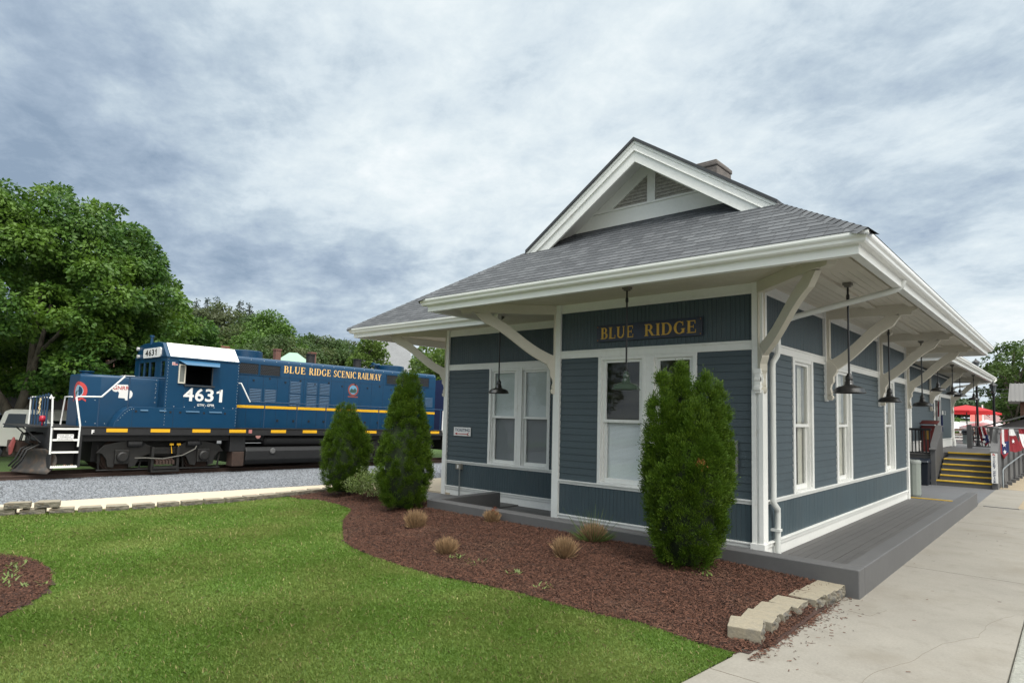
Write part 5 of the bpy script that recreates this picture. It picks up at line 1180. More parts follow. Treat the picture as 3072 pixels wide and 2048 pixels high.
# ================================================================== LOCOMOTIVE (built level at the origin, then set on the rails)
M_['lblue'] = mat('railway_blue_enamel', (.002,.038,.092), .38, v=((.5,.10),(3,.08),(1.3,.3,(.006,.045,.09),.5,.7),(9,.35,(.02,.035,.045),.62,.78)), spec=.36, bump=(2.5,.05,.01))
M_['lblack'] = mat('underframe_black', (.011,.011,.012), .6, v=((2,.25),(12,.3)))
M_['grime'] = mat('oily_grime', (.011,.0105,.010), .5, v=((4,.4),(14,.5,(.028,.02,.014),.52,.7)), bump=(20,.5,.01))
M_['lyel'] = mat('locomotive_yellow', (.70,.38,.01), .5, v=((2,.05),))
M_['lwht'] = mat('locomotive_white', (.80,.79,.74), .45, v=((.8,.05),(3,.4,(.6,.56,.48),.6,.8)))
M_['goldl'] = mat('gold_lettering', (.80,.50,.17), .5)
M_['rust'] = mat('rusty_steel', (.048,.027,.019), .8, v=((3,.3),(14,.5,(.018,.013,.011),.48,.65)), bump=(20,.6,.01))
M_['mesh'] = mat('grille_black', (.008,.008,.009), .7)
L = thing('diesel_locomotive', (0,0,0), 'dark blue diesel locomotive numbered 4631 with gold lettering and a white-panelled cab roof', 'locomotive')
def prof_y(m, poly, y0, y1, mi=0): m.prism(poly, lambda a, z: (a, y0, z), lambda a, z: (a, y1, z), mi)
# frame and walkway
m = MB(); m.box(-1.47, 1.47, -4.45, 10.0, 1.17, 1.395); m.box(-1.2, 1.2, -4.4, 9.9, .98, 1.17); m.box(-.62, .62, -3.9, -.1, .32, .98); m.box(-.62, .62, 5.7, 9.5, .32, .98); build(m, 'frame', M_['lblack'], L, bevel=.012)
m = MB(); m.box(-1.49, 1.49, -5.15, 10.35, 1.395, 1.42); build(m, 'walkway', M_['lblack'], L)
m = MB()
for a, b in ((-3.78,-3.21),(-2.56,-1.99),(-1.30,-.72),(-.08,.50),(1.43,2.01),(2.69,3.28),(4.05,4.65),(5.45,6.05),(6.85,7.45),(8.0,8.5),(9.0,9.52)): m.box(1.47, 1.482, a, b, 1.265, 1.372)
build(m, 'yellow_dashes', M_['lyel'], L)
# long hood with rounded roof edges
def hood(w_, z0, zt, r_, n=5):
    p = [(-w_, z0), (w_, z0), (w_, zt-r_)]
    for k in range(1, n+1): a = math.pi/2*k/n; p.append((w_-r_+r_*math.cos(a), zt-r_+r_*math.sin(a)))
    for k in range(0, n): a = math.pi/2+math.pi/2*k/n; p.append((-w_+r_+r_*math.cos(a), zt-r_+r_*math.sin(a)))
    p.append((-w_, zt-r_)); return p
m = MB(); prof_y(m, hood(.92, 1.42, 3.98, .16), .14, 9.68); hd = build(m, 'long_hood', M_['lblue'], L, smooth=True, auto=25, bevel=.03)
# door seams, latches, rivets
m = MB()
for y in (.72,1.30,1.86,2.33,2.95,3.55,4.15,4.75,5.5,6.1,6.7,7.35,7.95,8.55,9.1): m.box(.92, .9235, y-.006, y+.006, 1.5, 3.62)
for z in (3.32, 3.62, 2.24): m.box(.92, .9235, .2, 9.6, z-.005, z+.005)
build(m, 'door_seam', mat('door_seam_blue', (.002,.022,.058), .5), hd)  # dark blue lines along the door joints
m = MB()
for i in range(14): y = .9+i*.62; m.box(.92, .94, y, y+.06, 3.22 if i % 2 else 3.12, 3.27 if i % 2 else 3.17); 
for i in range(12): y = 1.9+i*.65; m.box(.92, .94, y, y+.07, 1.66, 1.74)
build(m, 'latch', M_['mesh'], hd)
m = MB()
for i in range(20): y = .3+i*.49; m.box(.90, .912, y, y+.018, 3.878, 3.893)
build(m, 'rivet', M_['lwht'], hd)
m = MB(); m.box(.92, .931, .15, 9.68, 2.135, 2.235); build(m, 'yellow_stripe', M_['lyel'], hd)
# louvre panels
def louvre(y0, y1, z0, z1):
    m = MB(); k = int((z1-z0)/.052)
    m.box(.92, .932, y0, y0+.02, z0, z1); m.box(.92, .932, y1-.02, y1, z0, z1)
    for i in range(k):
        z = z0+(z1-z0)*i/k; m.hexa([(.92, y0+.03, z), (.94, y0+.03, z+.004), (.925, y0+.03, z+.034), (.92, y0+.03, z+.034)], [(.92, y1-.03, z), (.94, y1-.03, z+.004), (.925, y1-.03, z+.034), (.92, y1-.03, z+.034)])
    build(m, 'louvre_panel', mat('louvre_blue_grey', (.05,.10,.17), .4) if 'lv' not in M_ else M_['lv'], hd)
M_['lv'] = mat('louvre_blue_grey', (.035,.085,.155), .35)
M_['lvd'] = mat('louvre_gap', (.002,.016,.042), .6)
for q in ((.78,1.26,2.39,2.85),(1.36,1.83,2.39,2.85),(2.36,2.83,2.76,3.21),(2.36,2.83,2.28,2.72),(3.06,3.52,2.75,3.21),(3.06,3.52,2.25,2.71),(3.62,4.09,2.75,3.20),(3.62,4.09,2.25,2.70),(9.06,9.53,2.46,2.90)):
    louvre(*q); m = MB(); m.box(.92, .922, q[0]+.02, q[1]-.02, q[2], q[3]); build(m, 'louvre_recess', M_['lvd'], hd)
# radiator grilles: dark with lattice
def grille(y0, y1, z0, z1):
    m = MB(); m.box(.92, .925, y0, y1, z0, z1); g = build(m, 'grille', M_['mesh'], hd)
    m = MB(); s_ = .075; y = y0
    n = int((y1-y0)/s_); k = int((z1-z0)/.055)
    for i in range(n):
        for j in range(k):
            yy_ = y0+i*s_+(s_/2 if j % 2 else 0)
            if yy_+.04 < y1: m.box(.925, .934, yy_, yy_+.035, z0+j*.055+.012, z0+j*.055+.03)
    build(m, 'lattice', mat('grille_lattice_grey', (.03,.035,.04), .4) if 0 else M_['gl'], g)
    m = MB()
    for a, b, c, d_ in ((y0-.03,y1+.03,z1,z1+.03),(y0-.03,y1+.03,z0-.03,z0),(y0-.03,y0,z0,z1),(y1,y1+.03,z0,z1)): m.box(.92, .938, a, b, c, d_)
    build(m, 'grille_frame', M_['lblue'], g)
M_['gl'] = mat('grille_lattice_grey', (.035,.045,.06), .4)  # blue-grey lattice, lighter than the grille behind it
for q in ((.31,1.08,3.36,3.74),(1.15,1.93,3.35,3.73),(6.86,7.66,3.38,3.76),(7.70,8.38,3.38,3.77),(8.46,9.25,3.38,3.78)): grille(*q)
# lettering
words = [('BLUE', 2.08, 2.98), ('RIDGE', 3.13, 4.10), ('SCENIC', 4.22, 5.30), ('RAILWAY', 5.38, 6.56)]
for w_, a, b in words: m = MB(); serif_text(m, w_, lambda y, z, d_, a=a: (.924+d_, a+y, 3.50+z), .265, b-a, .004); build(m, 'lettering', M_['goldl'], L, fixn=False)
# roof fans, stacks, horn
for y, r_, h in ((1.0, .60, .16), (7.72, .62, .14)):
    m = MB(); m.lathe([(0, 3.95), (r_, 3.95), (r_, 4.14+h*.6), (r_-.05, 4.16+h*.6), (r_-.09, 4.12), (0, 4.12)], (0, y, 0), 28); build(m, 'fan_housing', M_['lblue'], L, smooth=True, auto=40)
for y in (3.70, 5.95):
    m = MB(); m.lathe([(0, 3.9), (.20, 3.9), (.17, 4.0), (.17, 4.34), (.19, 4.36), (.19, 4.40), (.14, 4.40), (.14, 4.0), (0, 4.0)], (0, y, 0), 18); build(m, 'exhaust_stack', M_['mesh'], L, smooth=True, auto=40)
m = MB()
for i, (dy, dz_, l) in enumerate(((0,0,.42),(.02,.09,.34),(-.02,.05,.30))):
    sgn = 1 if i != 1 else -1; y = 6.82+dy
    m.lathe([(.02, -.1), (.02, l*.3), (.035, l*.6), (.085, l), (.0, l-.02)], (0.05+.1*i, 0, 0), 12, axis='y') if False else m.tube([(.0+.1*i, y-sgn*l*.5, 4.17+dz_), (.0+.1*i, y, 4.17+dz_), (.0+.1*i, y+sgn*l*.5, 4.17+dz_)], [.02, .03, .08], 12)
m.tube([(.1, 6.82, 3.95), (.1, 6.82, 4.2)], .03, 8); build(m, 'air_horn', M_['lblue'], L, smooth=True, auto=40)
m = MB(); m.tube([(0, -2.24, 4.15), (0, -2.24, 4.44)], .045, 10); m.lathe([(0,4.40),(.07,4.40),(.07,4.46),(0,4.47)], (0,-2.24,0), 12); build(m, 'antenna', M_['lblue'], L, smooth=True, auto=40)
# cab
m = MB(); CP = [(-1.47, 1.42), (1.47, 1.42), (1.47, 3.69), (1.03, 4.15), (.6, 4.21), (-.6, 4.21), (-1.03, 4.15), (-1.47, 3.69)]
HY0, HY1, wz0, wz1 = -1.64, -.80, 2.83, 3.45
# side walls with a real window opening, front and rear walls, roof as a shell
m.box(1.43, 1.47, -2.23, HY0, 1.42, 3.69); m.box(1.43, 1.47, HY1, .13, 1.42, 3.69); m.box(1.43, 1.47, HY0, HY1, 1.42, wz0); m.box(1.43, 1.47, HY0, HY1, wz1, 3.69)
m.box(-1.47, -1.43, -2.23, .13, 1.42, 3.69)
m.prism([(x, z) for x, z in CP if z > 1.5]+[(-1.47, 3.6), (1.47, 3.6)][0:0]+[(-1.47, 3.66), (1.47, 3.66)][0:0], lambda a, z: (a, .09, z), lambda a, z: (a, .13, z)) 
m.box(-1.43, 1.43, .09, .13, 1.42, 3.69)
# front wall around the two centre windows and door window
fw = [(-1.0,-.58), (-.50,-.06), (.02,.50), (1.0,1.34)]; x = -1.43
for a, b in fw+[(1.43, 1.43)]:
    if a > x: m.box(x, a, -2.23, -2.19, 1.42, 3.69)
    if b > a: m.box(a, b, -2.23, -2.19, 1.42, 3.05); m.box(a, b, -2.23, -2.19, 3.56, 3.69)
    x = b
m.prism([(-1.47, 3.69), (1.47, 3.69), (1.03, 4.15), (.6, 4.21), (-.6, 4.21), (-1.03, 4.15)], lambda a, z: (a, -2.25, z), lambda a, z: (a, .14, z))
cab = build(m, 'cab', M_['lblue'], L, bevel=.012)
m = MB(); m.hexa([(1.475, -2.14, 3.70), (1.475, .10, 3.70), (1.035, .10, 4.16), (1.035, -2.14, 4.16)], [(1.485, -2.14, 3.71), (1.485, .10, 3.71), (1.045, .10, 4.17), (1.045, -2.14, 4.17)]); build(m, 'white_roof_panel', M_['lwht'], cab)
m = MB(); m.box(1.47, 1.50, -2.23, .14, 3.665, 3.70); build(m, 'drip_rail', M_['lblue'], cab)
m = MB(); m.box(-1.3, 1.3, -1.2, -.1, 1.5, 2.6); build(m, 'cab_console', M_['dark'], cab)
m = MB(); m.box(-1.42, 1.42, .06, .085, 1.5, 3.68); m.box(-1.425, -1.40, -2.15, .05, 1.5, 3.68); build(m, 'cab_lining', M_['dark'], cab)
for a, b in fw:
    m = MB(); m.box(a+.0, b-.0, -2.212, -2.205, 3.05, 3.56); ws_ = build(m, 'windscreen', M_['glass'], cab)
for a, b in fw:
    m = MB(); m.box(a-.03, a+.01, -2.245, -2.23, 3.02, 3.59); m.box(b-.01, b+.03, -2.245, -2.23, 3.02, 3.59); m.box(a, b, -2.245, -2.23, 3.02, 3.06); m.box(a, b, -2.245, -2.23, 3.55, 3.59)
    build(m, 'windscreen_frame', M_['lblue'], cab, bevel=.006)
m = MB(); fr = .03
m.box(1.47, 1.50, HY0-fr, HY0, wz0-fr, wz1+fr); m.box(1.47, 1.50, HY1, HY1+fr, wz0-fr, wz1+fr); m.box(1.47, 1.50, HY0, HY1, wz1, wz1+fr); m.box(1.47, 1.53, HY0-.02, HY1+.1, wz0-.06, wz0-.01)
wf = build(m, 'cab_window', mat('window_rubber', (.03,.035,.04), .5), cab)
m = MB(); m.box(1.47, 1.53, -1.87, -1.84, 2.85, 3.47); m.box(1.47, 1.53, -1.69, -1.66, 2.85, 3.47); m.box(1.47, 1.53, -1.84, -1.69, 3.44, 3.47); m.box(1.47, 1.53, -1.84, -1.69, 2.85, 2.89); build(m, 'wing_deflector', M_['soffit'], wf, bevel=.005)
m = MB(); m.box(1.49, 1.50, -1.84, -1.69, 2.89, 3.44); build(m, 'pane', mat('deflector_glass', (.16,.17,.16), .1), wf)
m = MB(); m.hexa([(1.475, -1.90, 3.60), (1.475, -.55, 3.60), (1.83, -.72, 3.44), (1.83, -1.74, 3.44)], [(1.475, -1.90, 3.612), (1.475, -.55, 3.612), (1.835, -.70, 3.452), (1.835, -1.76, 3.452)]); build(m, 'sun_awning', mat('awning_blue', (.02,.10,.20), .4), cab)
# cab side rivets
m = MB()
for i in range(22):
    z = 1.5+i*.1; m.box(1.47, 1.476, -2.195, -2.183, z, z+.012); m.box(1.47, 1.476, .095, .107, z, z+.012)
for i in range(14): m.box(1.47, 1.478, -2.1+i*.16, -2.08+i*.16, 2.09, 2.105) if i % 2 else m.box(1.475, 1.49, -2.1+i*.16, -2.08+i*.16, 3.68, 3.70)
for i in range(5): m.box(.915, .923, -2.315, -2.303, 2.2+i*.18, 2.212+i*.18)
build(m, 'rivet', M_['signwhite'], cab)
# numbers and small print
m = MB(); [sans_text(m, c, lambda a, b, d_, y0=y0: (1.472+d_, y0+a, 2.29+b), .43, w_, .022) for c, y0, w_ in (('4', -1.665, .33), ('6', -1.30, .285), ('3', -.97, .28))]; m.box(1.470, 1.4752, -.50, -.40, 2.29, 2.72); m.prism([(-.50, 2.60), (-.60, 2.57), (-.60, 2.64), (-.53, 2.66), (-.48, 2.72), (-.45, 2.72)], lambda a, z: (1.470, a, z), lambda a, z: (1.4752, a, z)); build(m, 'cab_number', M_['signwhite'], L, fixn=False)
m = MB(); sans_text(m, 'GTW - GP9R', lambda a, b, d_: (1.472+d_, -1.21+a, 2.13+b), .085, .56, .015); build(m, 'small_lettering', M_['signwhite'], L, fixn=False)
m = MB()
for k in range(7): m.box(1.47, 1.474, -2.07, -1.91, 3.43+k*.013, 3.437+k*.013)
fl = build(m, 'flag_decal_stripes', M_['redink'], L); m = MB(); m.box(1.4695, 1.472, -2.075, -1.905, 3.425, 3.525); m.box(1.474, 1.476, -1.985, -1.905, 3.475, 3.525, 1); build(m, 'flag_decal', [M_['signwhite'], M_['ink']], L)
# number board on the cab front, corner lights
m = MB(); px0, px1, pz0, pz1, r_ = -.58, .98, 3.70, 4.02, .07
def rr(x0, x1, z0, z1, r_, n=5):
    o = []
    for cx, cz, a0 in ((x1-r_, z1-r_, 0), (x0+r_, z1-r_, 90), (x0+r_, z0+r_, 180), (x1-r_, z0+r_, 270)):
        for k in range(n+1): a = rad(a0+90*k/n); o.append((cx+r_*math.cos(a), cz+r_*math.sin(a)))
    return o
m.prism(rr(px0, px1, pz0, pz1, .09), lambda a, z: (a, -2.25, z), lambda a, z: (a, -2.285, z)); nb = build(m, 'number_board', M_['signwhite'], L)
m = MB(); [sans_text(m, c, lambda a, b, d_, y0=y0: (y0+a, -2.288-d_, 3.76+b), .21, w_, .018) for c, y0, w_ in (('4', -.36, .25), ('6', -.05, .22), ('3', .22, .21))]; m.box(.58, .64, -2.292, -2.286, 3.76, 3.97); m.box(.52, .58, -2.292, -2.286, 3.90, 3.935); build(m, 'lettering', mat('number_black', (.01,.01,.012), .5), nb, fixn=False)
for x in (-1.12, -1.05):
    m = MB(); m.lathe([(0,-2.25),(.06,-2.25),(.065,-2.32),(0,-2.33)], (x, 0, 4.05 if x < -1.1 else 3.78), 12, axis='y'); build(m, 'marker_light', mat('lamp_glass', (.5,.5,.5), .1), L)
# nose (short hood) with chamfered front corners
pl = [(-.92,-2.22),(-.92,-3.87),(-.55,-4.34),(.55,-4.34),(.92,-3.87),(.92,-2.22)]
m = MB()
def ring(s_, z): return [(x*s_, y+(0 if y > -3 else .12*(1-s_)), z) for x, y in pl]
lv = [(1, 1.40), (1, 2.90), (.985, 2.955), (.95, 2.985), (.86, 3.0)]; vs = [p for s_, z in lv for p in ring(s_, z)]; k = 6
m.add(vs, [(i*k+q, i*k+(q+1) % k, (i+1)*k+(q+1) % k, (i+1)*k+q) for i in range(len(lv)-1) for q in range(k)]+[tuple(range(k))[::-1], tuple(range((len(lv)-1)*k, len(lv)*k))])
ns = build(m, 'nose', M_['lblue'], L, smooth=True, auto=35, bevel=.05)
m = MB(); m.lathe([(0,2.98),(.17,2.98),(.17,3.03),(.13,3.05),(.2,3.07),(.2,3.10),(0,3.11)], (.45,-4.15,0), 16); build(m, 'sand_hatch', M_['lblue'], ns, smooth=True, auto=40)
m = MB(); m.box(.3, .75, -3.2, -2.9, 3.0, 3.03); build(m, 'roof_step', M_['lwht'], ns)
m = MB()
for (y, z) in [(-3.95,1.5),(-3.7,1.5),(-4.2,1.55)]+[(-2.33, 2.2+.15*k) for k in range(5)]+[(-4.0, 2.2)]: m.box(.91, .924, y, y+.016, z, z+.016)
build(m, 'rivet', M_['signwhite'], ns)
# georgia-outline decal with GNRR, round crest on the chamfered corner
m = MB(); m.prism([(-3.46,2.60),(-3.44,2.72),(-3.14,2.73),(-3.08,2.62),(-3.08,2.24),(-3.18,2.24),(-3.19,2.30),(-3.38,2.31),(-3.36,2.45),(-3.41,2.55)], lambda a, z: (.922, a, z), lambda a, z: (.927, a, z)); m.lathe([(0,0),(.11,0),(.11,.003),(0,.003)], (.9205,-3.46,2.60), 18, axis='x'); m.prism([(-3.07,2.30),(-3.04,2.30),(-2.99,2.38),(-2.98,2.46),(-3.02,2.54),(-3.07,2.56)], lambda a, z: (.922, a, z), lambda a, z: (.926, a, z)); build(m, 'map_decal', M_['signwhite'], ns)
m = MB(); sans_text(m, 'GNRR', lambda a, b, d_: (.928+d_, -3.54+a, 2.56+b), .12, .45, .015); build(m, 'map_lettering', M_['redink'], ns, fixn=False)
# on the left chamfer: plane through (.5,-4.55)-(.92,-3.9)
ca, cb = Vector((.55,-4.34,0)), Vector((.92,-3.87,0)); cdv = (cb-ca).normalized(); cnn = Vector((-cdv.y, cdv.x, 0)); cnn = -cnn if cnn.x < 0 else cnn
def onch(a, z, d_):
    a -= .06
    if a < 0: return (.55+a*1.35, -4.346-d_, z)
    p = ca+cdv*a+cnn*(.006+d_); return (p.x, p.y, z)
def disc(m, rad_o, rad_i, z0, d_, mi=0, n=28):
    for k in range(n):
        a0, a1 = 2*math.pi*k/n, 2*math.pi*(k+1)/n
        m.add([onch(rad_i*math.cos(a0), z0+rad_i*math.sin(a0), d_), onch(rad_o*math.cos(a0), z0+rad_o*math.sin(a0), d_), onch(rad_o*math.cos(a1), z0+rad_o*math.sin(a1), d_), onch(rad_i*math.cos(a1), z0+rad_i*math.sin(a1), d_)], [(0,1,2,3)], mi)
m = MB(); disc(m, .30, .19, 2.47, .002, 0); disc(m, .19, .0, 2.47, .003, 1)
m.add([onch(a, z, .005) for a, z in ((-.16,2.40),(-.06,2.50),(0,2.46),(.08,2.54),(.16,2.42),(.1,2.34),(-.1,2.34))], [tuple(range(7))], 2)
m.add([onch(a, z, .002) for a, z in ((-.30,2.15),(.28,2.15),(.28,2.22),(.12,2.26),(-.12,2.26),(-.30,2.22))], [tuple(range(6))], 0)
build(m, 'round_crest', [mat('crest_red', (.50,.055,.05), .5), mat('crest_sky', (.30,.45,.55), .5), mat('crest_green', (.03,.08,.05), .5)], ns, fixn=False)
m = MB(); 
def cdisc(m, ro, ri, mi, y0, z0, x_, n=26):
    for k in range(n):
        a0, a1 = 2*math.pi*k/n, 2*math.pi*(k+1)/n
        m.add([(x_, y0+ri*math.cos(a0), z0+ri*math.sin(a0)), (x_, y0+ro*math.cos(a0), z0+ro*math.sin(a0)), (x_, y0+ro*math.cos(a1), z0+ro*math.sin(a1)), (x_, y0+ri*math.cos(a1), z0+ri*math.sin(a1))], [(0,1,2,3)], mi)
cdisc(m, .255, .185, 0, 5.19, 3.03, .9245); cdisc(m, .185, 0, 1, 5.19, 3.03, .925); m.add([(.926, 5.19+a, 3.03+z) for a, z in ((-.17,-.05),(-.08,.06),(0,.0),(.09,.08),(.17,-.03),(.12,-.13),(-.12,-.13))], [tuple(range(7))], 2); m.box(.922, .925, 4.95, 5.43, 2.715, 2.765, 0)
build(m, 'round_crest', [mat('crest_rim', (.22,.05,.04), .5), mat('crest_sky2', (.12,.28,.42), .5), mat('crest_green2', (.03,.07,.06), .5)], hd, fixn=False)
# battery boxes / low side skirts beside nose and cab
m = MB(); m.prism([(-3.62,1.40),(-3.58,1.55),(-3.50,1.72),(-3.38,1.90),(-3.22,2.02),(-3.1,2.05),(.13,2.05),(.13,1.40)], lambda a, z: (.93, a, z), lambda a, z: (1.472, a, z)); bb = build(m, 'battery_box', M_['lblue'], L, bevel=.01)
m = MB()
for a, b in ((-2.9,-2.68),(-2.35,-2.15),(-1.55,-1.12),(-.8,-.38)): m.hexa([(1.472,a,1.92),(1.472,b,1.92),(1.472,b,1.97),(1.472,a,1.97)], [(1.50,a,1.925),(1.50,b,1.925),(1.475,b,1.965),(1.475,a,1.965)])
build(m, 'vent_hood', mat('vent_blue', (.02,.085,.16), .4), bb)
m = MB()
for y in (-3.05,-2.05,-1.75,-1.0,-.3): m.box(1.472, 1.482, y, y+.06, 1.88, 1.94)
build(m, 'latch', M_['mesh'], bb)
m = MB(); m.box(1.472, 1.475, -1.935, -1.925, 1.42, 2.04); m.box(1.472, 1.475, -3.12, -3.11, 1.42, 2.0); m.box(1.472, 1.48, -3.1, .12, 1.405, 1.42); build(m, 'seam', mat('seam_dark', (.002,.02,.05), .5), bb)
m = MB()
for k in range(8): u = k/7; m.box(1.472, 1.479, -3.50+u*.4, -3.487+u*.4, 1.62+.36*math.sin(u*1.5), 1.633+.36*math.sin(u*1.5))
build(m, 'rivet', M_['signwhite'], bb)
# handrails
HR = mat('handrail_white', (.72,.72,.70), .45); HB = mat('handrail_blue', (.01,.04,.09), .4)
def rail(pts, mt, r_=.026, nm='handrail'): m = MB(); m.tube(pts, r_, 8); return build(m, nm, mt, L, smooth=True, auto=60)
rail([(1.45,-5.24,2.20),(1.45,-5.22,2.30),(1.45,-5.18,2.2),(1.45,-5.14,1.46),(1.47,-5.13,.63)], HR)
rail([(1.47,-4.47,.84),(1.47,-4.46,1.46),(1.45,-4.61,2.27),(1.45,-4.55,2.29),(1.45,-3.97,2.31),(1.45,-3.39,2.96)], HR)
rail([(1.45,-3.39,2.96),(1.45,-2.25,2.98)], HB, .022)
for y, z in ((-4.02,2.3),(-3.25,2.95)): rail([(1.44,y,1.42 if y < -3.5 else 1.85),(1.44,y,z)], HB, .022, 'handrail_post')
rail([(-.9,-5.2,2.25),(-.9,-4.62,2.25)], HR, .02); rail([(.62,-4.75,1.45),(.75,-4.72,2.28),(1.3,-4.68,2.28)], HR, .022)
for y in (1.16,2.43,3.66,4.92,6.16,7.45,8.70,9.60): rail([(1.42,y,1.40),(1.42,y,2.34)], HB, .022, 'handrail_post')
rail([(1.42,.6,2.35),(1.42,10.3,2.35)], HB, .02); rail([(1.0,.1,2.98),(1.42,.25,2.98),(1.42,.61,2.34)], HR, .024)
rail([(1.45,9.72,1.35),(1.45,9.74,2.3)], HR, .03)
# front platform railing bars, drop step
for i, x in enumerate((-.9,-.55,-.15,.2,.55,.85,1.15)): rail([(x,-5.22,1.42),(x,-5.22,2.24+.02*i)], HR if i in (0,) else HB, .022, 'platform_bar')
rail([(-1.2,-5.22,2.2),(1.45,-5.22,2.30)], HB, .022)
m = MB(); m.box(-1.2, 1.25, -5.80, -5.15, 1.385, 1.42); m.bar((1.1,-5.75,1.39), (1.1,-5.3,.95), .03, .03); m.bar((.2,-5.75,1.39), (.2,-5.3,.95), .03, .03); build(m, 'drop_platform', M_['lblack'], L)
m = MB(); m.lathe([(0,-.07),(.08,-.07),(.10,.0),(.08,.07),(0,.07)], (.95,-5.27,1.62), 14, axis='y'); m.tube([(.95,-5.27,1.42),(.95,-5.27,1.55)], .02, 6); build(m, 'marker_lamp', mat('red_lamp', (.35,.01,.03), .15), L, smooth=True)
m = MB(); 
for k in range(14): a = random.uniform(-.08,.08); m.tube([(.45+a,-5.25,2.22-k*.03),(.47+a,-5.27,2.16-k*.03),(.42+a,-5.25,2.13-k*.03)], .012, 5)
build(m, 'coiled_chain', mat('brass_chain', (.45,.36,.2), .4, .5), L)
# step well
for sx_ in (1, -1):
    m = MB()
    for y in (-5.12, -4.44): m.box(sx_*1.02, sx_*1.46, y, y+.035 if y < -5 else y+.06, .24, 1.40)
    m.box(sx_*1.0, sx_*1.02, -5.1, -4.42, .3, 1.39); st_ = build(m, 'step_well', M_['lblack'], L)
    for z in (1.36, 1.04, .69, .27):
        m = MB(); m.box(sx_*1.04, sx_*1.44, -5.09, -4.45, z-.02, z); o = build(m, 'step', M_['lblack'], st_)
        m = MB(); m.box(sx_*1.44, sx_*1.475, -5.10, -4.45, z-.035, z+.02)
        if z < .5:
            for k in range(12): m.box(sx_*1.44, sx_*1.475, -5.09+k*.053, -5.06+k*.053, z+.02, z+.035)
        build(m, 'step_edge', M_['lwht'], o)
m = MB(); m.box(1.478, 1.487, -5.0, -4.60, 1.03, 1.20); nt_ = build(m, 'notice_board', M_['signwhite'], L)
m = MB()
for k, tx in enumerate(('PLEASE KEEP OFF', 'LOCOMOTIVE', 'DO NOT CLIMB STEPS')): sans_text(m, tx, lambda a, b, d_, k=k: (1.488+d_*.5, -4.98+a+(.05 if k == 1 else 0), 1.15-k*.047+b), .028, .36 if k != 1 else .26, .02)
build(m, 'lettering', mat('notice_ink', (.10,.10,.12), .6), nt_, fixn=False)
m = MB(); sans_text(m, 'F', lambda a, b, d_: (1.472+d_, -4.16+a, 1.21+b), .12, .07, .05); build(m, 'end_mark', M_['signwhite'], L, fixn=False)
m = MB(); m.box(1.472, 1.484, .60, .72, 1.25, 1.37); build(m, 'fuel_sign', mat('faded_pink', (.42,.16,.15), .6), L)
m = MB(); m.lathe([(0,-.02),(.09,-.02),(.09,.03),(0,.03)], (1.43,.97,1.15), 16, axis='x'); build(m, 'fuel_gauge', mat('gauge_face', (.35,.17,.15), .4), L)
# couplers, plow
m = MB(); m.box(-.2, .25, -5.62, -4.6, .62, .95); m.hexa([(-.1,-5.85,.62),(.15,-5.85,.62),(.25,-5.6,.62),(-.2,-5.6,.62)], [(-.1,-5.85,.98),(.15,-5.85,.98),(.25,-5.6,.98),(-.2,-5.6,.98)]); cp = build(m, 'coupler', M_['rust'], L, bevel=.03)
m = MB(); m.prism([(-5.84,.55),(-5.78,.6),(-5.72,.95),(-5.76,1.08),(-5.80,.98),(-5.86,.8)], lambda a, z: (.16, a, z), lambda a, z: (.34, a, z)); build(m, 'coupler_knuckle', mat('knuckle_red', (.22,.045,.04), .6, v=((5,.3),)), cp, bevel=.02)
m = MB(); nn_ = 8
def plow(sg):
    g = []
    for i in range(nn_+1):
        u = i/nn_; z = .08+.68*u; cu = .20*math.sin(u*math.pi)*1.0
        g.append([(sg*.05, -5.72+.10*u+cu, z), (sg*.75, -5.50+.12*u+cu, z), (sg*1.42, -5.16+.05*u+cu*.9, z)])
    vs = [p for r_ in g for p in r_]; m.add(vs, [(i*3+j, i*3+j+1, (i+1)*3+j+1, (i+1)*3+j) for i in range(nn_) for j in range(2)])
plow(1); plow(-1); pw = build(m, 'snow_plow', mat('worn_plow', (.05,.045,.04), .6, v=((3,.3),(6,.7,(.12,.075,.045),.45,.65))), L, smooth=True, fixn=False)
pw.modifiers.new('solid', 'SOLIDIFY').thickness = .03
m = MB()
for x in (.5, .9, 1.25): m.tube([(x,-5.35,.9),(x+.02,-5.62,.75),(x-.05,-5.72,.45),(x-.1,-5.85,.25)], .028, 7)
for x in (-.3,-.1,.4,.6,.8): m.tube([(x,-5.2,1.2),(x+.1,-5.5,1.15),(x+.15,-5.55,.95),(x,-5.35,.85)], .022, 6)
build(m, 'air_hose', M_['grime'], L, smooth=True)
m = MB(); m.box(-1.4, 1.4, -5.18, -5.09, .78, 1.39); m.box(-1.45, 1.0, -5.10, -4.5, 1.0, 1.38); m.box(-1.0, 1.0, -4.52, -4.42, .45, 1.1); build(m, 'end_sill', M_['lblack'], L); m = MB(); m.box(-1.45, 1.45, 10.2, 10.28, .5, 1.4); build(m, 'end_sill', M_['lblack'], L)
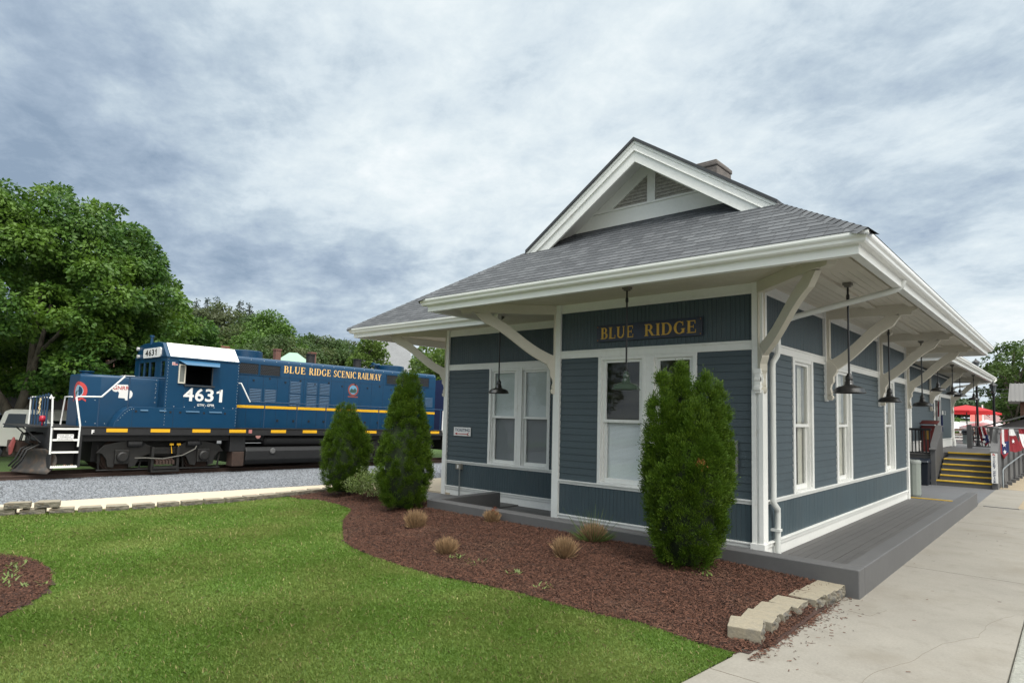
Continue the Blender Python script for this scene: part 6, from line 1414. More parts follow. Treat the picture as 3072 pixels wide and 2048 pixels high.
# tank and reservoirs
m = MB(); pt = [(.62,.14),(1.18,.14),(1.36,.30),(1.38,.62),(1.30,.76),(-1.30,.76),(-1.38,.62),(-1.36,.30),(-1.18,.14)]; pt = pt[1:]
m.prism(pt+[(0,.14)], lambda a, z: (a, .60, z), lambda a, z: (a, 4.6, z)); ft = build(m, 'fuel_tank', M_['lblack'], L, bevel=.03)
m = MB(); m.box(.9, 1.34, .14, .56, .10, .60); build(m, 'rusty_sump', M_['rust'], L, bevel=.02); m = MB(); m.box(.6, 1.3, .05, .6, .60, 1.17); build(m, 'air_filter_box', M_['lblack'], L, bevel=.02)
m = MB(); m.lathe([(0,-.01),(.10,-.01),(.10,.03),(.07,.04),(0,.04)], (1.385,1.58,.62), 16, axis='x'); build(m, 'tank_cap', mat('cap_grey', (.12,.12,.12), .4), ft)
for sx_ in (1, -1):
    m = MB(); m.lathe([(0, 1.3), (.12, 1.3), (.19, 1.36), (.19, 4.5), (.12, 4.56), (0, 4.56)], (sx_*1.12, 0, .98), 16, axis='y'); build(m, 'air_reservoir', M_['lblack'], L, smooth=True, auto=40)
# trucks
WR = .50
def truck(yc):
    m = MB()
    for sx_ in (1, -1):
        pl_ = [(-1.92,.62),(-1.72,.86),(-1.2,.98),(-.7,.95),(-.3,.78),(.3,.78),(.7,.95),(1.2,.98),(1.72,.86),(1.92,.62),(1.75,.60),(1.62,.42),(1.58,.20),(1.42,.16),(1.36,.42),(1.2,.50),(1.05,.42),(1.0,.16),(.82,.20),(.70,.46),(.45,.56),(-.45,.56),(-.70,.46),(-.82,.20),(-1.0,.16),(-1.05,.42),(-1.2,.50),(-1.36,.42),(-1.42,.16),(-1.58,.20),(-1.62,.42),(-1.75,.60)]
        m.prism(pl_, lambda a, z: (sx_*1.02, yc+a, z), lambda a, z: (sx_*1.14, yc+a, z))
    m.box(-1.03, 1.03, yc-.25, yc+.25, .5, .78); t = build(m, 'truck', M_['grime'], L, bevel=.015)
    for wy in (-1.22, 1.22):
        for sx_ in (1, -1):
            m = MB(); m.lathe([(0,-.07),(.18,-.07),(.40,-.03),(.44,-.05),(WR-.02,-.05),(WR-.02,.05),(WR+.02,.06),(WR+.02,.08),(.40,.08),(.2,.0),(0,.0)] if sx_ < 0 else [(0,.07),(.18,.07),(.40,.03),(.44,.05),(WR-.02,.05),(WR-.02,-.05),(WR+.02,-.06),(WR+.02,-.08),(.40,-.08),(.2,.0),(0,.0)], (sx_*.76, yc+wy, WR), 32, axis='x'); wm = build(m, 'wheel', M_['rust'], t, smooth=True, auto=40)
            m = MB(); m.box(sx_*1.10 if sx_ > 0 else -1.22, sx_*1.22 if sx_ > 0 else -1.10, yc+wy-.20, yc+wy+.20, .28, .72); m.lathe([(0,-.04),(.17,-.04),(.17,.05),(.12,.08),(0,.08)], (sx_*1.24, yc+wy, WR), 18, axis='x'); build(m, 'axle_box', M_['grime'], t, bevel=.02)
            m = MB(); m.lathe([(0,-.22),(.10,-.22),(.11,-.18),(.11,.16),(.05,.22),(0,.30)], (sx_*1.2, yc+wy*.72, .90), 14, axis='y'); build(m, 'brake_cylinder', M_['lblack'], t, smooth=True, auto=40)
        m = MB(); m.tube([(-1.0, yc+wy, WR), (1.0, yc+wy, WR)], .08, 12); build(m, 'axle', M_['grime'], t)
    for sx_ in (1, -1):
        m = MB(); a = sx_
        for k in range(6): m.hexa([(a*1.10,yc-.28+k*.095,.26+.01*k),(a*1.34,yc-.28+k*.095,.24),(a*1.34,yc-.21+k*.095,.24),(a*1.10,yc-.21+k*.095,.26)], [(a*1.10,yc-.28+k*.095,.42),(a*1.34,yc-.28+k*.095,.36),(a*1.34,yc-.21+k*.095,.36),(a*1.10,yc-.21+k*.095,.42)])
        build(m, 'leaf_spring', M_['rust'], t)
        m = MB(); m.box(*sorted((a*1.05, a*1.30)), yc-.42, yc-.34, .02, .80); m.box(*sorted((a*1.05, a*1.30)), yc+.34, yc+.42, .02, .80); m.box(*sorted((a*1.12, a*1.36)), yc-.42, yc+.42, .0, .07); m.box(*sorted((a*1.12, a*1.36)), yc-.36, yc+.36, .10, .18); build(m, 'bolster_hanger', M_['grime'], t)
        m = MB()
        for wy in (-1.22, 1.22):
            for s_ in (-1, 1):
                m.tube([(a*1.0, yc+wy+s_*.62, .85), (a*1.02, yc+wy+s_*.60, .45), (a*1.0, yc+wy+s_*.56, .12)], .03, 6); m.box(*sorted((a*.72, a*.86)), yc+wy+s_*.53-.04, yc+wy+s_*.53+.04, .3, .6)
        m.tube([(a*1.05, yc-1.85, .10), (a*1.05, yc+1.85, .08)], .025, 6)
        build(m, 'brake_rigging', M_['grime'], t)
    return t
truck(-2.0); truck(7.6)
m = MB(); m.tube([(1.2,-.95,1.0),(1.3,-1.1,.72),(1.34,-1.5,.52),(1.34,-2.1,.42),(1.34,-2.6,.46),(1.32,-2.9,.46)], .02, 7); build(m, 'speed_cable', mat('cable_grey', (.12,.115,.10), .6), L, smooth=True)
m = MB()
for y in (-1.82, -1.60): m.box(1.18, 1.24, y-.05, y+.06, .84, .90); m.bar((1.2, y, .84), (1.22, y+.03, .58), .02, .02)
build(m, 'brake_tag', M_['lyel'], L)
L.location = (-19.55, 0, -.03); L.rotation_euler = (-.012, 0, 0)
# coach behind
CO = thing('passenger_coach', (0,0,0), 'navy passenger coach end coupled behind the locomotive, seen beside the station corner', 'railway coach')
m = MB(); cp_ = [(-1.5,1.2),(1.5,1.2),(1.5,3.25)]+[(1.5*math.cos(a), 3.25+.62*math.sin(a)) for a in (.3,.6,.9,1.2,1.57,1.94,2.24,2.54,2.84)]+[(-1.5,3.25)]
m.prism(cp_, lambda a, z: (a, 11.0, z), lambda a, z: (a, 30, z)); cb_ = build(m, 'coach_body', mat('coach_navy', (.008,.018,.075), .35), CO, smooth=True, auto=25)
m = MB()
for k in range(9): m.box(1.5, 1.51, 12.2+k*1.9, 13.3+k*1.9, 2.3, 3.1)
build(m, 'coach_window', M_['glass'], cb_)
m = MB(); m.box(-1.4, 1.4, 11.1, 29.8, .9, 1.2); m.box(-1.3, 1.3, 14.5, 17, .3, .9); build(m, 'underframe', M_['lblack'], CO)
for y in (12.6, 15.0, 26, 28.4):
    for x in (.76, -.76):
        m = MB(); m.lathe([(0,-.06),(.46,-.06),(.46,.06),(0,.06)], (x, y, .46), 24, axis='x'); build(m, 'wheel', M_['rust'], CO)
CO.location = (-19.55, 0, -.03); CO.rotation_euler = (-.012, 0, 0)
# rails and ties
for sx_ in (.72, -.72):
    m = MB(); pts = [(-60, rail_z(-60)), (-14, rail_z(-14)), (13, rail_z(13)), (60, rail_z(60))]
    for (y0, z0), (y1, z1) in zip(pts, pts[1:]):
        x = -19.55+sx_
        for a, b, c, d_ in ((-.037,.037,-.035,0),(-.012,.012,-.13,-.035),(-.07,.07,-.15,-.13)): m.hexa([(x+a,y0,z0+c),(x+b,y0,z0+c),(x+b,y0,z0+d_),(x+a,y0,z0+d_)], [(x+a,y1,z1+c),(x+b,y1,z1+c),(x+b,y1,z1+d_),(x+a,y1,z1+d_)])
    build(m, 'rail', mat('rusted_rail', (.055,.030,.022), .6, v=((.6,.2),(20,.3))), None, label='nearer steel rail of the track, on the station side' if sx_ > 0 else 'farther steel rail of the track, under the locomotive', cat='rail', group='rails of the track')
tie = None; TM = mat('creosote_tie', (.020,.016,.013), .9, v=((4,.3),))
for i in range(62):
    y = -14+i*.55; z = rail_z(y)-.15
    if tie is None:
        m = MB(); m.box(-1.3, 1.3, -.11, .11, -.17, 0); tie = build(m, 'railway_tie', TM, None, label='dark wooden tie lying crosswise under the rails', cat='railway tie', group='wooden ties under the track'); o = tie
    else: o = tie.copy(); COL.objects.link(o)
    o.location = (-19.55, y, z-.165+.0)
# ================================================================== TREES
M_['bark'] = mat('grey_tree_bark', (.11,.095,.075), .9, v=((3,.25),(14,.4),(5,.7,(.035,.03,.026),.5,.65)), bump=(12,1,.03), stretch=(1,1,.4))
M_['maple'] = leafmat('maple_leaves', (.026,.078,.015), (.078,.160,.024), (.105,.190,.022), trans=.34, patch=.5, rough=.5)
def clump_leaves(cl, n, size, rs, droop=.5, flat=.7):
    """cl = list of (x,y,z,r): leaves on and inside the upper shell of each clump"""
    cl = np.array(cl); w_ = cl[:, 3]**2; idx = rs.choice(len(cl), n, p=w_/w_.sum()); c = cl[idx]
    th = rs.uniform(0, 6.283, n); cz = rs.uniform(-.55, 1, n); sz = np.sqrt(1-cz**2); rr = c[:, 3]*(1-rs.beta(1, 3.5, n)*.6)
    nrm = np.stack([sz*np.cos(th), sz*np.sin(th), cz], 1); P_ = c[:, :3]+nrm*rr[:, None]*np.array([1, 1, flat])
    o = nrm*np.array([1, 1, .25])+rs.normal(0, .45, (n, 3)); o[:, 2] -= droop*(1-np.clip(cz, 0, 1)*.6)
    o /= np.linalg.norm(o, axis=1)[:, None]; s_ = np.cross(o, nrm+rs.normal(0, .35, (n, 3))); s_ /= np.linalg.norm(s_, axis=1)[:, None]+1e-9
    L = (size*rs.uniform(.6, 1.3, n))[:, None]; W_ = L*rs.uniform(.22, .4, n)[:, None]
    V = np.stack([P_, P_+o*L*.45+s_*W_, P_+o*L, P_+o*L*.45-s_*W_], 1).reshape(-1, 3)
    return V, (np.arange(n)[:, None]*4+np.arange(4)[None]).reshape(-1)
# big maple beyond the tracks
rs = np.random.default_rng(21); tx, ty = -27.75, -4.15
t = thing('maple_tree', (tx, ty, 0), 'large dense maple with a speckled forked trunk standing behind the locomotive nose', 'tree')
def TP(lat, dep, z): return (tx+Rv.x*lat+Fv.x*dep, ty+Rv.y*lat+Fv.y*dep, z)
cl = []
def prof(z):      # crown half width against height, as the silhouette shows
    return np.interp(z, [2.3, 3.2, 4.5, 6.4, 7.3, 8.4, 9.3, 10.0, 10.7, 11.2], [4.2, 5.8, 6.3, 6.2, 5.5, 4.9, 4.2, 3.0, 1.5, .5])
for k in range(330):
    z = rs.uniform(2.5, 10.0); R_ = prof(z); a = rs.uniform(0, 6.283); q = rs.uniform(.55, 1)**.5 if rs.random() < .8 else rs.uniform(.2, .7)
    r_ = rs.uniform(.55, 1.0)*(1 if z < 9 else .8)
    if z < 3.6 and math.cos(a) < .1 and rs.random() < .75: continue
    if z < 4.0 and abs(math.cos(a)*R_*q) < 2.2 and math.sin(a) < 0: continue
    cl.append((*TP(math.cos(a)*(R_-r_*.7)*q, math.sin(a)*(R_-r_*.7)*q, z), r_))
for lat, z, r_ in ((.75,10.75,.42),(.2,10.9,.4),(1.3,10.6,.4),(2.5,9.9,.55),(3.0,10.1,.42),(4.2,9.0,.6),(4.5,8.6,.55),(5.0,7.4,.6),(5.5,6.4,.7),(5.9,6.2,.55),(6.1,5.2,.7),(5.9,4.2,.7),(5.4,3.4,.7),(-1.2,9.9,.7),(4.6,2.9,.6)): cl.append((*TP(lat, rs.uniform(-.5, .5), z), r_))
for k in range(70): cl.append((*TP(rs.uniform(-5.5, 5.2), rs.uniform(1.2, 5.0), rs.uniform(2.6, 6.0)), rs.uniform(.8, 1.2)))
V, lo = clump_leaves(cl, 210000, .165, rs, .55, .62); rawmesh('crown', V, lo, 4, M_['maple'], parent=t)
m = MB(); m.tube([TP(0,0,-.1), TP(.02,0,.5), TP(.05,0,1.2), TP(.06,0,1.75)], [.46,.33,.29,.33], 14)
limbs = [([TP(.08,0,1.5), TP(.35,-.1,2.6), TP(.75,-.2,4.0), TP(1.2,-.3,6.0)], .20), ([TP(0,0,1.5), TP(.15,.3,3.0), TP(.1,.4,5.0), TP(.4,.4,8)], .22), ([TP(-.1,0,1.4), TP(-.7,-.2,2.4), TP(-1.4,-.4,3.8), TP(-2.2,-.6,5.5)], .20), ([TP(-.1,0,1.3), TP(-1.0,.2,2.0), TP(-2.2,.4,2.8), TP(-4,.5,4)], .15),
  ([TP(.15,0,1.5), TP(.9,-.3,2.1), TP(1.9,-.7,2.55), TP(3.2,-1.1,3.2), TP(4.6,-1.4,3.8)], .17), ([TP(.2,0,1.7), TP(1.2,.2,2.9), TP(2.6,.2,4.1), TP(4.0,0,5.2)], .13), ([TP(.75,-.2,4.0), TP(1.9,-.5,5.0), TP(3.0,-.8,6.2)], .10), ([TP(1.0,-.2,2.4), TP(2.2,.3,3.4), TP(3.5,.5,4.6)], .09)]
for pts, r0 in limbs: m.tube(pts, [r0*(1-.72*i/(len(pts)-1)) for i in range(len(pts))], 9)
build(m, 'trunk', M_['bark'], t, smooth=True)
# woodland tree prototypes
WD = {'a': leafmat('oak_leaves', (.035,.075,.016), (.075,.135,.03), (.06,.10,.032), patch=.18), 'b': leafmat('bright_leaves', (.055,.12,.018), (.105,.19,.035), patch=.2), 'c': leafmat('dull_leaves', (.055,.085,.026), (.11,.145,.045), (.085,.10,.05), patch=.2), 'p': leafmat('pine_needles', (.012,.030,.014), (.030,.055,.024), trans=.15)}
def wood_tree(kind, seed, n=4200, size=.5):
    rs = np.random.default_rng(seed); t = thing('woodland_tree' if kind != 'p' else 'pine_tree', (0,0,0), 'x', 'tree', 'trees on the wooded hill')
    cl = []
    if kind == 'p':
        for k in range(26):
            z = 4+k*.42; R_ = 2.6*(1-(k/27)**1.2)+.25
            for j in range(5): a = rs.uniform(0, 6.28); cl.append((R_*.6*math.cos(a), R_*.6*math.sin(a), z+rs.uniform(-.3,.3), max(.28, R_*.42)))
        V, lo = clump_leaves(cl, n, size*.8, rs, .2, .4)
    else:
        for k in range(60):
            z = rs.uniform(-1, 1); a = rs.uniform(0, 6.28); R_ = math.sqrt(1-z*z)*4.2
            cl.append((R_*math.cos(a)*rs.uniform(.6,1), R_*math.sin(a)*rs.uniform(.6,1), 8.0+z*4.4, rs.uniform(1.0, 1.9)))
        V, lo = clump_leaves(cl, n, size, rs, .3, .8)
    rawmesh('crown', V, lo, 4, WD[kind], parent=t)
    m = MB(); m.tube([(0,0,-2), (.05,0,3), (.1,.1,9 if kind != 'p' else 14)], [.3,.24,.05], 8)
    for k in range(4): a = k*1.6; m.tube([(0,0,3.5+k*.5), (1.5*math.cos(a), 1.5*math.sin(a), 6+k*.5)], [.12,.04], 5)
    build(m, 'trunk', M_['bark'], t); return t
protos = {k: [wood_tree(k[0], 30+i*7+ord(k[0])) for i in range(nv)] for k, nv in (('a',2),('b',2),('c',2),('p',2))}
used = set()
LB = {'a': 'mid green rounded tree in the wooded hillside behind the locomotive', 'b': 'bright green leafy tree in the wooded hillside behind the locomotive', 'c': 'dull olive broad tree in the wooded hillside behind the locomotive', 'p': 'dark pointed pine rising above the wooded hillside'}
def put(px, py, D, kind, H=None, wide=1.0, lab=None, grp=None, k=[0]):
    k[0] += 1; pr = protos[kind][k[0] % len(protos[kind])]
    if pr.name in used: o = copy_tree(pr)
    else: o = pr; used.add(pr.name)
    p = at(px, py, D); full = 13.6 if kind != 'p' else 15.2
    H = H or max(8, min(17, 9+D*.03)); s_ = H/full
    o.location = (p.x, p.y, p.z-H); o.scale = (s_*wide, s_*wide, s_); o.rotation_euler = (0, 0, (k[0]*2.4) % 6.28)
    o['label'] = lab or LB[kind]; o['category'] = 'tree'; o['group'] = grp or ('pines above the wooded hill' if kind == 'p' else {'a': 'rounded trees on the wooded hill', 'b': 'bright trees on the wooded hill', 'c': 'olive trees on the wooded hill'}[kind])
for q in [(592,890,150,'p'),(625,888,156,'p'),(652,884,153,'p'),(722,896,148,'p'),(748,902,147,'p'),(534,870,120,'p'),
  (565,925,142,'c'),(610,912,141,'c'),(655,905,140,'c'),(700,925,138,'c'),(765,935,132,'a'),(812,928,112,'b'),(850,960,112,'b'),(480,925,115,'a'),(430,945,105,'a'),(520,945,118,'b'),(560,975,118,'a'),(610,985,116,'c'),(660,975,114,'b'),(715,968,112,'c'),(765,985,108,'b'),(815,1000,104,'a'),(860,1005,106,'c'),
  (905,1012,128,'a'),(935,996,150,'a'),(965,999,152,'c'),(992,1010,149,'a'),(1022,1016,156,'a'),(1048,1018,160,'c'),(1078,1030,154,'a'),(1108,1040,150,'a'),(1150,1048,150,'c'),(1190,1055,145,'a'),
  (455,1000,92,'a'),(505,1015,92,'b'),(555,1020,94,'a'),(605,1022,95,'b'),(655,1020,96,'c'),(705,1025,97,'b'),(755,1030,98,'a'),(805,1035,98,'c'),(880,1035,104,'c'),(925,1035,112,'a'),(965,1035,116,'c'),(1010,1040,118,'a'),(1055,1050,118,'c'),(1100,1062,112,'a'),(400,985,88,'b'),(360,980,86,'a'),(1250,1062,140,'a'),(1300,1066,140,'c')]:
    put(*q)
# trees and a shop across the street behind the camera, which the depot windows mirror
for i, (x, y, k_) in enumerate(((-52,-46,'a'),(-44,-50,'c'),(-36,-47,'a'),(-27,-52,'b'),(-4,-50,'a'),(4,-46,'c'),(13,-49,'a'),(24,-44,'b'))):
    o = copy_tree(protos[k_][i % 2]); o.location = (x, y, -.2); o.scale = (.8, .8, .75); o['label'] = 'tree across the street behind the viewpoint, mirrored in the depot windows'; o['category'] = 'tree'; o['group'] = 'trees across the street'
# hill under the woodland
m = MB(); nu, nv = 22, 8; vs = []
for j in range(nv):
    for i in range(nu):
        px = 150+i*62; D_ = 70+j*18; b = at(px, 1200, D_); z = max(0, j-.5)*1.5*(1.15 if 350 < px < 900 else .75)+.6*math.sin(i*1.3)*j/4; vs.append((b.x, b.y, z-.3))
m.add(vs, [(j*nu+i, j*nu+i+1, (j+1)*nu+i+1, (j+1)*nu+i) for j in range(nv-1) for i in range(nu-1)])
build(m, 'hillside', mat('forest_floor', (.018,.03,.010), 1, v=((.2,.3),)), kind='structure', smooth=True, fixn=False)
# young tree and bright tree near the station's left corner
def small_tree(name, base, cl, n, size, mt, lab, th_, seed, droop=.3, trunk_to=None):
    rs = np.random.default_rng(seed); t = thing(name, base, lab, 'tree'); V, lo = clump_leaves(cl, n, size, rs, droop, .9); rawmesh('crown', V, lo, 4, mt, parent=t)
    m = MB(); b = Vector(base); top = max(c[2] for c in cl)
    m.tube([b+Vector((0,0,-.2)), b+Vector((0,0,(top-b.z)*.5)), b+Vector((.05,0,(top-b.z)*.95))], [th_, th_*.7, th_*.2], 8)
    for c in cl[::3]: m.tube([(b.x, b.y, b.z+(c[2]-b.z)*.6), (c[0], c[1], c[2])], [th_*.35, th_*.1], 5)
    build(m, 'trunk', M_['bark'], t); return t
YL = leafmat('young_leaves', (.07,.13,.022), (.14,.21,.045), trans=.4, patch=1)
rs = np.random.default_rng(8); c = at(1108, 1100, 36); cl = []
for px, py, r_ in ((1108,1022,.35),(1098,1040,.42),(1120,1040,.4),(1090,1062,.45),(1112,1062,.5),(1132,1070,.35),(1080,1085,.5),(1105,1090,.6),(1140,1045,.25),(1150,1030,.2),(1150,1065,.3),(1065,1085,.35),(1150,1100,.4),(1130,1098,.4)):
    p = at(px, py, 36+rs.uniform(-.6,.6)); cl.append((p.x, p.y, p.z, r_))
small_tree('young_tree', (c.x, c.y, 0), cl, 3600, .17, YL, 'slender young tree with light green leaves, tip poking over the locomotive hood', .09, 1, .2)
cl = []
for k in range(46):
    px = rs.uniform(1240, 1370); py = rs.uniform(1040, 1330); 
    if px < 1262 and py < 1085: continue
    p = at(px, py, 44+rs.uniform(-2, 2)); cl.append((p.x, p.y, p.z, rs.uniform(.6, 1.0)))
c = at(1290, 1200, 44); small_tree('broad_tree', (c.x, c.y, 0), cl, 14000, .22, YL, 'leafy light green tree between the grey-roofed house and the station corner', .2, 2)
# ------------------------------------------------------------------ town buildings behind the train
def brickmat(name, c1, c2, mo, s_=1.0):
    m = bpy.data.materials.new(name); m.use_nodes = True; nt = m.node_tree; b = nt.nodes['Principled BSDF']; b.inputs['Roughness'].default_value = .9
    t = nt.nodes.new('ShaderNodeTexCoord'); sp = nt.nodes.new('ShaderNodeSeparateXYZ'); nt.links.new(t.outputs['Object'], sp.inputs[0]); cb = nt.nodes.new('ShaderNodeCombineXYZ')
    nt.links.new(mth(nt, 'ADD', sp.outputs[0], sp.outputs[1]), cb.inputs[0]); nt.links.new(sp.outputs[2], cb.inputs[1])
    k = nt.nodes.new('ShaderNodeTexBrick'); k.inputs['Scale'].default_value = 1; k.inputs['Brick Width'].default_value = .23*s_; k.inputs['Row Height'].default_value = .075*s_; k.inputs['Mortar Size'].default_value = .008
    k.inputs['Color1'].default_value = (*c1, 1); k.inputs['Color2'].default_value = (*c2, 1); k.inputs['Mortar'].default_value = (*mo, 1); nt.links.new(cb.outputs[0], k.inputs[0]); nt.links.new(k.outputs[0], b.inputs['Base Color']); return m
BR = brickmat('red_brick', (.15,.05,.036), (.105,.038,.03), (.16,.13,.11))
def bwin(mb, fr, x0, x1, z0, z1, y):
    mb.box(x0, x1, y-.06, y-.02, z0, z1)
BB = thing('brick_store', (-57, 0, 0), 'red brick two-storey store behind the big maple and the locomotive cab', 'building')
m = MB(); m.box(-64, -53.4, -14, 13.0, -.2, 7.35); m.box(-64, -53.4, 13.0, 15.4, -.2, 7.2); wl = build(m, 'wall', BR, BB)
m = MB(); m.box(-64.1, -53.25, -14.1, 15.5, 7.35, 7.55); m.box(-53.4, -53.3, -14, 15.4, 3.3, 3.6); build(m, 'cornice', mat('coping_brick', (.16,.07,.05), .9), BB)
for y in (-11, -8.4, -5.8, -3.2, -.6, 2, 4.6, 7.2, 9.8):
    m = MB(); m.box(-53.42, -53.36, y, y+1.1, 4.3, 6.1); w_ = build(m, 'window', M_['signwhite'], BB); m = MB(); m.box(-53.37, -53.35, y+.1, y+.52, 4.4, 6.0); m.box(-53.37, -53.35, y+.58, y+1.0, 4.4, 6.0); build(m, 'pane', M_['lblack'], w_)
    m = MB(); m.box(-53.42, -53.34, y-.1, y+1.2, .4, 2.9); w_ = build(m, 'shopfront', M_['signwhite'] if int(y) % 2 else M_['lblack'], BB); m = MB(); m.box(-53.35, -53.33, y+.05, y+1.05, .7, 2.7); build(m, 'pane', M_['lblack'], w_)
m = MB(); 
for y in (-12, -7, -2, 3, 8): m.tube([(-50.6, y, 0), (-50.6, y, 3.1)], .12, 10)
build(m, 'porch_column', M_['signwhite'], BB); m = MB(); m.box(-53.4, -50.3, -13, 9, 3.1, 3.25); build(m, 'porch_roof', mat('porch_roof_red', (.17,.06,.045), .7), BB)
def bldg(name, lab, px0, px1, pytop, D, depth, wallm, roofm, kind='flat', h2=1.6, cat='building'):
    a, b = at(px0, pytop, D), at(px1, pytop, D); z = a.z; u = Vector((b.x-a.x, b.y-a.y, 0)); Wd = u.length; u.normalize(); v = Vector((-u.y, u.x, 0)); v = v if v.dot(Fv) > 0 else -v
    f = lambda x, y, zz: (a.x+u.x*x+v.x*y, a.y+u.y*x+v.y*y, zz); t = thing(name, f(Wd/2, depth/2, 0), lab, cat)
    ze = z-h2 if kind != 'flat' else z
    m = MB(f); m.box(0, Wd, 0, depth, -.3, ze); w_ = build(m, 'wall', wallm, t)
    m = MB(f)
    if kind == 'flat': m.box(-.15, Wd+.15, -.15, depth+.15, ze, ze+.2)
    elif kind == 'hip':
        k = min(Wd, depth)*.36; m.add([(-.4,-.4,ze),(Wd+.4,-.4,ze),(Wd+.4,depth+.4,ze),(-.4,depth+.4,ze),(k,k,z),(Wd-k,k,z),(Wd-k,depth-k,z),(k,depth-k,z)], [(0,1,5,4),(1,2,6,5),(2,3,7,6),(3,0,4,7),(4,5,6,7),(3,2,1,0)])
    elif kind == 'gable':
        m.hexa([(-.4,-.5,ze),(-.4,depth/2,z),(-.4,depth/2,z+.12),(-.4,-.5,ze+.12)], [(Wd+.4,-.5,ze),(Wd+.4,depth/2,z),(Wd+.4,depth/2,z+.12),(Wd+.4,-.5,ze+.12)])
        m.hexa([(-.4,depth+.5,ze),(-.4,depth/2,z),(-.4,depth/2,z+.12),(-.4,depth+.5,ze+.12)], [(Wd+.4,depth+.5,ze),(Wd+.4,depth/2,z),(Wd+.4,depth/2,z+.12),(Wd+.4,depth+.5,ze+.12)])
    build(m, 'roof', roofm, t)
    if kind == 'gable':
        m = MB(f); m.prism([(-.5, ze), (depth/2, z), (depth+.5, ze), (depth+.5, ze-.25), (depth/2, z-.25), (-.5, ze-.25)], lambda a_, b_: (-.42, a_, b_), lambda a_, b_: (-.30, a_, b_)); m.prism([(-.5, ze), (depth/2, z), (depth+.5, ze), (depth+.5, ze-.25), (depth/2, z-.25), (-.5, ze-.25)], lambda a_, b_: (Wd+.3, a_, b_), lambda a_, b_: (Wd+.42, a_, b_)); build(m, 'bargeboard', M_['signwhite'], t)
        m = MB(f); m.prism([(0, ze), (depth/2, z-.02), (depth, ze)], lambda a_, b_: (0, a_, b_), lambda a_, b_: (.1, a_, b_)); m.prism([(0, ze), (depth/2, z-.02), (depth, ze)], lambda a_, b_: (Wd-.1, a_, b_), lambda a_, b_: (Wd, a_, b_)); build(m, 'gable_wall', wallm, t)
    m = MB(f); k = max(2, int(Wd/2.6))
    for i in range(k): m.box((i+.35)*Wd/k, (i+.65)*Wd/k, -.04, .02, min(2.0, ze-2.4), min(3.4, ze-.8))
    if ze > 2.8: build(m, 'window', M_['lblack'], w_)
    return t, f, Wd, ze, z
GRNR = mat('mint_metal_roof', (.22,.36,.27), .5, v=((.6,.08),)); SHG = mat('pale_grey_shingles', (.165,.17,.175), .9, v=((1.2,.12),(9,.2)), bump=(12,.8,.03)); CRM = mat('cream_clapboard', (.55,.52,.45), .7, v=((1,.06),))
t, f, W_, ze, z = bldg('green_roofed_house', 'house with a mint green hipped metal roof peeking over the locomotive hood', 836, 924, 1053, 80, 5.5, CRM, GRNR, 'hip', 1.3)
def chimney(px0, px1, pyt, D, lab_parent, par): 
    a, b = at(px0, pyt, D), at(px1, pyt, D); w_ = math.hypot(a.x-b.x, a.y-b.y)*.5; c = (a+b)/2; m = MB(); m.box(c.x-w_*.8, c.x+w_*.8, c.y-w_*.8, c.y+w_*.8, 4.0, a.z-.15); m.box(c.x-w_*.95, c.x+w_*.95, c.y-w_*.95, c.y+w_*.95, a.z-.15, a.z); build(m, 'chimney', BR, par)
chimney(926, 948, 1056, 83, '', t)
t, f, W_, ze, z = bldg('brick_house', 'low brick house with a square chimney, almost hidden behind the locomotive hood', 800, 850, 1090, 67, 6, BR, SHG, 'hip', 1.0); chimney(821, 843, 1046, 67, '', t)
A0, B0_ = at(1110, 1020, 56), at(1222, 1024, 54)
t, f, W_, ze, z = bldg('grey_roofed_house', 'large house with a pale grey shingled gable roof left of the station corner', 1100, 1226, 985, 50, 13, CRM, SHG, 'gable', 4.9)
t = thing('corner_shop', (-16, -50, -.1), 'brick shop with a pale cornice across the street, mirrored in the depot windows', 'building')
m = MB(); m.box(-22, -10, -56, -46, -.2, 5.6); w_ = build(m, 'wall', BR, t); m = MB(); m.box(-22.2, -9.8, -56, -45.8, 5.6, 6.0); build(m, 'cornice', CRM, t)
for x in (-21, -18, -15, -12.4): m = MB(); m.box(x, x+1.6, -46.05, -45.95, .5, 2.9); build(m, 'shopfront', M_['lblack'], w_)
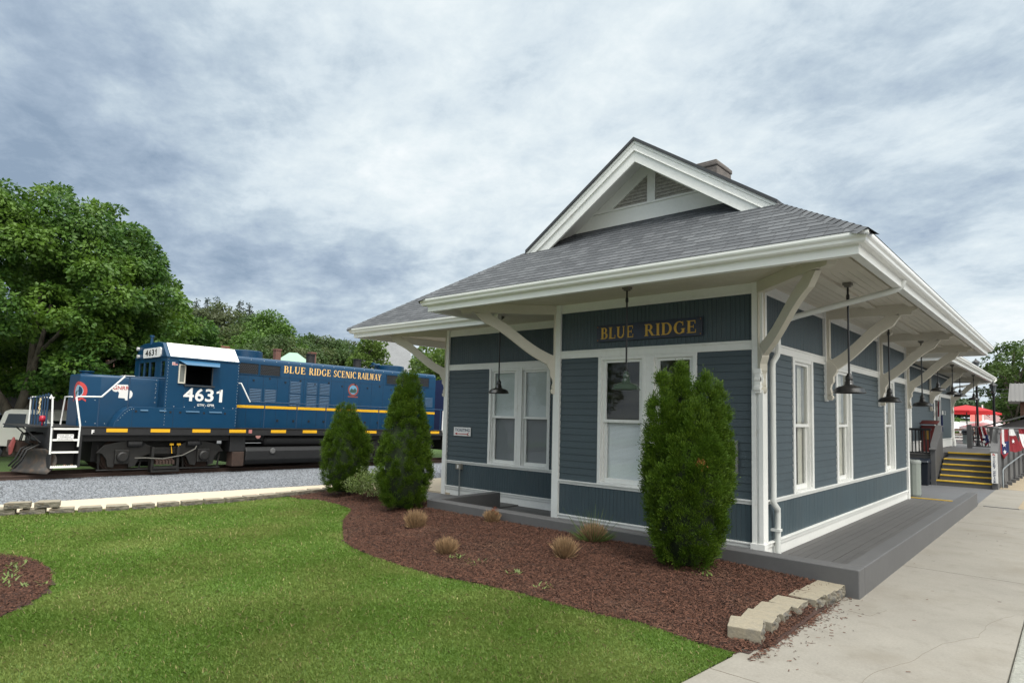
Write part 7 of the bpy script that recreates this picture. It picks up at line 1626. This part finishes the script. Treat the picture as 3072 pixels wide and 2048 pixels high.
# white utility pole top and wires over the train
# ------------------------------------------------------------------ vehicles beyond the tracks
TYRE = mat('tyre_rubber', (.014,.014,.015), .8); HUB = mat('alloy_wheel', (.32,.32,.33), .35, .7); CG = mat('car_glass', (.012,.016,.018), .08, spec=.8); RL = mat('tail_lamp_red', (.35,.01,.012), .2)
def vehicle(name, loc, ang, col, lab, pickup=False, cat='car'):
    t = thing(name, (0,0,0), lab, cat, None); pm = mat(name+'_paint', col, .25, v=((1,.04),), coat=.6)
    Wd = .93
    if pickup: low = [(-2.8,.55),(-2.8,1.15),(-.95,1.17),(-.9,1.12),(.95,1.12),(1.15,1.14),(2.5,1.06),(2.78,.95),(2.82,.55),(2.3,.42),(-2.3,.42)]; cabp = [(-1.0,1.1),(-.82,1.75),(-.6,1.84),(.35,1.84),(.55,1.78),(1.2,1.1)]
    else: low = [(-2.25,.5),(-2.3,.95),(-2.15,1.08),(1.0,1.06),(2.0,.95),(2.25,.78),(2.28,.5),(2.0,.35),(-2.0,.35)]; cabp = [(-2.1,1.06),(-1.85,1.55),(-1.55,1.64),(.1,1.62),(.4,1.55),(1.15,1.05)]
    m = MB(); m.prism(low, lambda a, z: (a, -Wd, z), lambda a, z: (a, Wd, z)); b = build(m, 'body', pm, t, bevel=.06)
    m = MB(); m.prism(cabp, lambda a, z: (a, -Wd+.02-(1.1-z)*.12-.02, z), lambda a, z: (a, Wd-.02+(1.1-z)*.12+.02, z)); c = build(m, 'cabin', pm, t, bevel=.05)
    xs_ = [(-.75,.05),(.15,.85)] if pickup else [(-1.75,-.95),(-.85,-.05),(.05,.75)]
    for s_ in (-1, 1):
        for a, b2 in xs_:
            y = s_*(Wd+.008); hi = 1.66 if pickup else 1.5
            m = MB(); m.add([(a, y+s_*.0, 1.14), (b2, y, 1.14), (b2-(.32 if b2 == xs_[-1][1] else 0), y-s_*(hi-1.14)*.12, hi), (a+(.12 if a == xs_[0][0] else 0), y-s_*(hi-1.14)*.12, hi)], [(0,1,2,3)]); build(m, 'side_window', CG, c, fixn=False)
    m = MB(); x0, x1, z0, z1 = (1.10, .52, 1.20, 1.74) if pickup else (1.02, .42, 1.14, 1.52)
    m.add([(x0+.03, -.72, z0), (x0+.03, .72, z0), (x1+.03, .62, z1), (x1+.03, -.62, z1)], [(0,1,2,3)]); x0, x1 = (-1.0, -.84) if pickup else (-2.08, -1.86); m.add([(x0-.02, -.7, z0), (x0-.02, .7, z0), (x1-.02, .62, z1-.04), (x1-.02, -.62, z1-.04)], [(0,1,2,3)]); build(m, 'windscreen', CG, c, fixn=False)
    for a in ((-1.75, 1.85) if pickup else (-1.4, 1.4)):
        for s_ in (-1, 1):
            r_ = .40 if pickup else .34
            m = MB(); m.lathe([(0,-.11),(r_-.06,-.11),(r_,-.06),(r_,.06),(r_-.06,.11),(0,.11)], (a, 0, r_), 26, axis='y'); m.v = [(x, y+s_*(Wd-.08), z) for x, y, z in m.v]; w_ = build(m, 'wheel', TYRE, t, smooth=True, auto=40)
            m = MB(); m.lathe([(0,-.115),(r_*.6,-.115),(r_*.62,-.09),(r_*.62,.09),(r_*.6,.115),(0,.115)], (a, 0, r_), 18, axis='y'); m.v = [(x, y+s_*(Wd-.07), z) for x, y, z in m.v]; build(m, 'rim', HUB, w_)
    for s_ in (-1, 1):
        m = MB(); x = -2.82 if pickup else -2.3; m.box(x-.02, x+.12, s_*Wd-.14 if s_ > 0 else -Wd-.012, s_*Wd+.012 if s_ > 0 else -Wd+.14, .82, 1.05); build(m, 'tail_lamp', RL, t)
        m = MB(); x = 2.74 if pickup else 2.16; m.box(x-.06, x+.07, s_*.60-.16, s_*.60+.16, .74, .90); build(m, 'headlight', M_['lwht'], t)
        m = MB(); m.box(.78 if pickup else .6, .90 if pickup else .72, s_*(Wd+.02) if s_ > 0 else -Wd-.2, Wd+.2 if s_ > 0 else -Wd-.02, 1.14, 1.28); build(m, 'wing_mirror', pm, t, bevel=.02)
    t.location = loc; t.rotation_euler = (0, 0, ang); return t
ang = math.atan2(Rv.y, Rv.x)
p = at(118, 1330, 31.4); vehicle('pickup_truck', (p.x, p.y, .0), ang+.02, (.80,.78,.72), 'cream white pickup truck parked behind the maple trunk and locomotive steps', True, 'pickup truck')
p = at(60, 1300, 40.5); vehicle('parked_car', (p.x, p.y, .0), ang+math.pi*.58, (.012,.014,.022), 'dark SUV showing red tail lamps just right of the maple trunk')
p = at(-10, 1300, 40); vehicle('parked_car', (p.x, p.y, .0), ang+math.pi*.55, (.05,.07,.12), 'blue-grey car showing a red tail lamp at the left edge, behind the pickup bed')
p = at(175, 1290, 47); vehicle('parked_car', (p.x, p.y, .0), ang+math.pi*.5, (.03,.035,.05), 'charcoal car half seen between the platform bars of the locomotive')
# ------------------------------------------------------------------ seated person on a green bench beyond the track
fb = at(180, 1412, 27.0); gz = -.22; bx0, by0 = fb.x, fb.y
ux, uy = Vector((Rv.x, Rv.y, 0)), Vector((Fv.x, Fv.y, 0)).normalized()
def PB_(a, b, z): v = Vector((bx0, by0, 0))+ux*a+uy*b; return (v.x, v.y, gz+z)
t = thing('green_bench', PB_(.25, .55, 0), 'green slatted bench glimpsed between the lowest locomotive steps', 'bench'); GB = mat('bench_green', (.02,.10,.07), .5)
m = MB()
for k in range(5): m.hexa([PB_(-.5,.35+k*.1,.42),PB_(.95,.35+k*.1,.42),PB_(.95,.43+k*.1,.42),PB_(-.5,.43+k*.1,.42)], [PB_(-.5,.35+k*.1,.45),PB_(.95,.35+k*.1,.45),PB_(.95,.43+k*.1,.45),PB_(-.5,.43+k*.1,.45)])
build(m, 'seat', GB, t); m = MB()
for k in range(4): m.hexa([PB_(-.5,.84,.55+k*.11),PB_(.95,.84,.55+k*.11),PB_(.95,.87,.55+k*.11),PB_(-.5,.87,.55+k*.11)], [PB_(-.5,.86,.63+k*.11),PB_(.95,.86,.63+k*.11),PB_(.95,.89,.63+k*.11),PB_(-.5,.89,.63+k*.11)])
build(m, 'backrest', GB, t)
for a in (-.42, .87):
    for b in (.4, .8): m = MB(); m.tube([PB_(a, b, 0), PB_(a, b, .43)], .022, 6); build(m, 'leg', M_['lblack'], t)
def skin_fig(name, verts, edges, radii, mt, parent, root=0):
    me = bpy.data.meshes.new(name); me.from_pydata([Vector(v)-wloc(parent) for v in verts], edges, []); me.materials.append(mt)
    o = bpy.data.objects.new(name, me); COL.objects.link(o); o.parent = parent; WL[o.name] = wloc(parent)
    s_ = o.modifiers.new('skin', 'SKIN'); sv = me.skin_vertices[0].data
    for i, r_ in enumerate(radii): sv[i].radius = (r_, r_); sv[i].use_root = (i == root)
    s_.use_smooth_shade = True; b = o.modifiers.new('sub', 'SUBSURF'); b.levels = 1; b.render_levels = 2; return o
PS = thing('person', PB_(.2, .6, 0), 'person in shorts and white socks sitting on the green bench behind the locomotive steps', 'person')
SK = mat('skin', (.45,.25,.17), .55)
V_ = [(.2,.62,.55),(.2,.68,.80),(.2,.70,1.02),(.2,.69,1.12),(.2,.66,1.24),(.2,.64,1.33), (.02,.69,1.0),(-.02,.52,.76),(.06,.28,.66),(.10,.22,.64), (.38,.69,1.0),(.44,.52,.76),(.36,.28,.66),(.32,.22,.64), (.10,.58,.52),(.06,.16,.52),(.05,.12,.08),(.03,-.02,.04), (.30,.58,.52),(.34,.16,.52),(.28,.14,.08),(.27,0,.04)]
E_ = [(0,1),(1,2),(2,3),(3,4),(4,5),(2,6),(6,7),(7,8),(8,9),(2,10),(10,11),(11,12),(12,13),(0,14),(14,15),(15,16),(16,17),(0,18),(18,19),(19,20),(20,21)]
R_ = [.15,.15,.13,.055,.09,.085,.055,.042,.032,.03,.055,.042,.032,.03,.095,.062,.04,.035,.095,.062,.04,.035]
skin_fig('body', [PB_(*v) for v in V_], E_, R_, SK, PS)
def shell(nm, ids, ed, rr, mt): skin_fig(nm, [PB_(*V_[i]) for i in ids], ed, rr, mt, PS)
shell('shirt', [0,1,2,6,7,10,11], [(0,1),(1,2),(2,3),(3,4),(2,5),(5,6)], [.165,.165,.15,.075,.06,.075,.06], mat('shirt_grey', (.16,.19,.22), .8))
skin_fig('shorts', [PB_(.2,.63,.56), PB_(.10,.56,.53), PB_(.065,.30,.53), PB_(.30,.56,.53), PB_(.335,.30,.53)], [(0,1),(1,2),(0,3),(3,4)], [.17,.115,.09,.115,.09], mat('shorts_navy', (.02,.03,.06), .8), PS)
for a in (.05, .28): skin_fig('sock', [PB_(a,.13,.20), PB_(a,.12,.07)], [(0,1)], [.047,.05], mat('sock_white', (.7,.7,.7), .8), PS); skin_fig('shoe', [PB_(a,.14,.045), PB_(a-.01,.02,.04), PB_(a-.015,-.10,.03)], [(0,1),(1,2)], [.05,.048,.036], mat('shoe_blue', (.03,.06,.16), .6), PS)
m = MB(); m.lathe([(0,.02),(.085,.01),(.098,-.03),(.09,-.09),(.06,-.12),(0,-.10)], PB_(.2,.665,1.40), 16); build(m, 'hair', mat('hair_brown', (.04,.025,.015), .7), PS, smooth=True)
m = MB()
for a in (.165, .235): m.lathe([(0,-.008),(.009,-.006),(.009,.006),(0,.008)], PB_(a,.562,1.30), 8)
m.lathe([(0,-.015),(.014,-.01),(.01,.012),(0,.02)], PB_(.2,.555,1.275), 8); m.bar(PB_(.18,.565,1.235), PB_(.22,.565,1.235), .008, .006); build(m, 'face', mat('face_detail', (.16,.07,.05), .6), PS)
# ================================================================== RIGHT-HAND BACKGROUND
m = MB(); m.box(-12, 7, 44, 75, .6, DZ-.03); build(m, 'patio', mat('patio_concrete', (.30,.29,.27), .9, v=((1,.1),)), kind='structure')
UR = mat('umbrella_red', (.62,.035,.045), .7, v=((2,.05),)); 
def umbrella(px, D, r_, zr, lab):
    p = at(px, 1240, D); z0 = DZ; t = thing('patio_umbrella', (p.x, p.y, z0), lab, 'umbrella', 'red patio umbrellas')
    m = MB(); n = 8; vs = [(0,0,zr+.36)]; mid = []; rim = []; low = []
    for k in range(n):
        a = 6.283*k/n+.2; vs.append((r_*.55*math.cos(a), r_*.55*math.sin(a), zr+.20)); 
    for k in range(n): a = 6.283*k/n+.2; vs.append((r_*math.cos(a), r_*math.sin(a), zr))
    for k in range(n): a = 6.283*k/n+.2; vs.append((r_*1.0*math.cos(a), r_*1.0*math.sin(a), zr-.12))
    fs = [(0, 1+k, 1+(k+1) % n) for k in range(n)]+[(1+k, 9+k, 9+(k+1) % n, 1+(k+1) % n) for k in range(n)]+[(9+k, 17+k, 17+(k+1) % n, 9+(k+1) % n) for k in range(n)]
    m.add([(p.x+x, p.y+y, z) for x, y, z in vs], fs); cn = build(m, 'canopy', umt, t, fixn=False)
    m = MB(); m.tube([(p.x, p.y, z0), (p.x, p.y, zr+.40)], .03, 8); build(m, 'pole', M_['black'], t)
    for k in range(n):
        a = 6.283*k/n+.2; m = MB(); m.tube([(p.x, p.y, zr+.33), (p.x+r_*.97*math.cos(a), p.y+r_*.97*math.sin(a), zr-.02)], .012, 5); build(m, 'rib', M_['black'], t)
    m = MB(); m.lathe([(0,0),(.3,0),(.3,.06),(.06,.1),(0,.1)], (p.x, p.y, z0), 14); build(m, 'base', M_['black'], t)
umt = leafmat('umbrella_canvas', (.66,.05,.055), (.62,.045,.05), trans=.4)
umbrella(2900, 50, 1.42, 2.98, 'nearer red patio umbrella, just right of the far depot corner')
umbrella(2926, 60, 1.62, 2.98, 'farther red patio umbrella, half hidden by the first and the lamp post')
def picnic(px, D, lab):
    p = at(px, 1310, D); t = thing('picnic_table', (p.x, p.y, DZ), lab, 'picnic table', None); TM2 = mat('picnic_wood', (.16,.09,.055), .8, v=((5,.2),))
    m = MB(); m.box(p.x-.9, p.x+.9, p.y-.4, p.y+.4, DZ+.70, DZ+.75); build(m, 'tabletop', TM2, t)
    for s_ in (-.75, .75): m = MB(); m.box(p.x-.9, p.x+.9, p.y+s_-.14, p.y+s_+.14, DZ+.42, DZ+.46); build(m, 'seat', TM2, t)
    for s_ in (-.6, .6): m = MB(); m.bar((p.x+s_, p.y-.75, DZ), (p.x+s_, p.y-.2, DZ+.72), .08, .05); m.bar((p.x+s_, p.y+.75, DZ), (p.x+s_, p.y+.2, DZ+.72), .08, .05); m.bar((p.x+s_, p.y-.7, DZ+.4), (p.x+s_, p.y+.7, DZ+.4), .05, .08); build(m, 'leg', TM2, t)
picnic(2868, 45, 'brown picnic table on the deck beside the far depot corner'); picnic(2884, 52, 'second picnic table under the red umbrellas')
def lamp_post(px, D, top, lab):
    p = at(px, 1200, D); t = thing('lamp_post', (p.x, p.y, 0), lab, 'street lamp', None)
    m = MB(); m.lathe([(0,0),(.10,0),(.10,.2),(.06,.3),(.055,.6),(.048,top-.45),(.07,top-.40),(.04,top-.35),(0,top-.35)], (p.x, p.y, .9), 12); build(m, 'post', M_['black'], t, smooth=True, auto=40)
    m = MB(); m.lathe([(0,top-.35),(.08,top-.35),(.13,top-.07),(0,top-.07)], (p.x, p.y, .9), 8); build(m, 'lantern', mat('lantern_glass', (.10,.11,.12), .1), t)
    m = MB(); m.lathe([(0,top-.07),(.18,top-.08),(.16,top-.03),(.05,top+.06),(.02,top+.13),(0,top+.14)], (p.x, p.y, .9), 8); build(m, 'lantern_cap', M_['black'], t)
    for k in range(4): a = k*1.57; m = MB(); m.tube([(p.x+.08*math.cos(a), p.y+.08*math.sin(a), .9+top-.35), (p.x+.13*math.cos(a), p.y+.13*math.sin(a), .9+top-.07)], .012, 4); build(m, 'lantern_bar', M_['black'], t)
lamp_post(2931, 39, 4.35, 'black lamp post rising in front of the red umbrellas, its top behind the eave')
lamp_post(2981, 36, 3.05, 'black lamp post with a lantern against the tree, right of the umbrellas')
# white tent roofs, flag pole
TN = mat('white_tent', (.75,.75,.75), .7)
for px, D, w_, lab in ((2868, 64, 2.2, 'low white event tent roof left behind the picnic tables'), (2962, 62, 1.6, 'white pointed tent roof beside the lamp posts')):
    p = at(px, 1285, D); t = thing('event_tent', (p.x, p.y, 1.0), lab, 'tent', 'white event tents'); m = MB(); z = at(px, 1284 if px < 2900 else 1280, D).z; m.add([(p.x-w_,p.y-w_,z),(p.x+w_,p.y-w_,z),(p.x+w_,p.y+w_,z),(p.x-w_,p.y+w_,z),(p.x,p.y,z+.55),(p.x-w_,p.y-w_,z-.2),(p.x+w_,p.y-w_,z-.2),(p.x+w_,p.y+w_,z-.2),(p.x-w_,p.y+w_,z-.2)], [(0,1,4),(1,2,4),(2,3,4),(3,0,4),(0,5,6,1),(1,6,7,2),(2,7,8,3),(3,8,5,0)]); build(m, 'tent_roof', TN, t)
    for a in (-w_, w_):
        for b in (-w_, w_): m = MB(); m.tube([(p.x+a,p.y+b,.9),(p.x+a,p.y+b,z)], .03, 5); build(m, 'leg', M_['signwhite'], t)
p = at(2948, 1250, 62); t = thing('flagpole', (p.x, p.y, .9), 'white pole flying the stars and stripes between the two lamp posts', 'flag'); tz = at(2948, 1214, 62).z
m = MB(); m.tube([(p.x, p.y, .6), (p.x, p.y, tz)], .05, 8); build(m, 'pole', M_['signwhite'], t)
m = MB()
for k in range(9):
    for j in range(7): z0 = tz-.15-j*.07-k*.04; a0, a1 = .05+k*.045, .05+(k+1)*.045; mi = 2 if (k < 4 and j < 4) else j % 2; f_ = .05*math.sin(k*1.3); m.add([(p.x+a0, p.y+f_, z0), (p.x+a1, p.y+.05*math.sin((k+1)*1.3), z0-.04), (p.x+a1, p.y+.05*math.sin((k+1)*1.3), z0-.11), (p.x+a0, p.y+f_, z0-.07)], [(0,1,2,3)], mi)
build(m, 'cloth', [M_['bred'], M_['bwht'], M_['bblu']], t, fixn=False)
# large plane tree at right
rs = np.random.default_rng(44); cl = []
for k in range(170):
    px = rs.uniform(2982, 3330); hy = 1030+((px-3060)/150)**2*40 if px > 3060 else 1030+((3060-px)/110)**2*95; py = rs.uniform(hy+8, 1262)
    if rs.random() < .1: continue
    p = at(px, py, 72+rs.uniform(-4, 5)); cl.append((p.x, p.y, p.z, rs.uniform(.45, .95)))
for px, py in ((2957,1100),(2970,1072),(2990,1052),(3008,1042),(2950,1178),(2960,1182),(2965,1140),(3030,1040)): p = at(px, py, 72); cl.append((p.x, p.y, p.z, .5))
c = at(3045, 1250, 72); small_tree('plane_tree', (c.x, c.y, 0), cl, 30000, .26, leafmat('plane_leaves', (.035,.075,.014), (.085,.14,.03), (.06,.10,.02), trans=.4, patch=.3), 'tall open-crowned tree at the right edge behind the metal-roofed porch', .4, 6)
# timber porch building with ribbed metal roof
f0 = at(3028, 1146, 52); W_ = 8.0; u = at(3060, 1146, 52)-f0; u.z = 0; u.normalize(); v = Vector((-u.y, u.x, 0))
F_ = lambda x, y, z: (f0.x+u.x*x+v.x*y, f0.y+u.y*x+v.y*y, z); zt_, zb_ = at(3028,1146,52).z, at(3023,1208,52).z+.1
t = thing('timber_pavilion', F_(W_/2, 2, 1), 'timber porch building with a ribbed grey metal roof at the right edge', 'pavilion')
m = MB(F_); m.hexa([(0,1.8,zt_-.05),(W_,1.8,zt_-.05),(W_,-.6,zb_-.05),(-.1,-.6,zb_-.05)], [(0,1.8,zt_),(W_,1.8,zt_),(W_,-.6,zb_),(-.1,-.6,zb_)]); m.hexa([(0,1.8,zt_-.05),(W_,1.8,zt_-.05),(W_,4.2,zb_-.05),(-.1,4.2,zb_-.05)], [(0,1.8,zt_+.002),(W_,1.8,zt_+.002),(W_,4.2,zb_),(-.1,4.2,zb_)])
k = int(W_/.22)
for i in range(k): x = i*.22+.05; m.hexa([(x,1.79,zt_),(x+.035,1.79,zt_),(x+.035,-.6,zb_),(x,-.6,zb_)], [(x,1.79,zt_+.035),(x+.035,1.79,zt_+.035),(x+.035,-.6,zb_+.035),(x,-.6,zb_+.035)])
build(m, 'roof', mat('ribbed_grey_metal', (.115,.11,.105), .45, .2, v=((.6,.08),)), t)
TW = mat('brown_timber', (.13,.065,.04), .8, v=((4,.2),))
for x in (.5, .85, 3.2, 5.4):
    m = MB(F_); m.box(x, x+.22, -.1, .12, .4, zb_+.1); build(m, 'post', TW, t)
m = MB(F_); m.box(.2, W_, 0, 3.6, 1.0, 2.0); m.box(.3, W_, .3, 3.4, 2.0, 2.0+.05); build(m, 'floor_frame', mat('pavilion_wall', (.085,.065,.055), .8), t)
m = MB(F_); m.box(.7, W_, -.05, 0, 2.72, 2.78)
for i in range(40): m.box(.8+i*.14, .83+i*.14, -.045, -.01, 2.02, 2.72)
build(m, 'railing', TW, t)
# low gabled shed with dark roof edge
g0 = at(2942, 1283, 47); ux_ = at(2990, 1283, 47)-g0; ux_.z = 0; ux_.normalize(); vx_ = Vector((-ux_.y, ux_.x, 0))
H_ = lambda a, b, z: (g0.x+ux_.x*a+vx_.x*b, g0.y+ux_.y*a+vx_.y*b, z)
t = thing('low_shed', H_(4, 2, 0), 'long low shed with a shallow gable and taupe wall behind the bunting', 'shed')
q1 = at(3072, 1250, 47); wdt = (Vector((q1.x-g0.x, q1.y-g0.y, 0))).dot(ux_); sl = (q1.z-g0.z)/wdt; W2_ = wdt*2.6
m = MB(); m.prism([(.4, 0), (.4, g0.z-.02), (W2_/2, g0.z+sl*W2_/2-.12), (W2_-.4, g0.z-.02), (W2_-.4, 0)], lambda a, z: H_(a, .3, z), lambda a, z: H_(a, 6, z)); build(m, 'wall', mat('taupe_wall', (.085,.075,.072), .8, v=((1,.1),)), t)
m = MB(); m.prism([(-.3, g0.z-.10), (W2_/2, g0.z+sl*W2_/2), (W2_+.3, g0.z-.10), (W2_+.3, g0.z-.02), (W2_/2, g0.z+sl*W2_/2+.10), (-.3, g0.z-.02)], lambda a, z: H_(a, 0, z), lambda a, z: H_(a, 6.3, z)); build(m, 'roof', mat('shed_roof_dark', (.07,.068,.065), .7), t)
PK = mat('rose_metal_roof', (.26,.15,.145), .6, v=((.8,.08),)); bldg('rose_roofed_barn', 'barn with a dusty rose metal roof beyond the lamp posts', 2964, 3027, 1243, 80, 6, mat('barn_wall', (.22,.13,.12), .8), PK, 'gable', 1.4)
bldg('red_roofed_shop', 'small shop with a bright red roof partly behind the lamp post', 2922, 2962, 1246, 95, 6, mat('shop_wall', (.3,.25,.22), .8), mat('shop_red_roof', (.42,.08,.06), .6), 'gable', 1.3)
bldg('grey_roofed_shop', 'small grey-roofed shop with red walls behind the picnic tables', 2893, 2925, 1266, 85, 5, mat('shop_red_wall', (.24,.04,.04), .8), mat('shop_grey_roof', (.25,.23,.22), .8), 'gable', 1.0)
for q in [(2860,1250,110,'b',5),(2880,1256,105,'b',4.5),(2899,1258,112,'a',5),(2918,1256,125,'a',5),(2945,1248,150,'c',5),(2975,1238,160,'a',6),(3000,1234,150,'a',7),(2840,1244,130,'a',6)]:
    put(q[0], q[1], q[2], q[3], H=q[4], wide=1.25, lab='rounded tree beyond the patio at the right, below the far ridge', grp='trees beyond the patio')
# far wooded ridge
rs = np.random.default_rng(5); cl = []; 
for k in range(700):
    px = rs.uniform(2700, 3300); D_ = rs.uniform(330, 420); pyr = np.interp(px, [2700,2860,2890,2930,2975,3050,3300], [1215,1216,1213,1219,1225,1235,1225])
    p = at(px, pyr+rs.uniform(0, 26), D_); cl.append((p.x, p.y, p.z, rs.uniform(2.2, 4.2)))
p = at(2871, 1206, 380); cl += [(p.x, p.y, p.z, 2.2), (p.x, p.y, p.z-2, 3.0)]
V, lo = clump_leaves(cl, 30000, 1.7, rs, .2, .8)
rawmesh('distant_woods', V, lo, 4, leafmat('far_leaves', (.030,.060,.024), (.060,.095,.040), trans=.2), label='far wooded ridge along the horizon at the right', cat='woods', kind='stuff')
m = MB(); vs = []
for i in range(13):
    px = 2640+i*60; 
    for D_, zz in ((250, -.2), (330, 4), (420, 9.5), (520, 6)): b = at(px, 1240, D_); vs.append((b.x, b.y, zz*(.75+.25*math.sin(i))))
m.add(vs, [(i*4+j, (i+1)*4+j, (i+1)*4+j+1, i*4+j+1) for i in range(12) for j in range(3)]); build(m, 'hill', mat('far_forest_floor', (.02,.035,.015), 1), kind='structure', smooth=True)
# overhead wires and their pole behind the eaves
pw0, pw1 = at(2600, 1050, 70), at(3400, 1150, 60)
t = thing('power_line', (at(3400,1200,60).x, at(3400,1200,60).y, 0), 'thin overhead power wires crossing the sky behind the far eave', 'power line')
for k in range(3):
    m = MB(); a, b = at(2400, 1100+k*14, 80), at(3450, 1170+k*10, 60); pts = [a.lerp(b, i/10)-Vector((0,0,.9*math.sin(math.pi*i/10))) for i in range(11)]; m.tube(pts, .018, 5); build(m, 'wire', M_['black'], t)
m = MB(); c = at(3450, 1200, 60); m.tube([(c.x, c.y, 0), (c.x, c.y, 8)], .14, 8); build(m, 'pole', TW, t)
